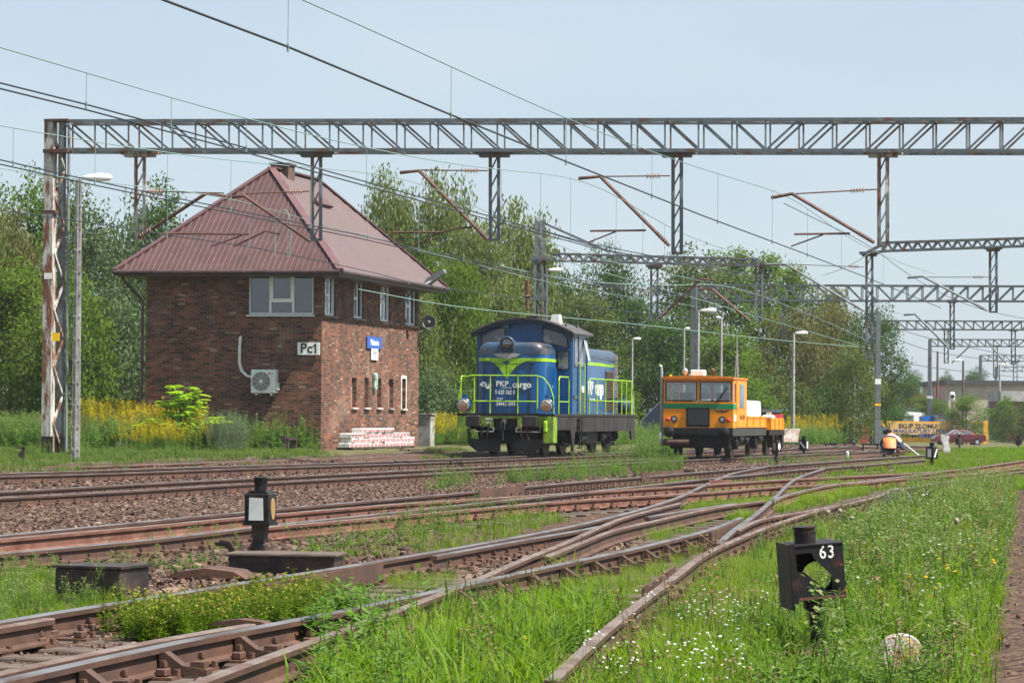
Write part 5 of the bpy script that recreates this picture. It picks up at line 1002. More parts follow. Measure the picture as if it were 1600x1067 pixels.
for x0, x1 in ((-W+.045, -.035), (.035, W-.045)):
    m = MB(); m.add([(x0, .02, 1.69), (x1, .02, 1.69), (x1, .02, 2.275), (x0, .02, 2.275)], [(0, 1, 2, 3)]); w_ = tp_(m, 'windscreen', TGL, body)
    m = MB()
    for a, b in (((x0+.02, 1.70), (x1-.02, 1.70)), ((x1-.02, 1.70), (x1-.02, 2.26)), ((x1-.02, 2.26), (x0+.02, 2.26)), ((x0+.02, 2.26), (x0+.02, 1.70))): m.bar((a[0], .012, a[1]), (b[0], .012, b[1]), .028)
    tp_(m, 'rubber_seal', BLACK, w_)
    m = MB(); m.add([(x0, CL-.02, 1.68), (x1, CL-.02, 1.68), (x1, CL-.02, 2.2), (x0, CL-.02, 2.2)], [(0, 1, 2, 3)]); tp_(m, 'rear_window', TGL, body)
for y0, y1 in ((.08, .4),): m = MB(); m.add([(W-.02, y0, 1.68), (W-.02, y1, 1.68), (W-.02, y1, 2.22), (W-.02, y0, 2.22)], [(0, 1, 2, 3)]); tp_(m, 'side_window', TGL, body)
m = MB(); m.box(W, W+.015, .55, CL-.12, .92, 2.3); d = tp_(m, 'door', ORG, body); m = MB(); m.box(W+.016, W+.02, .95, CL-.5, 1.5, 2.2); tp_(m, 'door_window', GCAB, d)
m = MB(); m.box(W-.04, W+.0, .42, CL-.2, 1.66, 2.25); tp_(m, 'door_post', ORG, body)
m = MB(); m.bar((.52, -.03, 1.62), (.78, -.03, 1.98), .018); m.bar((.64, -.035, 1.76), (.86, -.035, 2.1), .02); tp_(m, 'wiper', BLACK)
m = MB(); m.box(-.36, .35, -.04, 0, .93, 1.5, bev=.01); g = tp_(m, 'radiator_panel', BLACK); m = MB(); m.box(-.31, .30, -.046, -.041, .99, 1.44)
tp_(m, 'radiator_mesh', MESH, g)
for x, z in ((-.725, 1.145), (.72, 1.14)):
    m = MB(); m.lathe([(.095, 0), (.105, -.03), (.1, -.045), (.085, -.03)], (x, 0, z), 'Y', 18); h = tp_(m, 'headlight', BLACK); m = MB(); m.lathe([(0, -.045), (.05, -.04), (.085, -.025)], (x, 0, z), 'Y', 16); tp_(m, 'lens', SILV, h, True)
for x, z in ((-.915, 1.15), (.905, 1.13)): m = MB(); m.lathe([(0, -.07), (.04, -.06), (.06, -.03), (.065, 0)], (x, 0, z), 'Y', 14); tp_(m, 'tail_light', REDL, None, True)
def wings(cx0, cz0, k, par, yy, ax='Y'):
    m = MB()
    for s in (-1, 1):
        for i in range(3): m.prism([(cx0+s*.05*k, cz0+(.06-i*.035)*k), (cx0+s*(.5-i*.1)*k, cz0+(.09-i*.05)*k), (cx0+s*(.42-i*.1)*k, cz0+(.05-i*.05)*k), (cx0+s*.05*k, cz0+(.035-i*.035)*k)], yy, yy+.004, 'Y')
    m.lathe([(.0, 0), (.06*k, 0), (.06*k, .004), (0, .004)], (cx0, yy, cz0), 'Y', 12); m.box(cx0-.035*k, cx0+.035*k, yy, yy+.004, cz0+.06*k, cz0+.13*k); return m
tp_(wings(.70, 1.385, .52, None, -.006), 'winged_emblem', INK)
lettering('lettering', 'Nr 320', .2, INK, to, facing((W+.02, 1.5, 1.21), (0, 1, 0)), .004, .01, 1.3)
m = MB(); m.box(W, W+.02, .12, .42, 1.1, 1.3); tp_(m, 'data_plate', LWH)
m = MB(); m.box(-W+.02, W-.0, -.02, .1, .68, .897); m.box(-W+.05, W, .1, 6.0, .66, .895); tp_(m, 'frame', OLIV)
m = MB(); m.box(-W, W, -.05, -.021, .68, .9, bev=.01); m.lathe([(.05, -.1), (.05, 0)], (0, -.05, .8), 'Y', 8); m.box(-.04, .04, -.16, -.05, .74, .86); tp_(m, 'buffer_beam', BLACK)
for s, x in ((-1, -.83), (1, .83)): m = MB(); m.lathe([(0, -.3), (.1, -.29), (.16, -.25), (.165, -.22), (.06, -.2), (.06, 0)], (x, -.05, .765), 'Y', 18); tp_(m, 'buffer', BLACK, None, True, 40)
m = MB(); m.tube([(-1.12, .02, .45), (-1.12, .02, 2.62), (-1.14, .02, 2.72), (-1.2, .02, 2.74)], .04, 8); m.tube([(-1.12, .02, .75), (-1.14, .02, .45), (-1.05, .02, .37)], .05, 8); tp_(m, 'exhaust_pipe', SILV, None, True)
m = MB(); m.lathe([(.05, -.02), (.105, .0), (.105, .78), (.05, .8)], (-1.05, .03, .46), 'X', 14); tp_(m, 'muffler', RUST, None, True, 50)
m = MB(); m.box(-.8, .9, .15, 1.5, .3, .66); m.box(-.6, .7, .05, .2, .35, .6); m.box(-.7, .7, 2.2, 3.6, .4, .66); m.lathe([(.15, -.3), (.15, .3)], (.9, 1.7, .55), 'Y', 12); m.lathe([(.14, -.3), (.14, .3)], (.92, 2.6, .52), 'Y', 12); m.lathe([(.14, -.35), (.14, .35)], (.92, 5.1, .55), 'Y', 12)
for y in (.7, 1.3, 4.1, 4.7): m.bar((1.0, y, .66), (1.0, y, .35), .06)
tp_(m, 'engine_sump', UNDER)
for y in (1.0, 4.4):
    for s in (-1, 1):
        m = MB(); m.lathe([(0, -.03*s), (.1, -.03*s), (.12, 0), (.28, 0), (.3, -.05*s), (.355, -.05*s), (.36, .06*s), (.385, .07*s), (.385, .09*s), (0, .09*s)][::1], (s*.76, y, .355), 'X', 24); tp_(m, 'wheel', WHEEL, None, True, 35)
        m = MB(); m.box(s*.95-.08, s*.95+.08, y-.12, y+.12, .26, .5, bev=.02); m.box(s*.95-.04, s*.95+.04, y-.45, y+.45, .5, .56); tp_(m, 'axle_box', UNDER)
m = MB(); m.box(W-.05, W, CL+.05, 5.95, .91, 1.25); m.box(-W, -W+.05, CL+.05, 5.95, .91, 1.25); m.box(-W+.05, W-.05, 5.9, 5.95, .91, 1.25)
for y in (CL+.08, CL+1.2, CL+2.4, 5.85): m.box(W, W+.03, y, y+.08, .91, 1.26)
m.box(W, W+.02, CL+.05, 5.95, 1.2, 1.25); m.box(W, W+.02, CL+.05, 5.95, .91, .96); tp_(m, 'drop_side', ORG)
m = MB(); m.box(-.35, .05, .6, 1.0, 2.44, 2.62, bev=.02); tp_(m, 'roof_box', LWH); m = MB(); m.lathe([(.05, 0), (.05, .08), (.085, .1), (.09, .18), (.05, .24), (0, .25)], (-.48, .4, 2.42), 'Z', 12); tp_(m, 'roof_lamp', SILV, None, True)
m = MB(); m.tube([(.32, .6, 2.42), (.32, .6, 2.55)], .025, 6); m.sphere((.32, .55, 2.6), .085, 10, 7); tp_(m, 'roof_horn', RUST, None, True); m = MB(); m.lathe([(.05, 0), (.05, .04), (0, .07)], (-.9, .3, 2.41), 'Z', 10); tp_(m, 'beacon', YEL)
m = MB(); 
for x in (-.55, .55): m.box(x-.2, x+.2, .9, 1.0, 1.3, 1.95, bev=.04); m.box(x-.2, x+.2, .6, .98, 1.25, 1.32)
tp_(m, 'seat', mat('brown_seat', (.12, .06, .05), .7)); m = MB(); m.tube([(-.55+.17*math.cos(t), .42, 1.72+.15*math.sin(t)) for t in np.linspace(0, 2*math.pi, 15)], .014, 5); tp_(m, 'steering_wheel', BLACK)
TARP = mat('white_tarpaulin', (.62, .64, .66), .5, c2=(.5, .53, .56), ns=3, bump=.4, bs=5)
m = MB(); random.seed(2)
nx_, ny_ = 9, 11; vs = []; 
for j in range(ny_):
    for i in range(nx_):
        u = (-1, -.97, -.65, -.3, 0, .3, .65, .97, 1)[i]; v = (0, .015, .12, .25, .38, .5, .62, .75, .88, .985, 1)[j]; ht = (.93-.05*abs(u)**3)+random.uniform(-.04, .04); edge = i in (0, nx_-1) or j in (0, ny_-1); vs.append((u*(W-.1), CL+.15+v*3.2, .92 if edge else .92+.88*ht))
m.add(vs, [(j*nx_+i, j*nx_+i+1, (j+1)*nx_+i+1, (j+1)*nx_+i) for j in range(ny_-1) for i in range(nx_-1)]); o = m.build('tarpaulin_load', TARP); o.matrix_world = TM; tag(o, 'load under a white tarpaulin on the deck behind the orange cab', 'covered load')
m = MB(); m.tube([(0, 0, 0), (.18, 0, 1.3), (.24, 0, 2.6)], .022, 5); m.tube([(.45, 0, 0), (.28, 0, 1.3), (.25, 0, 2.6)], .022, 5); m.tube([(.22, .5, 0), (.24, .2, 1.3), (.24, 0, 2.6)], .022, 5); m.bar((.12, 0, .8), (.35, 0, .8), .02); m.tube([(.24, 0, 2.5), (.24, 0, 3.1)], .015, 5)
o = m.build('survey_mast', SILV); o.matrix_world = TM @ Matrix.Translation((.35, 3.2, .93)) @ Matrix.Diagonal((1, 1, .9, 1)); tag(o, 'slender silver tripod mast standing on the deck behind the orange cab', 'mast')
# trailer
TM2 = TM @ Matrix.Translation((0, 6.9, 0)); tr = empty('flat_trailer', TM2, 'small orange dropside trailer coupled behind the orange trolley', 'rail trailer')
m = MB(); m.box(-1.0, 1.0, 0, 3.3, .66, .82); m.bar((0, -.9, .7), (0, 0, .7), .1); tp_(m, 'frame', UNDER, tr)
m = MB(); m.box(.97, 1.02, .1, 2.6, .83, 1.2); m.box(-1.02, -.97, .1, 2.6, .83, 1.2); m.box(-.97, .97, .1, .15, .83, 1.2); m.box(-.97, .97, 2.55, 2.6, .83, 1.2)
for y in (.1, .9, 1.72, 2.5): m.box(1.02, 1.05, y, y+.1, .83, 1.2)
for x in (-.95, -.35, .3, .87): m.box(x, x+.08, .07, .1, .83, 1.2)
m.box(-.97, 1.0, .07, .1, 1.14, 1.2); tp_(m, 'drop_side', ORG, tr)
for y in (.7, 2.6):
    for s in (-1, 1): m = MB(); m.lathe([(0, 0), (.28, 0), (.3, -.05*s), (.355, -.05*s), (.36, .06*s), (.385, .07*s), (.385, .09*s), (0, .09*s)], (s*.76, y, .355), 'X', 20); tp_(m, 'wheel', WHEEL, tr, True, 35); m = MB(); m.box(s*.95-.08, s*.95+.08, y-.15, y+.15, .26, .66, bev=.02); tp_(m, 'axle_box', UNDER, tr)
m = MB(); m.add([(.95, 3.1, .86), (1.45, 3.5, .86), (1.4, 3.3, .42), (.9, 2.9, .42), (.95, 3.15, .86), (1.45, 3.55, .86), (1.4, 3.35, .42), (.9, 2.95, .42)], [(0, 1, 2, 3), (7, 6, 5, 4), (0, 4, 5, 1), (1, 5, 6, 2), (2, 6, 7, 3), (3, 7, 4, 0)]); tp_(m, 'plough_blade', mat('bare_steel_blade', (.3, .27, .25), .5, .3, c2=(.2, .13, .09), ns=3), tr)
m = MB(); m.bar((.93, 3.07, .88), (.88, 2.87, .4), .04); tp_(m, 'blade_edge', ORG, tr)
m = MB(); m.box(-.5, .2, .4, 1.2, .83, 1.05, bev=.05); m.box(.4, .8, 2.0, 2.5, .83, 1.3, bev=.06); o = m.build('white_sacks', TARP); o.matrix_world = TM2; tag(o, 'white sacks lying in the orange trailer', 'sacks')
# ---------------------------------------------------------------- trees
rng = np.random.default_rng(11)
def leaf_quads(P_, size, rg, up=0.35, asp=0.62):
    n = len(P_); nrm = rg.normal(size=(n, 3)); nrm[:, 2] = np.abs(nrm[:, 2])+up; nrm /= np.linalg.norm(nrm, axis=1)[:, None]
    a = np.cross(nrm, rg.normal(size=(n, 3))); a /= np.linalg.norm(a, axis=1)[:, None]; b = np.cross(nrm, a)
    s = (size*rg.uniform(0.6, 1.35, n))[:, None]
    V = np.stack([P_-a*s*.5, P_-b*s*.5*asp+nrm*s*.08, P_+a*s*.5, P_+b*s*.5*asp+nrm*s*.08], 1); return V.reshape(-1, 3)
def hang_quads(P_, size, rg):
    n = len(P_); a = np.zeros((n, 3)); a[:, 2] = -1; a[:, :2] = rg.normal(0, .3, (n, 2)); t = rg.uniform(0, 2*np.pi, n); b = np.stack([np.cos(t), np.sin(t), 0*t], 1)
    s = (size*rg.uniform(0.7, 1.4, n))[:, None]; return np.stack([P_-a*s*.6, P_-b*s*.3, P_+a*s*.6, P_+b*s*.3], 1).reshape(-1, 3)
def make_crown(kind, H, Wd, base, n, seed, leaf):
    rg = np.random.default_rng(seed); lobes = []; K = {'broad': 34, 'birch': 30, 'poplar': 36, 'bush': 16, 'shade': 26}[kind]
    for i in range(K):
        t = (i+.5)/K; h = base+(H-base)*(t**.9)
        prof = {'broad': math.sin(math.pi*min(1, .25+.68*t))**.6, 'birch': (math.sin(math.pi*min(1,(.22+.66*t)))**.6), 'poplar': .45+.55*math.sin(math.pi*min(1, .15+.8*t)), 'bush': math.sqrt(max(0.05, 1-t*t*.85)), 'shade': math.sin(math.pi*min(1, .2+.75*t))}[kind]
        a = i*2.399+rg.uniform(-.5, .5); rad = Wd/2*prof*rg.uniform(.25, .95)
        r = Wd*rg.uniform(.13, .23)*(1.0 if t < .85 else .8); lobes.append((rad*math.cos(a), rad*math.sin(a), h, r, r*rg.uniform(.65, 1.0)*(1.3 if kind == 'birch' else 1)))
    lobes = np.array(lobes); w_ = lobes[:, 3]**2; idx = rg.choice(len(lobes), n, p=w_/w_.sum()); L = lobes[idx]
    d = rg.normal(size=(n, 3)); d /= np.linalg.norm(d, axis=1)[:, None]; rr_ = rg.uniform(.25, 1, n)**.45; rr_ *= 1+.18*rg.normal(size=n)*(rg.random(n) < .35)
    # gather the leaves of each lobe into twig clusters
    Pt = np.stack([L[:, 0]+d[:, 0]*rr_*L[:, 3], L[:, 1]+d[:, 1]*rr_*L[:, 3], L[:, 2]+d[:, 2]*rr_*L[:, 4]], 1)
    m_ = max(60, n//34); cen = Pt[rg.choice(n, m_, replace=False)]; ci = rg.integers(0, m_, n); Pt = cen[ci]+rg.normal(0, leaf*1.9, (n, 3))*np.array([1, 1, .62])
    if kind == 'birch':
        Pt[:, 2] -= rg.uniform(0, 1, n)**1.5*1.3; V = hang_quads(Pt, leaf, rg)
    else: V = leaf_quads(Pt, leaf, rg)
    Fq = np.arange(len(V)).reshape(-1, 4); return V, Fq, lobes
def make_trunk(H, Wd, base, lobes, seed, r0, fork=1):
    rg = np.random.default_rng(seed); m = MB(); pts = [(0, 0, -.3)]; x = y = 0
    for i in range(1, 9): x += rg.uniform(-.12, .12); y += rg.uniform(-.12, .12); pts.append((x, y, H*.92*i/8))
    m.tube(pts, [r0*(1-.85*i/8) for i in range(9)], 7)
    for L in lobes[::2]:
        hz = max(base*.6, L[2]-rg.uniform(.8, 2.2)); k = min(7, max(0, hz/(H*.92)*8)); i = int(k); a = Vector(pts[i]).lerp(Vector(pts[i+1]), k-i); b = Vector(L[:3]); mid = a.lerp(b, .5)+Vector((0, 0, .25)); m.tube([a, mid, b], [r0*.32, r0*.2, r0*.07], 5)
    return m
BARK = mat('brown_bark', (.09, .07, .055), .9, c2=(.05, .04, .03), ns=5, bump=.4, bs=20); WBARK = mat('birch_bark', (.55, .54, .5), .8, c2=(.08, .07, .06), ns=3.5, lo=.52, hi=.58, stretch=(1, 1, 3))
LEAF = {'dark': leafmat('dark_leaves', [(0.030, 0.066, 0.011), (0.045, 0.093, 0.015), (0.076, 0.124, 0.024), (0.053, 0.102, 0.022)], .35, patch=(0.034, 0.070, 0.017)),
 'mid': leafmat('mid_green_leaves', [(0.049, 0.102, 0.010), (0.076, 0.141, 0.017), (0.113, 0.171, 0.027), (0.061, 0.117, 0.017)], .4, patch=(0.121, 0.171, 0.024)),
 'birch': leafmat('birch_leaves', [(0.083, 0.124, 0.027), (0.121, 0.163, 0.044), (0.166, 0.195, 0.065), (0.099, 0.141, 0.033)], .4, patch=(0.166, 0.187, 0.054)),
 'blue': leafmat('grey_green_leaves', [(0.049, 0.090, 0.030), (0.076, 0.121, 0.046), (0.128, 0.171, 0.076), (0.068, 0.109, 0.041)], .3, spec=.12, patch=(0.053, 0.093, 0.033)),
 'robin': leafmat('olive_leaves', [(0.045, 0.085, 0.017), (0.071, 0.117, 0.024), (0.099, 0.136, 0.033), (0.113, 0.109, 0.033)], .35, patch=(0.076, 0.102, 0.024)),
 'dry': leafmat('brownish_birch_leaves', [(0.090, 0.109, 0.030), (0.128, 0.141, 0.044), (0.151, 0.148, 0.049), (0.099, 0.102, 0.033)], .35, patch=(0.137, 0.124, 0.044)),
 'bright': leafmat('bright_yellow_green_leaves', [(0.213, 0.360, 0.021), (0.292, 0.451, 0.028), (0.350, 0.481, 0.042), (0.176, 0.300, 0.021)], .4)}
TPL = {}
def template(key, kind, H, Wd, base, n, seed, leaf, r0, bark):
    V, Fq, lobes = make_crown(kind, H, Wd, base, n, seed, leaf); TPL[key] = (V, Fq, make_trunk(H, Wd, base, lobes, seed, r0), H, Wd, bark, {})
template('broadA', 'broad', 12, 8.5, 2.0, 17000, 1, .23, .2, BARK); template('broadB', 'broad', 11, 8, 1.2, 15000, 2, .23, .18, BARK)
template('birchA', 'birch', 14, 7, 2.5, 17000, 3, .2, .15, WBARK); template('birchB', 'birch', 13, 6.5, 1.5, 15000, 4, .2, .13, WBARK)
template('poplar', 'poplar', 14, 5.0, 2.5, 12000, 5, .24, .16, BARK); template('bushA', 'bush', 4, 5, .2, 9000, 6, .17, .06, BARK); template('bushB', 'bush', 3, 3.6, .1, 6000, 7, .15, .05, BARK)
def tree(key, leaf, px, ytop, Y, label, name='tree', cat='tree', width=None, rot=None, group='trees beyond the tracks', ybase=None):
    V, Fq, tk, H, Wd, bark, cache = TPL[key]; t = P(px, ytop, Y); gzv = float(gz(t.x, t.y)); Ht = t.z-gzv; sz = Ht/H; sx = (width*Y/F)/Wd if width else sz
    e = empty(name, Matrix.Translation((t.x, Y, gzv)), label, cat, group); e.rotation_euler = (0, 0, rng.uniform(0, 6.28) if rot is None else rot); e.scale = (sx, sx, sz)
    if leaf not in cache: cache[leaf] = rawmesh('crown', V, Fq, np.zeros(len(Fq)), [LEAF[leaf]]); cache['t'] = cache.get('t') or tk.build('trunk', bark, fix=False); c, k = cache[leaf], cache['t']
    else: c = cache[leaf].copy(); COL.objects.link(c); k = None
    if cache['t'].parent is not None: k = cache['t'].copy(); COL.objects.link(k)
    else: k = cache['t']
    c.parent = e; k.parent = e; return e
# a light layer per tree: x, top y, depth, width px
for a in [('birchA', 'birch', -38, 235, 118, 'birch at the extreme left edge of the picture', 'birch_tree', 100),
 ('broadA', 'mid', 48, 292, 140, 'round green tree left of the tall rusty post', 'tree', 170), ('broadB', 'blue', 122, 325, 142, 'grey green tree directly behind the ribbed concrete lamp post', 'tree', 170), ('birchB', 'blue', 183, 352, 146, 'pale loose tree left of the maroon roof corner', 'tree', 150), ('broadA', 'dark', 245, 310, 150, 'dark green tree rising behind the left slope of the maroon roof', 'tree', 150),
 ('broadB', 'mid', 20, 430, 118, 'bright green lower tree at the left edge behind the rusty post', 'tree', 190), ('bushA', 'mid', 105, 470, 116, 'leafy green tree between the rusty post and the concrete lamp post', 'tree', 150), ('bushA', 'blue', 190, 500, 124, 'shaded grey green tree touching the left wall of the signal box', 'tree', 150), ('birchB', 'dry', 5, 340, 128, 'olive coloured birch at the left edge under the wires', 'birch_tree', 130),
 ('birchA', 'birch', 612, 288, 158, 'tall pale birch just right of the maroon roof slope', 'birch_tree', 125), ('birchB', 'birch', 692, 282, 156, 'tall birch with drooping branches behind the birch bracket', 'birch_tree', 135), ('birchA', 'birch', 745, 345, 152, 'birch behind the third lattice drop post', 'birch_tree', 130), ('birchB', 'birch', 825, 326, 160, 'broad birch behind the lattice mast tip', 'birch_tree', 140),
 ('birchA', 'mid', 700, 400, 140, 'lower weeping birch right of the signal box side wall', 'birch_tree', 150), ('birchB', 'birch', 775, 440, 142, 'weeping birch directly behind the locomotive cab roof', 'birch_tree', 150), ('birchA', 'birch', 650, 470, 138, 'weeping birch half hidden by the far end of the signal box', 'birch_tree', 110), ('bushA', 'blue', 690, 590, 134, 'dark shaded shrub between the signal box and the locomotive', 'shrub', 120),
 ('birchB', 'dark', 880, 425, 201, 'dark birch right behind the lattice mast', 'birch_tree', 130), ('broadA', 'dark', 962, 402, 210, 'dark tree with an open rounded top above the locomotive rear', 'tree', 125), ('broadB', 'robin', 920, 470, 195, 'olive tree behind the rear hood of the locomotive', 'tree', 140), ('poplar', 'dark', 1000, 470, 197, 'narrow dark tree above the gap between the two vehicles', 'tree', 100),
 ('broadB', 'robin', 1075, 412, 205, 'olive tree under the end of the thin lattice arm', 'tree', 150), ('poplar', 'mid', 1140, 392, 213, 'poplar with upright tips just left of the lattice arm end', 'poplar_tree', 95), ('poplar', 'mid', 1190, 400, 215, 'poplar behind the right end of the thin lattice arm', 'poplar_tree', 95), ('poplar', 'mid', 1238, 418, 217, 'poplar right of the lattice arm end', 'poplar_tree', 85), ('poplar', 'birch', 1292, 452, 217, 'pale poplar below the long grey bracket', 'poplar_tree', 80),
 ('broadA', 'dark', 1040, 500, 185, 'dark tree directly behind the orange cab', 'tree', 150), ('broadB', 'mid', 1140, 530, 183, 'round green tree right of the round pale lamp post', 'tree', 150), ('birchB', 'dry', 1235, 490, 195, 'brownish birch with bare twigs behind the ribbed pole', 'birch_tree', 120), ('birchA', 'dry', 1300, 478, 201, 'brownish drooping birch left of the dark oak', 'birch_tree', 115), ('broadA', 'dark', 1362, 488, 193, 'dark oak standing at the right end of the tree row', 'oak_tree', 105), ('birchB', 'birch', 1335, 540, 175, 'olive weeping birch in front of the dark oak', 'birch_tree', 80),
 ('bushA', 'mid', 940, 600, 177, 'green shrub behind the locomotive rear platform', 'shrub', 130), ('bushA', 'robin', 1215, 600, 187, 'olive shrub left of the ribbed pole base', 'shrub', 110), ('bushA', 'dark', 1290, 610, 191, 'dark undergrowth shrub beneath the brownish birches', 'shrub', 110)]:
    tree(a[0], a[1], a[2], a[3], a[4], a[5], a[6], a[6].split('_')[0] if a[6] != 'tree' else 'tree', a[7])
for a in [('broadA', 'dark', 1418, 592, 330, 'distant dark tree left of the red roofed house', 70), ('broadB', 'mid', 1445, 622, 300, 'distant light green tree in front of the red roof', 60), ('broadA', 'blue', 1425, 585, 420, 'hazy tree tip behind the red roofed house', 50), ('broadB', 'dark', 1478, 590, 380, 'distant dark tree left of the pale factory', 45), ('broadA', 'dark', 1522, 580, 430, 'distant dark tree above the factory roof', 60), ('broadB', 'mid', 1510, 622, 262, 'green tree in front of the pale factory wall', 70), ('bushA', 'mid', 1565, 628, 285, 'green shrub row before the factory window', 60), ('bushA', 'robin', 1596, 636, 270, 'olive shrub at the right edge before the red wall', 60), ('bushB', 'dark', 1392, 640, 270, 'small dark shrub behind the far barrier', 70), ('broadB', 'blue', 1385, 600, 300, 'grey green tree behind the banded mast', 60), ('broadA', 'mid', 1470, 628, 290, 'bushy tree right of the truck cab', 50)]:
    tree(a[0], a[1], a[2], a[3], a[4], a[5], 'tree' if a[0][0] == 'b' and 'bush' not in a[0] else 'shrub', 'tree' if 'bush' not in a[0] else 'shrub', a[6], group='distant trees at the right')
# ---------------------------------------------------------------- herbs and grass
def inpoly(X, Y, poly):
    r = np.zeros(len(X), bool); n = len(poly)
    for i in range(n):
        x1, y1 = poly[i]; x2, y2 = poly[(i+1) % n]; c = ((y1 > Y) != (y2 > Y)) & (X < (x2-x1)*(Y-y1)/(y2-y1+1e-12)+x1); r ^= c
    return r
def area_pts(px, dens, z=0.0, clear=0.1, patch=0.0, ps=.6, seed=1):
    rg = np.random.default_rng(seed); poly = [tuple(G(x, y, z)[:2]) for x, y in px]; a = np.array(poly); lo_, hi_ = a.min(0), a.max(0)
    n = int(dens*(hi_[0]-lo_[0])*(hi_[1]-lo_[1])); n = min(n, 3000000); X = rg.uniform(lo_[0], hi_[0], n); Y = rg.uniform(lo_[1], hi_[1], n); k = inpoly(X, Y, poly); X, Y = X[k], Y[k]
    if patch:
        f = np.sin(X*ps*3.1+1.7*np.sin(Y*ps*1.3))+np.sin(Y*ps*1.9+X*ps*1.1+2)+.7*np.sin(X*ps*7+Y*ps*5); k = f+rg.normal(0, .5, len(X)) > (patch*2-1)*1.4; X, Y = X[k], Y[k]
    for ex in ([(1365, 1000), (1450, 1000), (1475, 1066), (1350, 1066)], [(1245, 1000), (1308, 1000), (1315, 1040), (1240, 1040)]):
        kk = ~inpoly(X, Y, [tuple(G(x, y, 0.0)[:2]) for x, y in ex]); X, Y = X[kk], Y[kk]
    if clear:
        k = np.ones(len(X), bool)
        for nm, L in LINES.items():
            if nm in ('T6n', 'T7n') : cl = clear*.5
            else: cl = clear
            dx = np.abs(X-np.interp(Y, L[:, 1], L[:, 0])); k &= (dx > cl) | (Y < L[0, 1]) | (Y > L[-1, 1])
        X, Y = X[k], Y[k]
    return np.stack([X, Y, gz(X, Y)], 1)
def blade(x, y, h, w_, lean, az, droop=.3):
    c, s = math.cos(az), math.sin(az); px, py = -s*w_/2, c*w_/2; p1 = (x+c*lean*h*.35, y+s*lean*h*.35, h*.55); p2 = (x+c*lean*h, y+s*lean*h, h*(1-droop*lean))
    v = [(x-px, y-py, 0), (x+px, y+py, 0), (p1[0]+px*.9, p1[1]+py*.9, p1[2]), (p1[0]-px*.9, p1[1]-py*.9, p1[2]), (p2[0]+px*.12, p2[1]+py*.12, p2[2]), (p2[0]-px*.12, p2[1]-py*.12, p2[2])]
    return v, [(0, 1, 2, 3), (3, 2, 4, 5)]
def tmpl_grass(n, rad, h, w_, lean, seed, seeds=0):
    rg = random.Random(seed); V = []; F_ = []; M_ = []
    for i in range(n):
        r = rad*math.sqrt(rg.random()); a = rg.uniform(0, 6.28); v, f = blade(r*math.cos(a), r*math.sin(a), h*rg.uniform(.45, 1.1), w_*rg.uniform(.6, 1.3), rg.uniform(.05, lean), rg.uniform(0, 6.28)); k = len(V); V += v; F_ += [tuple(q+k for q in t) for t in f]; M_ += [0, 0]
    for i in range(seeds):
        x, y = rg.uniform(-rad, rad), rg.uniform(-rad, rad); hh = h*rg.uniform(1.0, 1.3); v, f = blade(x, y, hh, .004, .12, rg.uniform(0, 6)); k = len(V); V += v; F_ += [tuple(q+k for q in t) for t in f]; M_ += [0, 0]
        tx_, ty_, tz_ = V[-1]
        for j in range(3): a = j*1.05; c, s = math.cos(a)*.009, math.sin(a)*.009; k = len(V); V += [(tx_-c*.6, ty_-s*.6, tz_-.02), (tx_+c*.6, ty_+s*.6, tz_-.02), (tx_+c*.3, ty_+s*.3, tz_+.04), (tx_-c*.3, ty_-s*.3, tz_+.04)]; F_.append((k, k+1, k+2, k+3)); M_.append(1)
    return V, F_, M_
def leafq(p, d, L, w_, V, F_, M_, mi=0):
    d = Vector(d).normalized(); s = d.cross(Vector((0, 0, 1))); s = s.normalized() if s.length > .01 else Vector((1, 0, 0)); p = Vector(p); k = len(V)
    V += [tuple(p), tuple(p+d*L*.45-s*w_/2), tuple(p+d*L-Vector((0, 0, L*.12))), tuple(p+d*L*.45+s*w_/2)]; F_.append((k, k+1, k+2, k+3)); M_.append(mi)
def tmpl_weed(h, nl, L, w_, seed, tip=0, spread=.12, stems=1, tipm=1, droop=.0):
    rg = random.Random(seed); V = []; F_ = []; M_ = []
    for s in range(stems):
        bx_, by_ = rg.uniform(-spread, spread), rg.uniform(-spread, spread); lx, ly = rg.uniform(-.25, .25)*h, rg.uniform(-.25, .25)*h; hh = h*rg.uniform(.65, 1.1)
        for q in (0, 1):
            a = q*1.57; c, s_ = math.cos(a)*.004, math.sin(a)*.004; k = len(V); V += [(bx_-c, by_-s_, 0), (bx_+c, by_+s_, 0), (bx_+lx+c*.5, by_+ly+s_*.5, hh), (bx_+lx-c*.5, by_+ly-s_*.5, hh)]; F_.append((k, k+1, k+2, k+3)); M_.append(0)
        for i in range(nl):
            t = rg.uniform(.12, 1.0); a = rg.uniform(0, 6.28); sz = (1-.6*t)*rg.uniform(.7, 1.3); off = rg.uniform(0, .1)*(1-t)
            leafq((bx_+lx*t+math.cos(a)*off, by_+ly*t+math.sin(a)*off, hh*t), (math.cos(a), math.sin(a), rg.uniform(-.1, .7)-droop), L*sz, w_*sz, V, F_, M_)
        for i in range(tip):
            t = rg.uniform(.7, 1.06); a = rg.uniform(0, 6.28); o_ = rg.uniform(0, .05+.1*(1-t)); leafq((bx_+lx*t+math.cos(a)*o_, by_+ly*t+math.sin(a)*o_, hh*t), (math.cos(a), math.sin(a), rg.uniform(.0, 1)), .035, .025, V, F_, M_, tipm)
    return V, F_, M_
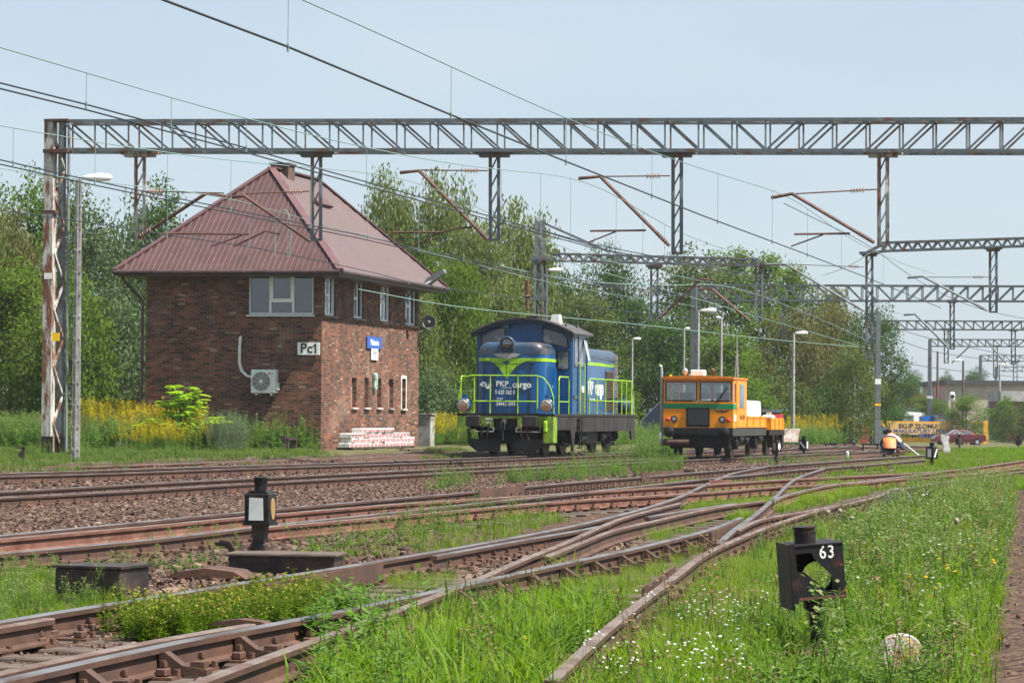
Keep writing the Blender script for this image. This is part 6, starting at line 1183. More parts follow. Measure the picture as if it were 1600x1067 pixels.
def tmpl_flower(h, r, n, seed, mi=1, spread=.1):
    rg = random.Random(seed); V = []; F_ = []; M_ = []
    for i in range(n):
        x, y = rg.uniform(-spread, spread), rg.uniform(-spread, spread); hh = h*rg.uniform(.7, 1.1); v, f = blade(x, y, hh, .004, .15, rg.uniform(0, 6), 0); k = len(V); V += v; F_ += [tuple(q+k for q in t) for t in f]; M_ += [0, 0]; t_ = V[-1]
        for j in range(2): a = j*.785+rg.random(); R_ = r*rg.uniform(.7, 1.2); k = len(V); V += [(t_[0]+R_*math.cos(a+q*1.571), t_[1]+R_*math.sin(a+q*1.571), t_[2]+.004*j+R_*.25*math.cos(a+q*1.57)) for q in range(4)]; F_.append((k, k+1, k+2, k+3)); M_.append(mi)
    return V, F_, M_
GR = leafmat('meadow_grass', [(0.062, 0.132, 0.011), (0.099, 0.191, 0.015), (0.137, 0.230, 0.026), (0.081, 0.165, 0.018), (0.199, 0.217, 0.061)], .45, patch=(0.159, 0.240, 0.024), ps=.8)
BGR = leafmat('bank_grass_blades', [(0.062, 0.126, 0.018), (0.087, 0.151, 0.026), (0.124, 0.165, 0.046)], .35, patch=(0.124, 0.145, 0.040), ps=.3); GRS = leafmat('grass_seed_heads', [(0.124, 0.158, 0.040), (0.186, 0.198, 0.066)], .3); FZ = leafmat('horsetail_green', [(0.124, 0.204, 0.020), (0.161, 0.244, 0.030), (0.106, 0.171, 0.026)], .4, patch=(0.174, 0.224, 0.046), ps=.8)
WD = leafmat('weed_leaves', [(0.062, 0.132, 0.020), (0.093, 0.178, 0.030), (0.130, 0.204, 0.051), (0.074, 0.145, 0.026)], .35); WT = leafmat('pale_weed_tips', [(0.124, 0.171, 0.061), (0.174, 0.211, 0.081), (0.137, 0.145, 0.051)], .3); CLV = leafmat('clover_leaves', [(0.050, 0.112, 0.006), (0.074, 0.145, 0.011), (0.112, 0.178, 0.015), (0.124, 0.145, 0.026)], .35)
CLVT = leafmat('yellowish_clover_tips', [(0.217, 0.237, 0.030), (0.186, 0.145, 0.040), (0.124, 0.184, 0.015)], .3); YFL = leafmat('yellow_petals', [(0.518, 0.311, 0.007), (0.592, 0.370, 0.015)], .2); GLD = leafmat('goldenrod_plumes', [(0.333, 0.266, 0.011), (0.444, 0.333, 0.015), (0.296, 0.266, 0.022)], .25); WFL = leafmat('white_petals', [(0.518, 0.518, 0.488), (0.592, 0.592, 0.562)], .15); BRN = leafmat('dry_brown_stalks', [(0.163, 0.111, 0.059), (0.222, 0.163, 0.089), (0.118, 0.074, 0.044)], .2); GYW = leafmat('grey_mugwort_leaves', [(0.096, 0.133, 0.074), (0.141, 0.178, 0.111), (0.074, 0.111, 0.052)], .25)
def veg(name, label_kind, px, dens, temps, mats, s=(.7, 1.2), z=0.0, clear=.12, patch=0, tilt=.12, seed=1, ps=.6):
    p = area_pts(px, dens, z, clear, patch, ps, seed); rg = np.random.default_rng(seed+50)
    if len(p) == 0: return
    o = bake(name, temps, p, rg.uniform(0, 6.28, len(p)), rg.uniform(s[0], s[1], len(p)), mats, rg.normal(0, tilt, (len(p), 2))); return tag(o, kind='stuff')
TG_ = [tmpl_grass(14, .1, .31, .0105, 1.0, i, 1 if i == 0 else 0) for i in range(6)]; SG = [tmpl_grass(16, .12, .13, .006, .6, 20+i) for i in range(4)]; FG = [tmpl_grass(34, .13, .22, .0032, .9, 30+i) for i in range(4)]
WDT = [tmpl_weed(.5, 34, .085, .028, i, 14, .1, 3) for i in range(5)]; LWT = [tmpl_weed(.2, 22, .05, .03, 10+i, 0, .12, 4) for i in range(4)]; CLT = [tmpl_weed(.28, 64, .04, .03, 60+i, 3, .14, 5) for i in range(4)]
FAR = [tmpl_weed(.9, 34, .17, .075, 80+i, 22, .25, 4) for i in range(4)]; FGR = [tmpl_grass(20, .3, .4, .02, .7, 90+i) for i in range(4)]
PA = [(455, 1110), (540, 1015), (610, 988), (690, 965), (760, 952), (860, 950), (930, 948), (975, 940), (940, 975), (890, 1020), (860, 1050), (840, 1110)]
PB = [(880, 1120), (905, 1060), (965, 995), (1020, 950), (1080, 905), (1180, 858), (1260, 822), (1400, 785), (1500, 762), (1585, 752), (1572, 800), (1560, 870), (1555, 950), (1535, 1067), (1530, 1120)]
PBr = [(1250, 1120), (1280, 1000), (1290, 900), (1330, 840), (1400, 800), (1500, 770), (1580, 760), (1568, 850), (1556, 950), (1535, 1067), (1530, 1120)]
PBf = [(975, 1000), (1030, 950), (1085, 908), (1180, 862), (1262, 826), (1340, 812), (1300, 860), (1260, 920), (1180, 960), (1060, 1000)]
veg('tall_meadow_grass', '', PA, 62, TG_, [GR, GRS], (.65, 1.15), seed=1); veg('tall_meadow_grass', '', [(880, 1120), (905, 1060), (975, 1010), (1080, 1000), (1200, 1010), (1290, 985), (1310, 890), (1400, 820), (1500, 775), (1580, 758), (1572, 800), (1560, 870), (1555, 950), (1535, 1067), (1530, 1120)], 50, TG_, [GR, GRS], (.5, .95), seed=2)
veg('horsetail_carpet', '', PBf+[(1000, 1010)], 75, FG, [FZ], (.45, .95), seed=3); veg('horsetail_carpet', '', [(1060, 1000), (1180, 955), (1260, 920), (1310, 850), (1340, 900), (1300, 990), (1200, 1012)], 50, FG, [FZ], (.5, 1.0), seed=60); veg('horsetail_carpet', '', [(640, 975), (700, 935), (790, 912), (880, 893), (960, 880), (1044, 885), (1000, 925), (975, 945), (860, 955), (760, 955)], 55, FG, [FZ], (.35, .75), seed=61); veg('meadow_weeds', '', [(1100, 1040), (1180, 960), (1270, 900), (1330, 850), (1340, 1000)], 2.5, WDT, [WD, WT], (.4, .75), seed=62); veg('horsetail_carpet', '', [(900, 905), (980, 868), (1060, 850), (1100, 858), (1040, 900), (980, 930)], 30, FG, [FZ], (.5, .9), seed=4)
veg('meadow_weeds', '', PBr, 11, WDT, [WD, WT], (.55, 1.15), seed=5, patch=.35); veg('meadow_weeds', '', PA, 1.2, WDT, [WD, WT], (.5, .8), seed=6); veg('broad_leaf_weeds', '', PB, 7, LWT, [WD], (.8, 1.4), seed=7, patch=.4); veg('broad_leaf_weeds', '', PA, 10, LWT, [WD], (.8, 1.5), seed=8, patch=.35)
FLW = [tmpl_flower(.32, .009, 6, i, 1, .14) for i in range(4)]; FLY = [tmpl_flower(.34, .014, 2, 10+i, 1, .12) for i in range(4)]
BLT = [tmpl_weed(.34, 16, .15, .06, 400+i, 0, .06, 2) for i in range(4)]; veg('large_leaf_weeds', '', [(480, 1110), (500, 1000), (560, 985), (640, 985), (650, 1110)], 14, BLT, [WD], (.6, 1.2), seed=80, patch=.2); veg('large_leaf_weeds', '', [(1150, 1110), (1180, 1040), (1300, 1030), (1460, 1050), (1500, 1110)], 12, BLT, [WD], (.5, 1), seed=81, patch=.2); veg('large_leaf_weeds', '', PBr, 2, BLT, [WD], (.5, 1.1), seed=82, patch=.4); veg('large_leaf_weeds', '', [(478, 1010), (500, 968), (560, 957), (650, 948), (655, 985), (540, 1050)], 20, BLT, [WD], (.6, 1.2), seed=88, clear=.02); veg('tall_tufts', '', [(600, 965), (720, 935), (840, 905), (900, 890), (880, 915), (700, 960)], 5, TG_, [GR, GRS], (.6, 1.2), seed=89, clear=.02, patch=.4); veg('tall_tufts', '', PA, 2.5, TG_, [GR, GRS], (1.15, 1.6), seed=86, patch=.5); veg('tall_tufts', '', PBr, 2.5, TG_, [GR, GRS], (1.1, 1.7), seed=87, patch=.5); veg('large_leaf_weeds', '', PA, 3, BLT, [WD], (.5, 1), seed=83, patch=.5); veg('dry_stalks', '', PB, 2.2, [tmpl_weed(.42, 8, .03, .012, 500+i, 12, .1, 3) for i in range(3)], [BRN, BRN], (.6, 1.1), seed=84, patch=.35); veg('dry_stalks', '', PA, .8, [tmpl_weed(.4, 8, .03, .012, 510+i, 10, .1, 3) for i in range(3)], [BRN, BRN], (.6, 1.0), seed=85)
veg('white_wild_flowers', '', [(880, 1110), (905, 1060), (960, 1000), (1100, 985), (1200, 990), (1230, 1040), (1150, 1110)], 17, FLW, [GR, WFL], (.75, 1.1), seed=9, patch=.5); veg('white_wild_flowers', '', PBr, .5, FLW, [GR, WFL], (.9, 1.4), seed=10, patch=.4)
veg('yellow_wild_flowers', '', [(1400, 1110), (1420, 1000), (1470, 900), (1500, 830), (1520, 780), (1580, 770), (1560, 900), (1545, 1040), (1530, 1110)], 4, FLY, [GR, YFL], (.8, 1.2), seed=11); veg('yellow_wild_flowers', '', [(600, 1110), (640, 1040), (800, 1000), (1100, 990), (1100, 1110)], 1.2, FLY, [GR, YFL], (.6, 1), seed=12)
# between the tracks
veg('short_grass', '', [(490, 968), (505, 925), (600, 905), (700, 890), (765, 882), (690, 912), (600, 938)], 60, FG, [FZ], (.35, .7), seed=13, patch=.15)
veg('track_weeds', '', [(-40, 1000), (-40, 905), (60, 893), (130, 903), (195, 925), (180, 942), (60, 957)], 16, WDT, [WD, WT], (.32, .62), seed=14); veg('short_grass', '', [(-40, 1000), (-40, 905), (60, 893), (150, 905), (200, 925), (180, 942), (60, 957)], 45, TG_, [GR, GRS], (.3, .55), seed=15)
veg('clover_thicket', '', [(178, 985), (192, 966), (300, 952), (420, 938), (500, 930), (515, 948), (470, 962), (400, 974), (290, 992), (220, 998)], 95, CLT, [CLV, CLVT], (.6, .95), seed=16)
veg('track_weeds', '', [(440, 868), (560, 838), (640, 815), (760, 802), (860, 800), (870, 815), (760, 842), (640, 858), (560, 868), (470, 872)], 7, WDT, [WD, WT], (.35, .85), seed=17, patch=.25); veg('short_grass', '', [(430, 872), (560, 838), (640, 820), (860, 800), (880, 812), (760, 845), (640, 862), (560, 872)], 22, SG, [FZ], (.6, 1.4), seed=18, patch=.25)
veg('track_weeds', '', [(95, 885), (210, 852), (380, 838), (395, 868), (260, 890), (200, 905)], 4.5, WDT, [WD, WT], (.3, .6), seed=19, patch=.5); veg('broad_leaf_weeds', '', [(95, 890), (210, 852), (380, 838), (395, 872), (260, 895), (200, 905)], 6, LWT, [WD], (.5, 1.1), seed=20, patch=.4)
veg('track_weeds', '', [(770, 758), (800, 745), (880, 734), (970, 728), (1070, 721), (1070, 735), (1000, 741), (900, 750), (800, 759)], 6.5, FAR, [WD, WT], (.22, .5), seed=21, clear=.2); veg('track_weeds', '', [(640, 771), (700, 755), (730, 745), (745, 760), (700, 768)], 3, FAR, [WD, WT], (.25, .6), seed=22)
veg('track_weeds', '', [(985, 722), (1000, 708), (1060, 703), (1065, 712), (1050, 722)], 5, FAR, [WD, WT], (.35, .85), seed=23, clear=0); veg('track_weeds', '', [(880, 722), (930, 708), (985, 706), (980, 720)], 1.6, FAR, [WD, WT], (.3, .6), seed=24, clear=0)
veg('short_grass', '', [(1075, 772), (1110, 757), (1200, 746), (1230, 742), (1210, 775), (1180, 785), (1120, 790), (1070, 797)], 40, FG, [FZ], (.5, .9), seed=25, patch=.1); veg('short_grass', '', [(1130, 805), (1190, 785), (1230, 772), (1290, 757), (1380, 757), (1400, 760), (1330, 778), (1280, 790), (1200, 804), (1160, 818)], 34, TG_, [GR, GRS], (.4, .85), seed=26, patch=.05)
veg('short_grass', '', [(960, 762), (1000, 750), (1080, 745), (1100, 752), (1080, 757), (1000, 765)], 14, FG, [FZ], (.5, .9), seed=27, patch=.2); veg('short_grass', '', [(960, 850), (1000, 830), (1060, 815), (1120, 806), (1100, 822), (1040, 842)], 24, FG, [FZ], (.5, 1), seed=28, patch=.2)
veg('meadow_grass', '', [(1240, 748), (1290, 732), (1340, 728), (1400, 712), (1480, 703), (1620, 690), (1640, 712), (1590, 722), (1500, 738), (1400, 745), (1350, 750), (1300, 754)], 5.5, FGR, [GR], (.25, .6), seed=29, patch=.15); veg('meadow_grass', '', [(1400, 765), (1500, 748), (1620, 730), (1620, 760), (1500, 770), (1400, 785)], 16, TG_, [GR, GRS], (.5, .9), seed=30)
veg('meadow_grass', '', [(1400, 708), (1470, 700), (1640, 694), (1640, 702), (1480, 706)], 2.4, FGR, [BGR], (.3, .6), seed=48, clear=0)
veg('track_weeds', '', [(1200, 728), (1260, 722), (1330, 716), (1330, 724), (1220, 735)], 3, FAR, [WD, WT], (.15, .4), seed=31); veg('track_weeds', '', [(1150, 722), (1240, 716), (1290, 712), (1290, 718), (1160, 726)], 3, FAR, [WD, WT], (.15, .4), seed=32)
veg('track_weeds', '', [(1380, 760), (1480, 742), (1560, 745), (1420, 775)], 3, FAR, [WD, WT], (.2, .5), seed=33)
veg('meadow_grass', '', [(1655, 1110), (1640, 900), (1650, 770), (1700, 735), (2400, 735), (2400, 1110)], 14, TG_, [GR, GRS], (.5, 1.0), seed=90, clear=0, patch=.2); veg('meadow_grass', '', [(1700, 735), (1640, 705), (2400, 700), (2400, 735)], 3, FGR, [GR], (.4, .8), seed=91, clear=0)
# bank left of the tracks, z 0.2
veg('bank_grass', '', [(-40, 737), (-40, 700), (240, 700), (480, 702), (530, 711), (400, 718), (210, 724), (100, 731)], 9, FGR, [BGR], (.25, .5), z=.2, clear=0.5, seed=34); veg('bank_grass', '', [(655, 712), (670, 700), (720, 699), (740, 706), (700, 711)], 8, FGR, [BGR], (.25, .45), z=.2, clear=.5, seed=35)
FB = [(-60, 700), (-60, 681), (240, 681), (400, 690), (495, 696), (490, 703), (300, 706), (150, 704)]
veg('bank_weeds', '', [(-60, 716), (-60, 699), (240, 699), (500, 703), (500, 712), (300, 716), (100, 722)], 1.3, FAR, [WD, WT], (.2, .55), z=.2, clear=.4, seed=46, patch=.3); veg('bank_weeds', '', FB, 6, FAR, [WD, WT], (.6, 1.35), z=.15, clear=0, seed=36); veg('dry_stalks', '', [(-60, 700), (-60, 688), (300, 688), (330, 704)], 1.4, [tmpl_weed(.9, 26, .05, .02, 200+i, 30, .3, 5) for i in range(3)], [BRN, BRN], (.7, 1.25), z=.15, clear=0, seed=37)
GRD = [tmpl_weed(1.15, 50, .1, .028, 100+i, 90, .3, 7) for i in range(4)]
veg('goldenrod', '', [(135, 700), (140, 690), (290, 688), (335, 695), (320, 702), (220, 702)], 7, GRD, [WD, GLD], (.85, 1.3), z=.15, clear=0, seed=38); veg('goldenrod', '', [(185, 704), (200, 698), (330, 698), (335, 704), (260, 706)], 6, GRD, [WD, GLD], (.5, .8), z=.18, clear=0, seed=47); veg('goldenrod', '', [(670, 700), (680, 685), (735, 686), (735, 697)], 3, GRD, [WD, GLD], (.7, 1.1), z=.1, clear=0, seed=39)
veg('goldenrod', '', [(1225, 692), (1235, 683), (1330, 683), (1340, 689), (1290, 692)], 1.0, GRD, [WD, GLD], (.8, 1.4), z=0, clear=0, seed=40); veg('bank_weeds', '', [(1000, 700), (1000, 682), (1330, 682), (1330, 690), (1280, 696), (1080, 700)], 2.6, FAR, [WD, WT], (.5, 1.2), z=0, clear=0, seed=41)
veg('bank_weeds', '', [(640, 697), (640, 682), (1000, 681), (1000, 697), (800, 699)], 2.4, FAR, [WD, WT], (.6, 1.3), z=.1, clear=0, seed=42); 
veg('mugwort_clump', '', [(330, 705), (340, 694), (378, 694), (385, 704)], 7, [tmpl_weed(1.2, 70, .08, .022, 300+i, 60, .2, 6) for i in range(3)], [GYW, GYW], (.65, 1.0), z=.2, clear=0, seed=44)
# loose ballast stones
def stones():
    V = np.array([(x, y, z) for z in (-.5, .5) for x, y in ((-.5, -.5), (.5, -.5), (.5, .5), (-.5, .5))]); Fq = [(3, 2, 1, 0), (4, 5, 6, 7), (0, 1, 5, 4), (1, 2, 6, 5), (2, 3, 7, 6), (3, 0, 4, 7)]; T = []
    rg = np.random.default_rng(9)
    for i in range(8): v = V.copy(); v[4:, :2] *= rg.uniform(.4, .9); v += rg.normal(0, .13, v.shape); v[:, 2] *= .7; T.append((v, Fq, [0]*6))
    m, t, o = _nt('crushed_stone'); b = _n(t, 'ShaderNodeBsdfPrincipled'); b.inputs['Roughness'].default_value = .9; g = _n(t, 'ShaderNodeNewGeometry'); cr = _n(t, 'ShaderNodeValToRGB'); e = cr.color_ramp.elements
    cs = [(.038, .021, .016), (.068, .036, .026), (.1, .052, .036), (.09, .056, .041), (.2, .135, .095)]
    while len(e) < 5: e.new(.5)
    for i, c in enumerate(cs): e[i].position = i/4; e[i].color = c4(c)
    t.links.new(g.outputs['Random Per Island'], cr.inputs[0]); t.links.new(cr.outputs[0], b.inputs['Base Color']); t.links.new(b.outputs[0], o.inputs[0])
    for k, (px, dens, s) in enumerate([([(-60, 850), (-60, 790), (160, 775), (400, 760), (640, 747), (880, 734), (1060, 722), (1200, 716), (1200, 726), (1060, 735), (880, 752), (745, 764), (640, 773), (400, 795), (240, 810), (0, 833)], 260, (.03, .07)), ([(-60, 788), (-60, 745), (640, 722), (1000, 706), (1340, 692), (1340, 700), (1000, 720), (640, 742), (400, 756), (0, 780)], 45, (.035, .08)), ([(120, 900), (200, 860), (420, 838), (640, 818), (880, 797), (1000, 790), (1060, 775), (1120, 768), (880, 784), (640, 805), (640, 860), (500, 885), (400, 905), (300, 915), (200, 935)], 110, (.03, .08)), ([(640, 900), (760, 862), (900, 835), (1010, 805), (1050, 815), (1000, 850), (900, 872), (780, 898)], 90, (.03, .07)), ([(-60, 1090), (-60, 1005), (0, 985), (180, 955), (300, 930), (500, 900), (520, 930), (380, 975), (200, 1010), (60, 1045)], 60, (.012, .03)), ([(200, 1110), (400, 1020), (520, 975), (620, 955), (560, 1000), (480, 1110)], 100, (.02, .06)), ([(1560, 1100), (1575, 900), (1560, 760), (1620, 745), (1640, 1100)], 30, (.01, .025)), ([(900, 760), (1100, 741), (1340, 722), (1340, 738), (1100, 752), (960, 764)], 30, (.03, .07))]):
        p = area_pts(px, dens, 0, 0.07, 0, seed=70+k); rg = np.random.default_rng(k); n = len(p); p[:, 2] = np.maximum(p[:, 2], -.03)+rg.uniform(-.01, .025, n); ob = bake('ballast', T, p, rg.uniform(0, 6.28, n), rg.uniform(s[0], s[1], n), [m], rg.normal(0, .3, (n, 2))); tag(ob, kind='stuff')
stones()
# ---------------------------------------------------------------- point lanterns
OPAL = mat('milk_glass', (.66, .68, .66), .35, c2=(.5, .52, .5), ns=3, var=.04); AMBR = mat('amber_glass', (.3, .18, .08), .35, var=.05); RBLK = mat('rust_flecked_black_enamel', (.013, .012, .014), .5, c2=(.07, .028, .018), ns=5, lo=.55, hi=.66, c3=(.2, .07, .03), ns3=14, lo3=.62, hi3=.7, spec=.25)
def lantern(px, pyb, wbox, hbox, hpost, ang, label, front, side, lean=(0, 0), detail=True, Y=None, clutter=True):
    p = G(px, pyb, 0.0) if Y is None else P(px, pyb, Y); gzv = float(gz(p.x, p.y)); M_ = Matrix.Translation((p.x, p.y, gzv)) @ Matrix.Rotation(R(lean[0]), 4, 'Y') @ Matrix.Rotation(R(lean[1]), 4, 'X') @ Matrix.Rotation(-R(ang), 4, 'Z')
    e = empty('point_lantern', M_, label, 'signal lantern', 'point lanterns beside the switches'); w2 = wbox/2
    m = MB(); m.box(-.035, .035, -.035, .035, 0, hpost); m.box(-.06, .06, -.05, .05, hpost*.3, hpost*.62, bev=.01); 
    if detail: m.prism([(-.07, hpost), (.07, hpost), (.05, hpost-.16), (-.05, hpost-.16)], -.05, .05, 'Y')
    m.build('post', GREASE, e)
    m = MB(); m.box(-w2, w2, -w2, w2, hpost, hpost+hbox, bev=.006); m.prism([(-w2*.9, hpost+hbox), (w2*.9, hpost+hbox), (w2*.6, hpost+hbox+.03), (-w2*.6, hpost+hbox+.03)], -w2*.8, w2*.8, 'Y'); m.box(-w2-.012, w2+.012, -w2-.012, w2+.012, hpost-.012, hpost+.012); m.build('lamp_box', BLACK, e)
    m = MB(); h0 = hpost+hbox+.025; r = w2*.5; m.lathe([(r, 0), (r, .07), (r*1.08, .1), (r*1.12, .105), (r*1.15, .12), (r*.2, .135), (0, .136)], (0, 0, h0), 'Z', 18)
    c = m.build('chimney', BLACK, e, True, angle=40)
    if detail:
        m = MB()
        for k in range(14): t = k*2*math.pi/14; m.tube([(r*1.0*math.cos(t), r*1.0*math.sin(t), h0+.082), (r*1.06*math.cos(t), r*1.06*math.sin(t), h0+.082)], .007, 5)
        m.build('vent_hole', mat('dark_hole', (.004, .004, .004), .9, var=0), c)
    zc = hpost+hbox/2
    if front: m = MB(); m.prism([(u*w2, zc+v*hbox/2) for u, v in front[0]], -w2-.006, -w2+.002, 'Y'); m.build('front_glass', front[1], e)
    if side: m = MB(); m.prism([(u*w2, zc+v*hbox/2) for u, v in side[0]], w2-.002, w2+.006, 'X'); m.build('side_glass', side[1], e)
    return e
RECT = [(-.62, -.75), (.55, -.75), (.5, .72), (-.6, .76)]; SQ = [(-.5, -.75), (.5, -.75), (.5, .75), (-.5, .75)]; CIR = [(.55*math.cos(t), .72*math.sin(t)) for t in np.linspace(0, 2*math.pi, 17)[:-1]]; ARR = [(-.8, .75), (-.3, .75), (-.3, .5), (.8, -.45), (.5, -.8), (-.5, .2), (-.8, .2)]; BAR = [(-.7, -.75), (-.2, -.8), (.8, .7), (.3, .75)]
ln = lantern(406, 889, .23, .27, .47, 13, 'near black point lantern with a tall white pane, left of centre', (RECT, OPAL), (CIR, AMBR))
m = MB(); m.lathe([(0, -.05), (.055, -.05), (.06, .05), (0, .05)], (-.12, -.05, .17), 'Y', 14); m.tube([(-.12, 0, .17), (-.25, 0, .19), (-.3, 0, .28), (-.42, 0, .3)], .03, 6); m.tube([(-.12, -.04, .17), (-.05, -.02, .3), (0, 0, .36)], .025, 6); m.box(.08, .3, -.1, .14, .02, .2, bev=.01); m.box(.02, .3, -.12, .16, .2, .225); m.build('lever_gear', RUST, ln)
lantern(1213, 727, .2, .28, .44, 42, 'small black lantern with a white disc near the trolley trailer', (SQ, AMBR), (CIR, OPAL), detail=False)
lantern(1256, 714, .25, .32, .32, 28, 'small black lantern with a white arrow bar right of the trailer', (ARR, OPAL), (SQ, OPAL), detail=False)
lantern(1456, 724, .27, .34, .24, 42, 'black lantern with two white panes in the grass right of the workers', (SQ, OPAL), (BAR, OPAL), detail=False)
lantern(1499, 690, .28, .32, .25, -20, 'rusty little lantern in the grass before the red car', (RECT, RUST), None, detail=False, Y=150); lantern(1591, 690, .28, .3, .25, 10, 'tiny dark lantern at the far right edge', None, None, detail=False, Y=160)
# the leaning lantern 63: open box with cut-out front
p = G(1277, 1003, 0.05); e = empty('point_lantern', Matrix.Translation(p) @ Matrix.Rotation(R(-5), 4, 'Y') @ Matrix.Rotation(R(9), 4, 'Z') @ Matrix.Rotation(R(2), 4, 'X'), 'leaning rusty black lantern box with white number 63 and a cut out', 'signal lantern', 'point lanterns beside the switches')
w2, z0, z1 = .16, .28, .60
m = MB(); m.box(-.035, .035, -.03, .03, -.1, z0, bev=.008); m.box(-.06, .06, -.05, .05, .2, z0, bev=.01); m.build('post', RBLK, e)
outer = [(-w2, z0), (w2, z0), (w2, z1), (-w2, z1)]
hole = [(-.135, .558), (-.04, .558), (-.03, .54), (-.022, .52), (.13, .365), (.12, .34), (.085, .302), (.065, .305), (-.09, .445), (-.125, .45), (-.135, .462)]
def plate_with_hole(outer, hole, y, th):
    bm = bmesh.new(); ed = []
    for poly in (outer, hole):
        vs = [bm.verts.new((u, y, v)) for u, v in poly]
        ed += [bm.edges.new((vs[i], vs[(i+1) % len(vs)])) for i in range(len(vs))]
    r_ = bmesh.ops.triangle_fill(bm, use_beauty=True, use_dissolve=False, edges=ed, normal=(0, -1, 0))
    g = bmesh.ops.extrude_face_region(bm, geom=list(bm.faces)); bmesh.ops.translate(bm, verts=[v for v in g['geom'] if isinstance(v, bmesh.types.BMVert)], vec=(0, th, 0)); bmesh.ops.recalc_face_normals(bm, faces=bm.faces)
    me = bpy.data.meshes.new('plate'); bm.to_mesh(me); bm.free(); return me
me = plate_with_hole(outer, hole, -w2, .005); me.materials.append(RBLK); o = bpy.data.objects.new('front_plate', me); COL.objects.link(o); o.parent = e
me = plate_with_hole(outer, [(.065+.092*math.cos(t), .385+.092*math.sin(t)) for t in np.linspace(0, 6.283, 19)[:-1]], w2-.005, .005); me.materials.append(RBLK); o = bpy.data.objects.new('back_plate', me); COL.objects.link(o); o.parent = e
m = MB(); m.box(-w2, -w2+.005, -w2+.005, w2-.005, z0, z1); m.box(w2-.005, w2, -w2+.005, w2-.005, z0, z1+.0); m.box(-w2-.005, w2+.005, -w2-.005, w2+.005, z1, z1+.008); m.box(-w2, w2, -w2, w2, z0-.008, z0)
m.box(-w2-.012, -w2+.02, -w2-.016, -w2-.003, z0-.02, z1+.02); m.box(-w2-.014, -w2-.002, -w2, w2, z0-.06, z1+.015); m.build('side_plates', RBLK, e)
m = MB(); m.box(-w2-.002, -w2+.022, -w2-.006, -w2-.001, z0, z1); m.build('rusty_edge_strip', RUSTP, e); m = MB(); m.box(-w2+.024, w2-.004, -w2-.007, -w2-.001, z0-.002, z0+.012); m.build('rusty_bottom_strip', REDRUST, e)
m = MB(); m.lathe([(.065, 0), (.065, .085), (.072, .09), (.072, .1), (.0, .103)], (-.03, 0, z1+.008), 'Z', 24); c = m.build('chimney', RBLK, e, True, angle=40); m = MB()
for k in range(12): t = k*2*math.pi/12; m.tube([(-.03+.06*math.cos(t), .06*math.sin(t), z1+.068), (-.03+.0675*math.cos(t), .0675*math.sin(t), z1+.068)], .0075, 8)
m.build('vent_hole', mat('dark_vent_hole', (.003, .003, .003), .9, var=0), c)
lettering('numeral', '6 3', .078/.7, mat('chipped_white_numeral', (.75, .75, .72), .6, c2=(.1, .1, .1), ns=60, lo=.55, hi=.6), e, facing((.058, -w2-.001, .553), (1, 0, 0)), .002, .012, .8, spacing=.8)
def cweight(px, py, r, ang, label, m_, text=None):
    p = G(px, py, .05); e = empty('counterweight', Matrix.Translation((p.x, p.y, float(gz(p.x, p.y))+r*.55)) @ Matrix.Rotation(R(ang), 4, 'Z'), label, 'counterweight', 'round point lever weights in the grass')
    m = MB(); m.lathe([(0, -.055), (r*.93, -.055), (r, -.035), (r, .035), (r*.93, .055), (0, .055)], (0, 0, 0), 'Y', 28); m.build('disc', m_, e, True, angle=40)
    m = MB(); s = -1 if text is None else 1; m.bar((s*r*.8, 0, -.02 if text is None else 0), (s*(r+.28), 0, -.03 if text is None else -.06), .05, .045); m.box(s*(r+.24)-.03, s*(r+.24)+.03, -.05, .05, -.12, .05); m.build('lever', RUST, e)
    if text: m = MB(); m.box(-r*1.02, r*1.02, -.062, -.054, -r*.75, -.01); m.build('dark_band', BLACK, e); lettering('numeral', text, .12/.7*r/.14*.6, LWH, e, facing((0, -.064, -r*.33), (1, 0, 0)), .003, .015)
    return e
cweight(1407, 1012, .135, 14, 'round rusty pale stone coloured weight on a lever at the bottom right', mat('rusty_whitewashed_weight', (.36, .33, .29), .9, c2=(.32, .13, .05), ns=6, lo=.5, hi=.6, c3=(.16, .08, .05), ns3=30, bump=.4, bs=70))
cweight(1402, 789, .24, -4, 'round lever weight with white 15 lying in the grass near the far rail', mat('grey_peeling_weight', (.2, .2, .19), .9, c2=(.05, .04, .04), ns=25, lo=.5, hi=.55), '15')
p = G(1445, 795, 0); m = MB(); m.prism([(-.12, 0), (.12, 0), (.08, .3), (-.02, .35)], -.06, .06, 'Y'); o = m.build('lever_stand', GREASE); o.location = (p.x, p.y, -.02); tag(o, 'dark point lever stand in the grass right of the 15 weight', 'lever stand')
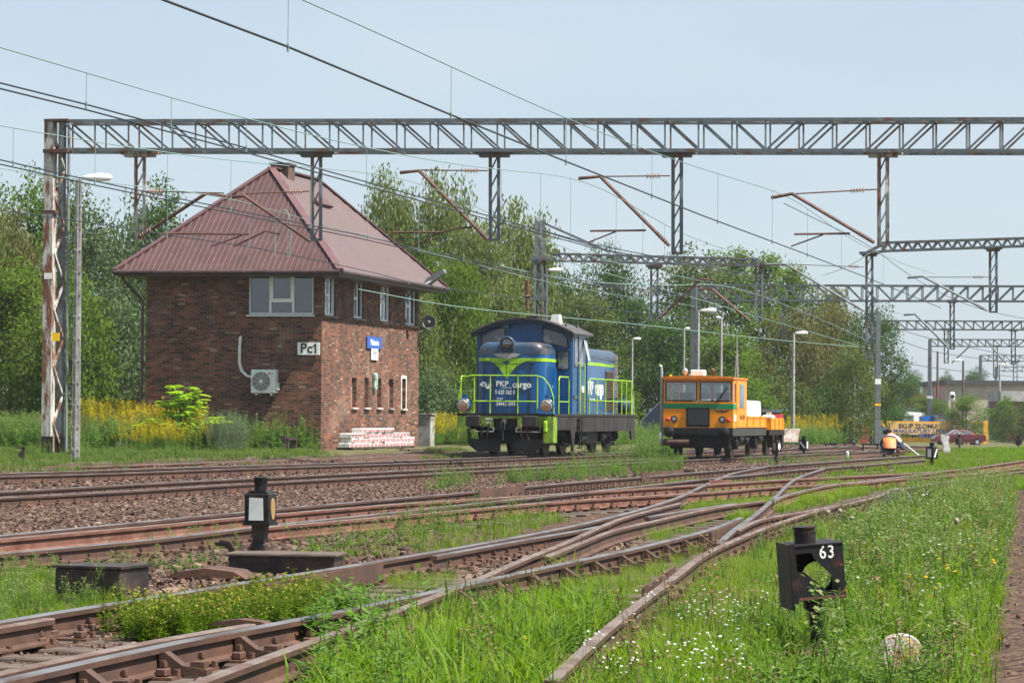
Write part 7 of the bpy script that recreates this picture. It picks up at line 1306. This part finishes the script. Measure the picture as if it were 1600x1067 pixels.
# little posts and signal wires near the tracks
WP = None
for px, py, h, lab in ((36, 722, .38, 'black wire pulley stand in the grass left of the tall rusty post'), (117, 716, .3, 'thin wire post in the grass below the ribbed concrete pole'), (1078, 705, .3, 'x')):
    if lab == 'x': continue
    p = G(px, py, .15); m = MB(); m.box(-.04, .04, -.03, .03, 0, h); m.box(-.18, .05, -.03, .03, h-.04, h); m.lathe([(.08, -.02), (.08, .02)], (-.05, 0, h*.5), 'Y', 10); o = m.build('wire_post', GREASE); o.location = (p.x, p.y, float(gz(p.x, p.y))); tag(o, lab, 'post')
for px, py, w_, lab in ((1020, 705, .7, 'black point machine in the weeds left of the orange trolley'), (1298, 690, .6, 'dark point machine right of the small arrow lantern'), (1327, 689, .6, 'dark point machine before the far bank left of the workers'), (235, 700, 1.6, 'long dark rusty rod lying on the bank left of the signal box'), (1360, 692, .8, 'dark lever frame behind the crouching workers')):
    p = G(px, py+6, .1); m = MB(); m.box(-w_/2, w_/2, -.1, .1, .25, .33); m.box(-w_/2+.05, -w_/2+.12, -.08, .08, 0, .25); m.box(w_/2-.12, w_/2-.05, -.08, .08, 0, .25); m.tube([(0, 0, .33), (0, 0, .5)], .03, 6); o = m.build('point_machine', GREASE); o.matrix_world = frame((p.x, p.y, float(gz(p.x, p.y))), 10); tag(o, lab, 'point machine')
p = G(1324, 716, 0); m = MB(); m.lathe([(.05, 0), (.05, .22), (.03, .24), (0, .24)], (0, 0, 0), 'Z', 10); o = m.build('marker_post', WHITE); o.location = p; tag(o, 'tiny white marker stake between rails left of the workers', 'marker')
p = P(1478, 697, 130); m = MB(); m.prism([(-.12, 0), (.2, 0), (.1, .5), (.13, .75), (-.2, .82), (-.22, .6), (-.1, .35)], -.1, .1, 'Y'); o = m.build('concrete_post', mat('whitewashed_concrete', (.62, .62, .6), .9, c2=(.4, .4, .38), ns=6)); o.location = (p.x, p.y, float(gz(p.x, p.y))); tag(o, 'crooked whitewashed concrete post in front of the red car hood', 'post')
# ---------------------------------------------------------------- people
SKIN = mat('skin', (.5, .27, .18), .6, var=.05); NAVY = mat('navy_work_clothes', (.012, .018, .05), .8, c2=(.02, .03, .07), ns=8); HIVIS = mat('orange_safety_vest', (.9, .2, .03), .6, var=.06); REFL = mat('reflective_tape', (.5, .52, .54), .4); KHAKI = mat('beige_shirt', (.5, .43, .33), .8, c2=(.4, .34, .25), ns=6); BOOT = mat('black_boots', (.015, .015, .015), .6); HAIR = mat('dark_brown_hair', (.03, .018, .012), .8)
def skin_body(name, joints, edges, mats_fn, mats, parent=None):
    """one continuous skinned figure; joints: name -> (pos, radius)"""
    ks = list(joints); me = bpy.data.meshes.new(name); me.from_pydata([joints[k][0] for k in ks], [(ks.index(a), ks.index(b)) for a, b in edges], []); o = bpy.data.objects.new(name, me); COL.objects.link(o)
    o.modifiers.new('s', 'SKIN'); sv = me.skin_vertices[0].data
    for i, k in enumerate(ks): r = joints[k][1]; sv[i].radius = r if isinstance(r, tuple) else (r, r); sv[i].use_root = (i == 0)
    sb = o.modifiers.new('u', 'SUBSURF'); sb.levels = 2; sb.render_levels = 2
    dg = bpy.context.evaluated_depsgraph_get(); m2 = bpy.data.meshes.new_from_object(o.evaluated_get(dg)); o.modifiers.clear(); o.data = m2; m2.materials.clear()
    for m in mats: m2.materials.append(m)
    for p_ in m2.polygons: p_.material_index = mats_fn(p_.center, joints); p_.use_smooth = True
    if parent: o.parent = parent
    return o
def hand(J, E, wrist, side, d, tag_):
    """palm and five fingers continuing from the wrist joint; d: pointing direction"""
    w_ = Vector(J[wrist][0]); d = Vector(d).normalized(); s = d.cross(Vector((0, 0, 1))).normalized()*side; pk = tag_+'palm'; J[pk] = (tuple(w_+d*.06), (.022, .035)); E.append((wrist, pk))
    for i, (off, ln_) in enumerate(((-.03, .07), (-.01, .08), (.012, .076), (.032, .06))):
        a = w_+d*.1+s*off; b = a+d*ln_*.55-Vector((0, 0, .015)); c = b+d*ln_*.3-Vector((0, 0, .035)); n = ['%sf%d%d' % (tag_, i, j) for j in range(3)]
        for k, q in zip(n, (a, b, c)): J[k] = (tuple(q), .0095)
        E += [(pk, n[0]), (n[0], n[1]), (n[1], n[2])]
    a = w_+d*.04-s*.04; b = a+d*.035-s*.015-Vector((0, 0, .015)); J[tag_+'t0'] = (tuple(a), .011); J[tag_+'t1'] = (tuple(b), .009); E += [(pk, tag_+'t0'), (tag_+'t0', tag_+'t1')]
def worker(M_, label, pose, top, legs, vest=False, cap=None, shin_tape=False):
    e = empty('person', M_, label, 'person', 'track workers crouching on the rails'); J = dict(pose); E = [('pel', 'sp1'), ('sp1', 'sp2'), ('sp2', 'nk'), ('nk', 'hd0'), ('hd0', 'hd1')]
    for s in 'LR': E += [('sp2', 'sh'+s), ('sh'+s, 'el'+s), ('el'+s, 'wr'+s), ('pel', 'hp'+s), ('hp'+s, 'kn'+s), ('kn'+s, 'an'+s), ('an'+s, 'to'+s)]
    for s in 'LR': d = Vector(J['wr'+s][0])-Vector(J['el'+s][0]); hand(J, E, 'wr'+s, 1 if s == 'R' else -1, d+Vector((0, .1, 0)), s)
    A_ = {k: Vector(v[0]) for k, v in J.items()}
    def fn(c, J_):
        k = min(A_, key=lambda q: (A_[q]-c).length)
        if k in ('nk', 'hd0', 'hd1') or k[0] in 'LR' and k[1] in 'pft': return 2
        if k in ('anL', 'anR', 'toL', 'toR'): return 3
        if k in ('pel', 'hpL', 'hpR', 'knL', 'knR'): return 1
        return 0
    skin_body('body', J, E, fn, [top, legs, SKIN, BOOT], e)
    hd = A_['hd1']; f = Vector(pose['face'][0]) if 'face' in pose else Vector((0, 1, 0))
    m = MB(); hc = (A_['hd0']+A_['hd1'])/2
    m.sphere(hc+Vector((0, -.0, .035)), .108, 12, 8, (1, 1.12, .95)); m.build('cap' if cap else 'hair', cap or HAIR, e, True)
    m = MB(); m.sphere(hc+Vector((.0, .11, -.01)), .022, 6, 4); m.build('nose', SKIN, e, True)
    if vest:
        m = MB(); pts = [A_['pel']+Vector((0, -.0, .02)), A_['sp1'], A_['sp2'], A_['nk']-Vector((0, 0, .07))]; rr_ = [(.215, .165), (.225, .155), (.225, .14), (.12, .1)]; vs = []; n = 16
        for p_, (a, b) in zip(pts, rr_):
            for k in range(n): t = 2*math.pi*k/n; vs.append((p_.x+a*math.cos(t), p_.y+b*math.sin(t)*1.02, p_.z))
        m.add(vs, [(i*n+k, i*n+(k+1) % n, (i+1)*n+(k+1) % n, (i+1)*n+k) for i in range(3) for k in range(n)]); m.build('vest', HIVIS, e, True)
        m = MB()
        for f_ in (.25, .8, 1.35):
            i = int(f_); u = f_-i; c_ = pts[i].lerp(pts[i+1], u); a = rr_[i][0]*(1-u)+rr_[i+1][0]*u+.004; b = rr_[i][1]*(1-u)+rr_[i+1][1]*u+.004; vs = []
            for dz in (-.013, .013):
                for k in range(n): t = 2*math.pi*k/n; vs.append((c_.x+a*math.cos(t), c_.y+b*math.sin(t)*1.02, c_.z+dz))
            m.add(vs, [(k, (k+1) % n, n+(k+1) % n, n+k) for k in range(n)])
        m.build('reflective_band', REFL, e, True, fix=False)
    if shin_tape:
        m = MB()
        for s in 'LR': 
            for u in (.45, .7): c_ = A_['kn'+s].lerp(A_['an'+s], u); m.lathe([(.068, -.02), (.068, .02)], c_, 'Z', 10)
        m.build('shin_band', REFL, e)
    return e
crouch = {'pel': ((0, 0, .40), (.17, .13)), 'sp1': ((0, .06, .58), (.15, .115)), 'sp2': ((0, .16, .80), (.17, .115)), 'nk': ((0, .24, .93), .06), 'hd0': ((0, .28, 1.0), (.075, .085)), 'hd1': ((0, .30, 1.12), (.07, .08)),
 'shL': ((-.19, .18, .82), .06), 'elL': ((-.27, .34, .56), .048), 'wrL': ((-.18, .52, .40), .035), 'shR': ((.19, .18, .82), .06), 'elR': ((.27, .34, .56), .048), 'wrR': ((.16, .54, .40), .035),
 'hpL': ((-.11, .03, .38), .105), 'knL': ((-.2, .42, .46), .08), 'anL': ((-.16, .18, .09), .05), 'toL': ((-.17, .36, .04), .04), 'hpR': ((.11, .03, .38), .105), 'knR': ((.2, .42, .46), .08), 'anR': ((.16, .18, .09), .05), 'toR': ((.17, .36, .04), .04)}
wp_ = G(1388, 714, 0.05)
worker(frame((wp_.x+.05, wp_.y, 0), 0) @ Matrix.Diagonal((1, 1, .86, 1)), 'crouching worker in an orange safety vest seen from behind, facing the rail', crouch, NAVY, NAVY, True, None, True)
bend = {k: v for k, v in crouch.items()}; bend.update({'pel': ((0, 0, .5), (.16, .13)), 'sp1': ((0, .14, .64), (.15, .12)), 'sp2': ((0, .34, .78), (.16, .12)), 'nk': ((0, .46, .83), .055), 'hd0': ((0, .54, .84), (.075, .08)), 'hd1': ((0, .62, .9), (.07, .08)), 'shL': ((-.18, .36, .78), .06), 'shR': ((.18, .36, .78), .06), 'elL': ((-.22, .5, .54), .045), 'elR': ((.22, .5, .54), .045), 'wrL': ((-.14, .64, .36), .035), 'wrR': ((.14, .64, .36), .035)})
worker(frame((wp_.x+.62, wp_.y+1.0, 0), -72), 'bent over worker in a beige shirt and navy cap beside the orange vest', bend, KHAKI, NAVY, False, NAVY)
m = MB(); m.box(-.3, .3, -.2, .2, 0, .09); m.tube([(-.2, 0, .09), (.1, .05, .22), (.3, 0, .25)], .02, 6); m.sphere((.1, -.1, .13), .07, 8, 6); o = m.build('tool_kit', RUST); o.location = (wp_.x+.3, wp_.y+.35, .12); tag(o, 'tools on the rail between the crouching workers', 'tools')
p = G(1437, 713, .05); m = MB(); m.tube([(0, 0, .02), (-.55, .1, .45)], .025, 6); o = m.build('pry_bar', SILV); o.location = p; tag(o, 'leaning steel bar left of the two pane lantern', 'pry bar')
# signalman in the third upper window
u0, u1, z0, z1 = UPB[2]; y_ = u0+(u1-u0)*.45
e = empty('person', BM @ Matrix.Translation((-.28, y_, 4.3)) @ Matrix.Rotation(R(-60), 4, 'Z'), 'signalman looking out of the third upper side window', 'person')
J = {'a': ((0, 0, 0), (.15, .12)), 'b': ((0, 0, .45), (.19, .12)), 'nk': ((0, .03, .62), .055), 'h0': ((0, .07, .72), (.075, .09)), 'h1': ((0, .08, .84), (.07, .085)), 'sl': ((-.2, 0, .45), .055), 'el': ((-.26, .05, .15), .045), 'wl': ((-.16, .22, .1), .035), 'sr': ((.2, 0, .45), .055), 'er': ((.26, .05, .15), .045), 'wr': ((.16, .22, .1), .035)}; E = [('a', 'b'), ('b', 'nk'), ('nk', 'h0'), ('h0', 'h1'), ('b', 'sl'), ('sl', 'el'), ('el', 'wl'), ('b', 'sr'), ('sr', 'er'), ('er', 'wr')]
hand(J, E, 'wl', -1, (.4, 1, 0), 'L'); hand(J, E, 'wr', 1, (-.4, 1, 0), 'R')
skin_body('body', J, E, lambda c, j: 0 if (c.z < .6 and c.y < .24) else 1, [KHAKI, SKIN], e); m = MB(); m.sphere((0, .05, .82), .1, 12, 8, (1, 1.1, .95)); m.build('hair', HAIR, e, True); m = MB(); m.sphere((0, .165, .77), .02, 6, 4); m.build('nose', SKIN, e, True)
# ---------------------------------------------------------------- far right: gate, banner, car, scrap yard, factory
GY = mat('yellow_gate_paint', (.75, .38, .02), .6, c2=(.6, .3, .03), ns=4); BAN = mat('faded_orange_banner', (.62, .40, .15), .8, c2=(.55, .34, .12), ns=.8, var=.05); BLUI = mat('faded_blue_lettering', (.08, .1, .25), .7); DINK = mat('faded_black_lettering', (.05, .045, .05), .7)
YB = 262.0; gzb = float(gz(30, YB)); def_s = YB/F
def bx_px(x0, x1, y0, y1, Y): a, b = P(x0, y1, Y), P(x1, y0, Y); return a.x, b.x, a.z, b.z
x0, x1, z0, z1 = bx_px(1387, 1540, 659, 686, YB); e = empty('yard_gate', (0, YB, 0), 'yellow steel gate of the scrap yard behind the red car', 'gate')
m = MB()
for px in (1387, 1487, 1538, 1542): a = bx_px(px-1.2, px+1.2, 657, 687, YB); m.box(a[0], a[1], -.1, .1, gzb-.1, a[3])
a = bx_px(1377, 1383, 663, 687, YB); m.box(a[0], a[1], -.1, .1, gzb-.1, a[3]); a = bx_px(1536, 1543, 658, 688, YB-1); m.box(a[0], a[1], -1.1, -.9, gzb-.1, a[3]); m.box(x0, x1, -.03, .03, z1-.12, z1); m.box(x0, x1, -.03, .03, gzb+.1, gzb+.5)
for i in range(30): xx = x0+(x1-x0)*i/30; m.box(xx, xx+.04, -.02, .02, gzb+.1, z1)
m.build('frame', GY, e)
a = bx_px(1390, 1486, 660.5, 677, YB); e = empty('banner', (0, YB-.2, 0), 'orange banner reading SKUP ZŁOMU MAKULATURY I FOLII on the yellow gate', 'banner'); m = MB(); m.box(a[0], a[1], -.01, .01, a[2], a[3]); m.build('cloth', BAN, e)
cxm = (a[0]+a[1])/2; lettering('lettering', 'SKUP ZŁOMU', .5, DINK, e, facing((cxm-.25, -.02, a[3]-.3), (1, 0, 0)), .01, .025, 1.05); lettering('lettering', 'MAKULATURY I FOLII', .42, BLUI, e, facing((cxm+.05, -.02, a[2]+.22), (1, 0, 0)), .01, .02, 1.15)
# car
CRED = mat('dark_red_car_paint', (.13, .016, .024), .3, c2=(.1, .014, .02), ns=1, coat=.5, var=.04); CUP = mat('red_lacquer_painted_sunlight', (.24, .05, .055), .3, coat=.5)  # cabin gets a paler red with the sunlight put into its colour
pc = P(1498, 690, 246); ce = empty('car', Matrix.Translation((pc.x, pc.y, gzb+.0)) @ Matrix.Rotation(R(4), 4, 'Z') @ Matrix.Scale(.93, 4), 'dark red coupe car parked in front of the yellow gate', 'car')
sc_ = 4.4
prof = [(-2.15, .35), (-2.2, .55), (-2.15, .74), (-1.9, .8), (-.95, .88), (-.35, 1.32), (-.1, 1.37), (.65, 1.35), (1.35, .95), (2.05, .9), (2.15, .78), (2.17, .4), (1.75, .3), (1.7, .5), (1.5, .63), (1.3, .63), (1.1, .5), (1.05, .3), (-1.05, .28), (-1.1, .5), (-1.3, .63), (-1.5, .63), (-1.7, .5), (-1.75, .3)]
m = MB(); low = [(u, v) for u, v in prof if v < .93 or u < -.9 or u > 1.3]
m.prism([(-2.15, .35), (-2.2, .55), (-2.15, .74), (-1.9, .8), (-.95, .88), (1.35, .93), (2.05, .9), (2.15, .78), (2.17, .4), (1.72, .3), (1.68, .5), (1.5, .62), (1.3, .62), (1.12, .5), (1.08, .28), (-1.08, .28), (-1.12, .5), (-1.3, .62), (-1.5, .62), (-1.68, .5), (-1.72, .3)], -.82, .82, 'Y'); m.build('body', CRED, ce)
m = MB(); m.add([(-1.0, -.76, .87), (1.4, -.76, .92), (.62, -.6, 1.36), (-.3, -.6, 1.36), (-1.0, .76, .87), (1.4, .76, .92), (.62, .6, 1.36), (-.3, .6, 1.36)], [(0, 1, 2, 3), (7, 6, 5, 4), (0, 4, 5, 1), (1, 5, 6, 2), (2, 6, 7, 3), (3, 7, 4, 0)]); m.build('cabin', CUP, ce)
m = MB(); m.add([(-.78, -.765, .93), (-.02, -.765, .94), (-.02, -.625, 1.30), (-.28, -.625, 1.30)], [(0, 1, 2, 3)]); m.add([(.05, -.765, .94), (1.15, -.765, .96), (.58, -.625, 1.30), (.05, -.625, 1.30)], [(0, 1, 2, 3)]); m.add([(-1.0, -.68, .90), (-.36, -.56, 1.33), (-.36, .56, 1.33), (-1.0, .68, .90)], [(0, 1, 2, 3)]); m.add([(-1.012, -.68, .90), (-.372, -.56, 1.33), (-.372, .56, 1.33), (-1.012, .68, .90)], [(0, 1, 2, 3)])
m.build('window', GCAB, ce, fix=False)
for u in (-1.4, 1.4):
    for s in (-1, 1): m = MB(); m.lathe([(0, -.09), (.17, -.09), (.19, -.07), (.29, -.08), (.31, 0), (.29, .08), (0, .08)], (u, s*.74, .31), 'Y', 18); w_ = m.build('wheel', BLACK, ce); m = MB(); m.lathe([(0, -.1), (.16, -.1), (.17, -.08)], (u, s*.74, .31), 'Y', 12); m.build('rim', SILV, w_)
m = MB(); m.box(-2.23, -2.14, -.78, .78, .36, .5); m.box(2.14, 2.22, -.78, .78, .38, .52); m.box(-1.06, 1.06, -.835, -.82, .45, .5); m.build('bumper', BLACK, ce); m = MB(); m.box(-2.2, -2.16, -.7, -.4, .56, .68); m.build('headlight', SILV, ce)
# person at the wheel
e = empty('person', ce.matrix_world @ Matrix.Translation((.05, -.3, .55)), 'driver sitting behind the side window of the dark red car', 'person'); skin_body('body', {'a': ((0, 0, 0), .16), 'b': ((0, 0, .35), (.17, .12)), 'n': ((0, 0, .5), .06), 'h': ((0, 0, .62), .085), 'h2': ((0, 0, .68), .08), 's': ((0, -.2, .36), .06), 'l': ((-.15, -.22, .15), .05), 'w': ((-.35, -.15, .25), .035)}, [('a', 'b'), ('b', 'n'), ('n', 'h'), ('h', 'h2'), ('b', 's'), ('s', 'l'), ('l', 'w')], lambda c, j: 1 if c.z > .5 else 0, [NAVY, SKIN], e)
def slab(name, px, Y, h, dep, m_, label, cat, holes=None, grp=None):
    x0, x1, y0 = px; a, b = P(x0, y0, Y), P(x1, y0, Y); g_ = float(gz(a.x, Y))-.3; m = MB(); m.box(0, b.x-a.x, 0, dep, 0, a.z-g_); o = empty(name, Matrix.Translation((a.x, Y, g_)), label, cat, grp); m.build('wall' if cat == 'building' else 'body', m_, o); return o, b.x-a.x, a.z-g_
PLAS = mat('pale_factory_plaster', (.42, .36, .29), .9, c2=(.33, .28, .22), ns=.35); REDW = mat('dark_red_cladding', (.13, .022, .03), .7); TILE = mat('red_roof_tiles', (.22, .07, .06), .8); ROOFG = mat('dark_felt_roof', (.06, .055, .055), .9); GREYW = mat('grey_block_wall', (.36, .36, .35), .9, c2=(.28, .28, .27), ns=1)
f, wf_, hf = slab('factory', (1482, 1700, 601), 345, 8, 22, PLAS, 'pale long factory building with a dark flat roof at the far right', 'building')
m = MB(); m.box(-.4, wf_+.4, -.4, 22.4, hf, hf+.5); m.build('roof', ROOFG, f); m = MB(); m.box(4.4, 5.9, -.05, .1, hf*.35, hf*.72); m.build('window', GCAB, f); m = MB(); m.box(8, wf_, -3, 0, 0, hf*.42); m.build('annex', GREYW, f)
f2, w2_, h2_ = slab('warehouse', (1566, 1700, 627), 300, 5, 8, REDW, 'dark red clad low warehouse wall at the right edge', 'building'); m = MB(); m.box(-.2, w2_, -.3, 8, h2_, h2_+1.0); m.build('parapet', GREYW, f2)
hs_, wh, hh = slab('house', (1399, 1418, 613), 350, 4, 9, PLAS, 'house with a red tiled roof among the distant trees', 'building')
m = MB(); m.prism([(-1.5, 0), (wh+3.5, 0), (wh*.5+.5, 2.6)], -.5, 9.5, 'Y'); r_ = m.build('roof', TILE, hs_); r_.location = (0, 0, hh-1.6)
c_, cw, ch_ = slab('waste_container', (1443, 1459, 650), 285, 2, 3, mat('blue_container_paint', (.005, .12, .5), .5), 'bright blue container behind the banner gate', 'container'); c2_ = copy_tree(c_, label='second bright blue container right of its twin behind the gate'); c2_.location.x += cw+.25
c_, cw, ch_ = slab('shed', (1467, 1489, 647), 282, 2, 4, GREYW, 'pale grey panel shed right of the blue containers', 'shed'); m = MB(); m.box(-.1, cw+.1, -.1, 4.1, ch_, ch_+.12); m.build('roof', ROOFG, c_)
for i in range(6): m = MB(); m.box(i*cw/6, i*cw/6+.05, -.03, 0, 0, ch_); m.build('panel_joint', ROOFG, c_)
c_, cw, ch_ = slab('dump_container', (1335, 1356, 664), 258, 2, 3, mat('dull_red_container', (.3, .03, .035), .6), 'dull red container left of the banded mast', 'container'); m = MB(); m.box(0, cw, -.05, 0, ch_*.7, ch_*.76); m.build('rim', REDW, c_)
c_, cw, ch_ = slab('blue_bin', (1373, 1377, 664), 256, 2, 1, mat('blue_bin', (.02, .08, .25), .5), 'small blue bin behind the workers beside the gate', 'bin'); m = MB(); m.box(-.05, cw+.05, -.05, 1.05, ch_, ch_+.06); m.build('lid', BLUI, c_)
tw = P(1430, 688, 290); te = empty('truck', Matrix.Translation((tw.x-1.0, 290, gzb)), 'white truck cab behind the far left part of the yellow gate', 'truck')
m = MB(); m.prism([(0, .6), (1.9, .6), (1.9, 2.6), (.4, 2.7), (.0, 1.8)], 0, 2.2, 'Y'); m.build('cab', LWH, te); m = MB(); m.box(.2, .85, -.02, 0, 1.6, 2.35); m.build('window', GCAB, te)
for u in (.6, 3.4): m = MB(); m.lathe([(0, -.15), (.5, -.15), (.5, .15), (0, .15)], (u, .2, .5), 'Y', 14); m.build('wheel', BLACK, te)
m = MB(); m.box(2.6, 6, .1, 2.1, .8, 1.2); m.build('chassis', BLACK, te)
# barrier
pb = P(1372, 672, 240); be = empty('level_crossing_barrier', Matrix.Translation((pb.x+.4, 240, float(gz(pb.x, 240)))), 'red and white level crossing barrier lowered at the far right', 'barrier'); zb = pb.z-float(gz(pb.x, 240))
Wm, Rm = MB(), MB(); Lb = 14.2; n = 9
for i in range(n): (Rm if i % 2 == 0 else Wm).box(-Lb+i*Lb/n*1.0, -Lb+(i+1)*Lb/n, -.05, .05, zb-.09, zb+.09)
Rm.build('red_boom', mat('barrier_red', (.6, .02, .02), .5), be); Wm.build('white_boom', WHITE, be); m = MB(); m.box(-.25, .25, -.25, .25, 0, zb+.3); m.build('stand', GREYP, be)
p = P(1326, 690, 240); m = MB(); m.box(-.18, .18, -.15, .15, 0, 1.9); m.box(-.18, .18, -.17, -.151, .9, 1.5, mi=0); o = m.build('yellow_post', GY); o.location = (p.x, 240, gzb); tag(o, 'yellow gate post left of the dull red container', 'post')
o = o.copy(); COL.objects.link(o); o['label'] = 'yellow gate post at the right side of the banded mast'; pp = P(1380, 690, 240); o.location = (pp.x, 241, gzb)
# road signal with a round head
p = P(1488, 612, 270); gzz = float(gz(p.x, 270)); e = empty('crossing_signal', (p.x, 270, gzz), 'tall slim signal with a white oval head before the factory', 'signal'); m = MB(); m.tube([(0, 0, 0), (0, 0, p.z-gzz)], .09, 8); m.build('post', GREYP, e); m = MB(); m.lathe([(0, 0), (.18, .15), (.24, .4), (.24, .75), (.18, .95), (0, 1.0)], (0, 0, p.z-gzz-1.0), 'Z', 14); m.build('white_head', WHITE, e, True); m = MB(); m.lathe([(0, -.02), (.17, -.02), (.1, .02)], (0, -.24, p.z-gzz-.4), 'Y', 12); m.build('lamp_lens', BLACK, e)
# signboards and a low dark shed behind the trailer
for x0, x1, y0, y1, Y, m_, lab in ((1197, 1206, 644, 653, 140, mat('cream_board', (.6, .5, .32), .6, c2=(.3, .25, .18), ns=5), 'small cream notice board above the orange trailer'), (1209, 1224, 647, 659, 141, mat('red_notice_board', (.6, .05, .07), .6, c2=(.7, .5, .48), ns=5, lo=.55, hi=.6), 'red notice board right of the cream board above the trailer')):
    a = bx_px(x0, x1, y0, y1, Y); g_ = float(gz(a[0], Y)); e = empty('notice_board', ((a[0]+a[1])/2, Y, g_), lab, 'notice board'); w_ = (a[1]-a[0])/2; m = MB(); m.box(-w_, w_, -.03, .03, a[2]-g_, a[3]-g_); m.build('board', m_, e); m = MB(); m.box(-w_+.05, -w_+.12, .031, .1, 0, a[3]-g_); m.box(w_-.12, w_-.05, .031, .1, 0, a[3]-g_); m.build('post', GREYP, e)
c_, cw, ch_ = slab('shed', (1188, 1216, 644), 150, 2, 4, ROOFG, 'low dark shed behind the notice boards and the trailer', 'shed'); m = MB(); m.box(-.15, cw+.15, -.15, 4.15, ch_, ch_+.15); m.build('roof', GREYP, c_)
c_ = empty('van', Matrix.Translation((P(1003, 700, 150).x, 150, float(gz(8, 150)))), 'dark blue van partly hidden behind the weeds left of the trolley', 'van'); m = MB(); m.prism([(0, .4), (4.2, .4), (4.2, 2.0), (3.9, 2.15), (1.0, 2.15), (.2, 1.3), (0, 1.1)], 0, 1.8, 'Y'); m.build('body', mat('dark_blue_van', (.02, .03, .05), .3), c_); m = MB(); m.box(1.3, 2.4, -.02, 0, 1.3, 1.95); m.box(2.6, 3.9, -.02, 0, 1.3, 1.95); m.build('window', GCAB, c_)
for u in (.8, 3.4): m = MB(); m.lathe([(0, -.1), (.33, -.1), (.33, .1), (0, .1)], (u, .1, .33), 'Y', 14); m.build('wheel', BLACK, c_)
# bright compound-leaved shrub by the signal box
p = G(290, 700, .2); p = P(288, 700, 98.5); rg_ = random.Random(4); V = []; F_ = []; M_ = []; sh = empty('sumac_shrub', (p.x, 98.5, .15), 'bright yellow green sumac shrub against the brick wall beside the goldenrod', 'shrub'); m = MB()
for s in range(15):
    a = s*2.4; rr_ = rg_.uniform(.1, .95); top = Vector((rr_*math.cos(a)+(.25 if s % 2 else -.5)*.6, rr_*math.sin(a)*.6, rg_.uniform(.9, 2.15)*(1.05-.35*rr_))); m.tube([(top.x*.35, top.y*.35, 0), (top.x*.7, top.y*.7, top.z*.6), tuple(top)], [.02, .014, .008], 5)
    for f_ in range(20):
        t = rg_.uniform(.35, 1.0); b = Vector((top.x*(.35+.65*t), top.y*(.35+.65*t), top.z*t)); az = rg_.uniform(0, 6.28); d = Vector((math.cos(az), math.sin(az), rg_.uniform(.1, .6))).normalized(); L = rg_.uniform(.3, .5)
        for k in range(9):
            q = b+d*L*k/9-Vector((0, 0, .12*(k/9)**2))
            for sd in (-1, 1): leafq(q, (d.cross(Vector((0, 0, 1)))*sd+d*.4-Vector((0, 0, .3))), .15, .05, V, F_, M_)
m.build('stem', BARK, sh); o = rawmesh('foliage', np.array(V), np.array(F_), np.array(M_), [LEAF['bright']]); o.parent = sh; sh.scale = (1.1, 1.1, 1.15)
# dandelion clocks and dry stalks on the right
CLK = mat('dandelion_fluff', (.3, .27, .22), 1.0, c2=(.16, .13, .09), ns=90, lo=.4, hi=.6); cp = None
for px, py, hh in ((1293, 808, .42), (1312, 802, .46), (1494, 830, .52), (1330, 806, .4)):
    p = G(px, py+hh*F/38, 0.0); g_ = float(gz(p.x, p.y))
    if cp is None: cp = empty('dandelion_clock', (p.x, p.y, g_), 'dry dandelion clock on a thin stalk in the grass at the right', 'flower', 'dandelion clocks in the grass'); m = MB(); m.tube([(0, 0, 0), (.01, 0, .25), (0, 0, .45)], .003, 4); m.build('stem', BRN, cp); m = MB(); m.sphere((0, 0, .46), .026, 10, 7); m.build('seed_head', CLK, cp, True)
    else: c = copy_tree(cp); c.location = (p.x, p.y, g_); c.scale = (1, 1, hh/.45)
# ---------------------------------------------------------------- air
m, t, o = _nt('hazy_air'); pv = _n(t, 'ShaderNodeVolumePrincipled'); pv.inputs['Color'].default_value = (.82, .9, 1, 1); pv.inputs['Density'].default_value = 0.00013; pv.inputs['Anisotropy'].default_value = 0.0
t.links.new(pv.outputs[0], o.inputs['Volume']); b = MB(); b.box(-150, 330, -6, 560, -2.4, 30); hz_ = b.build('haze', m); tag(hz_, kind='stuff')
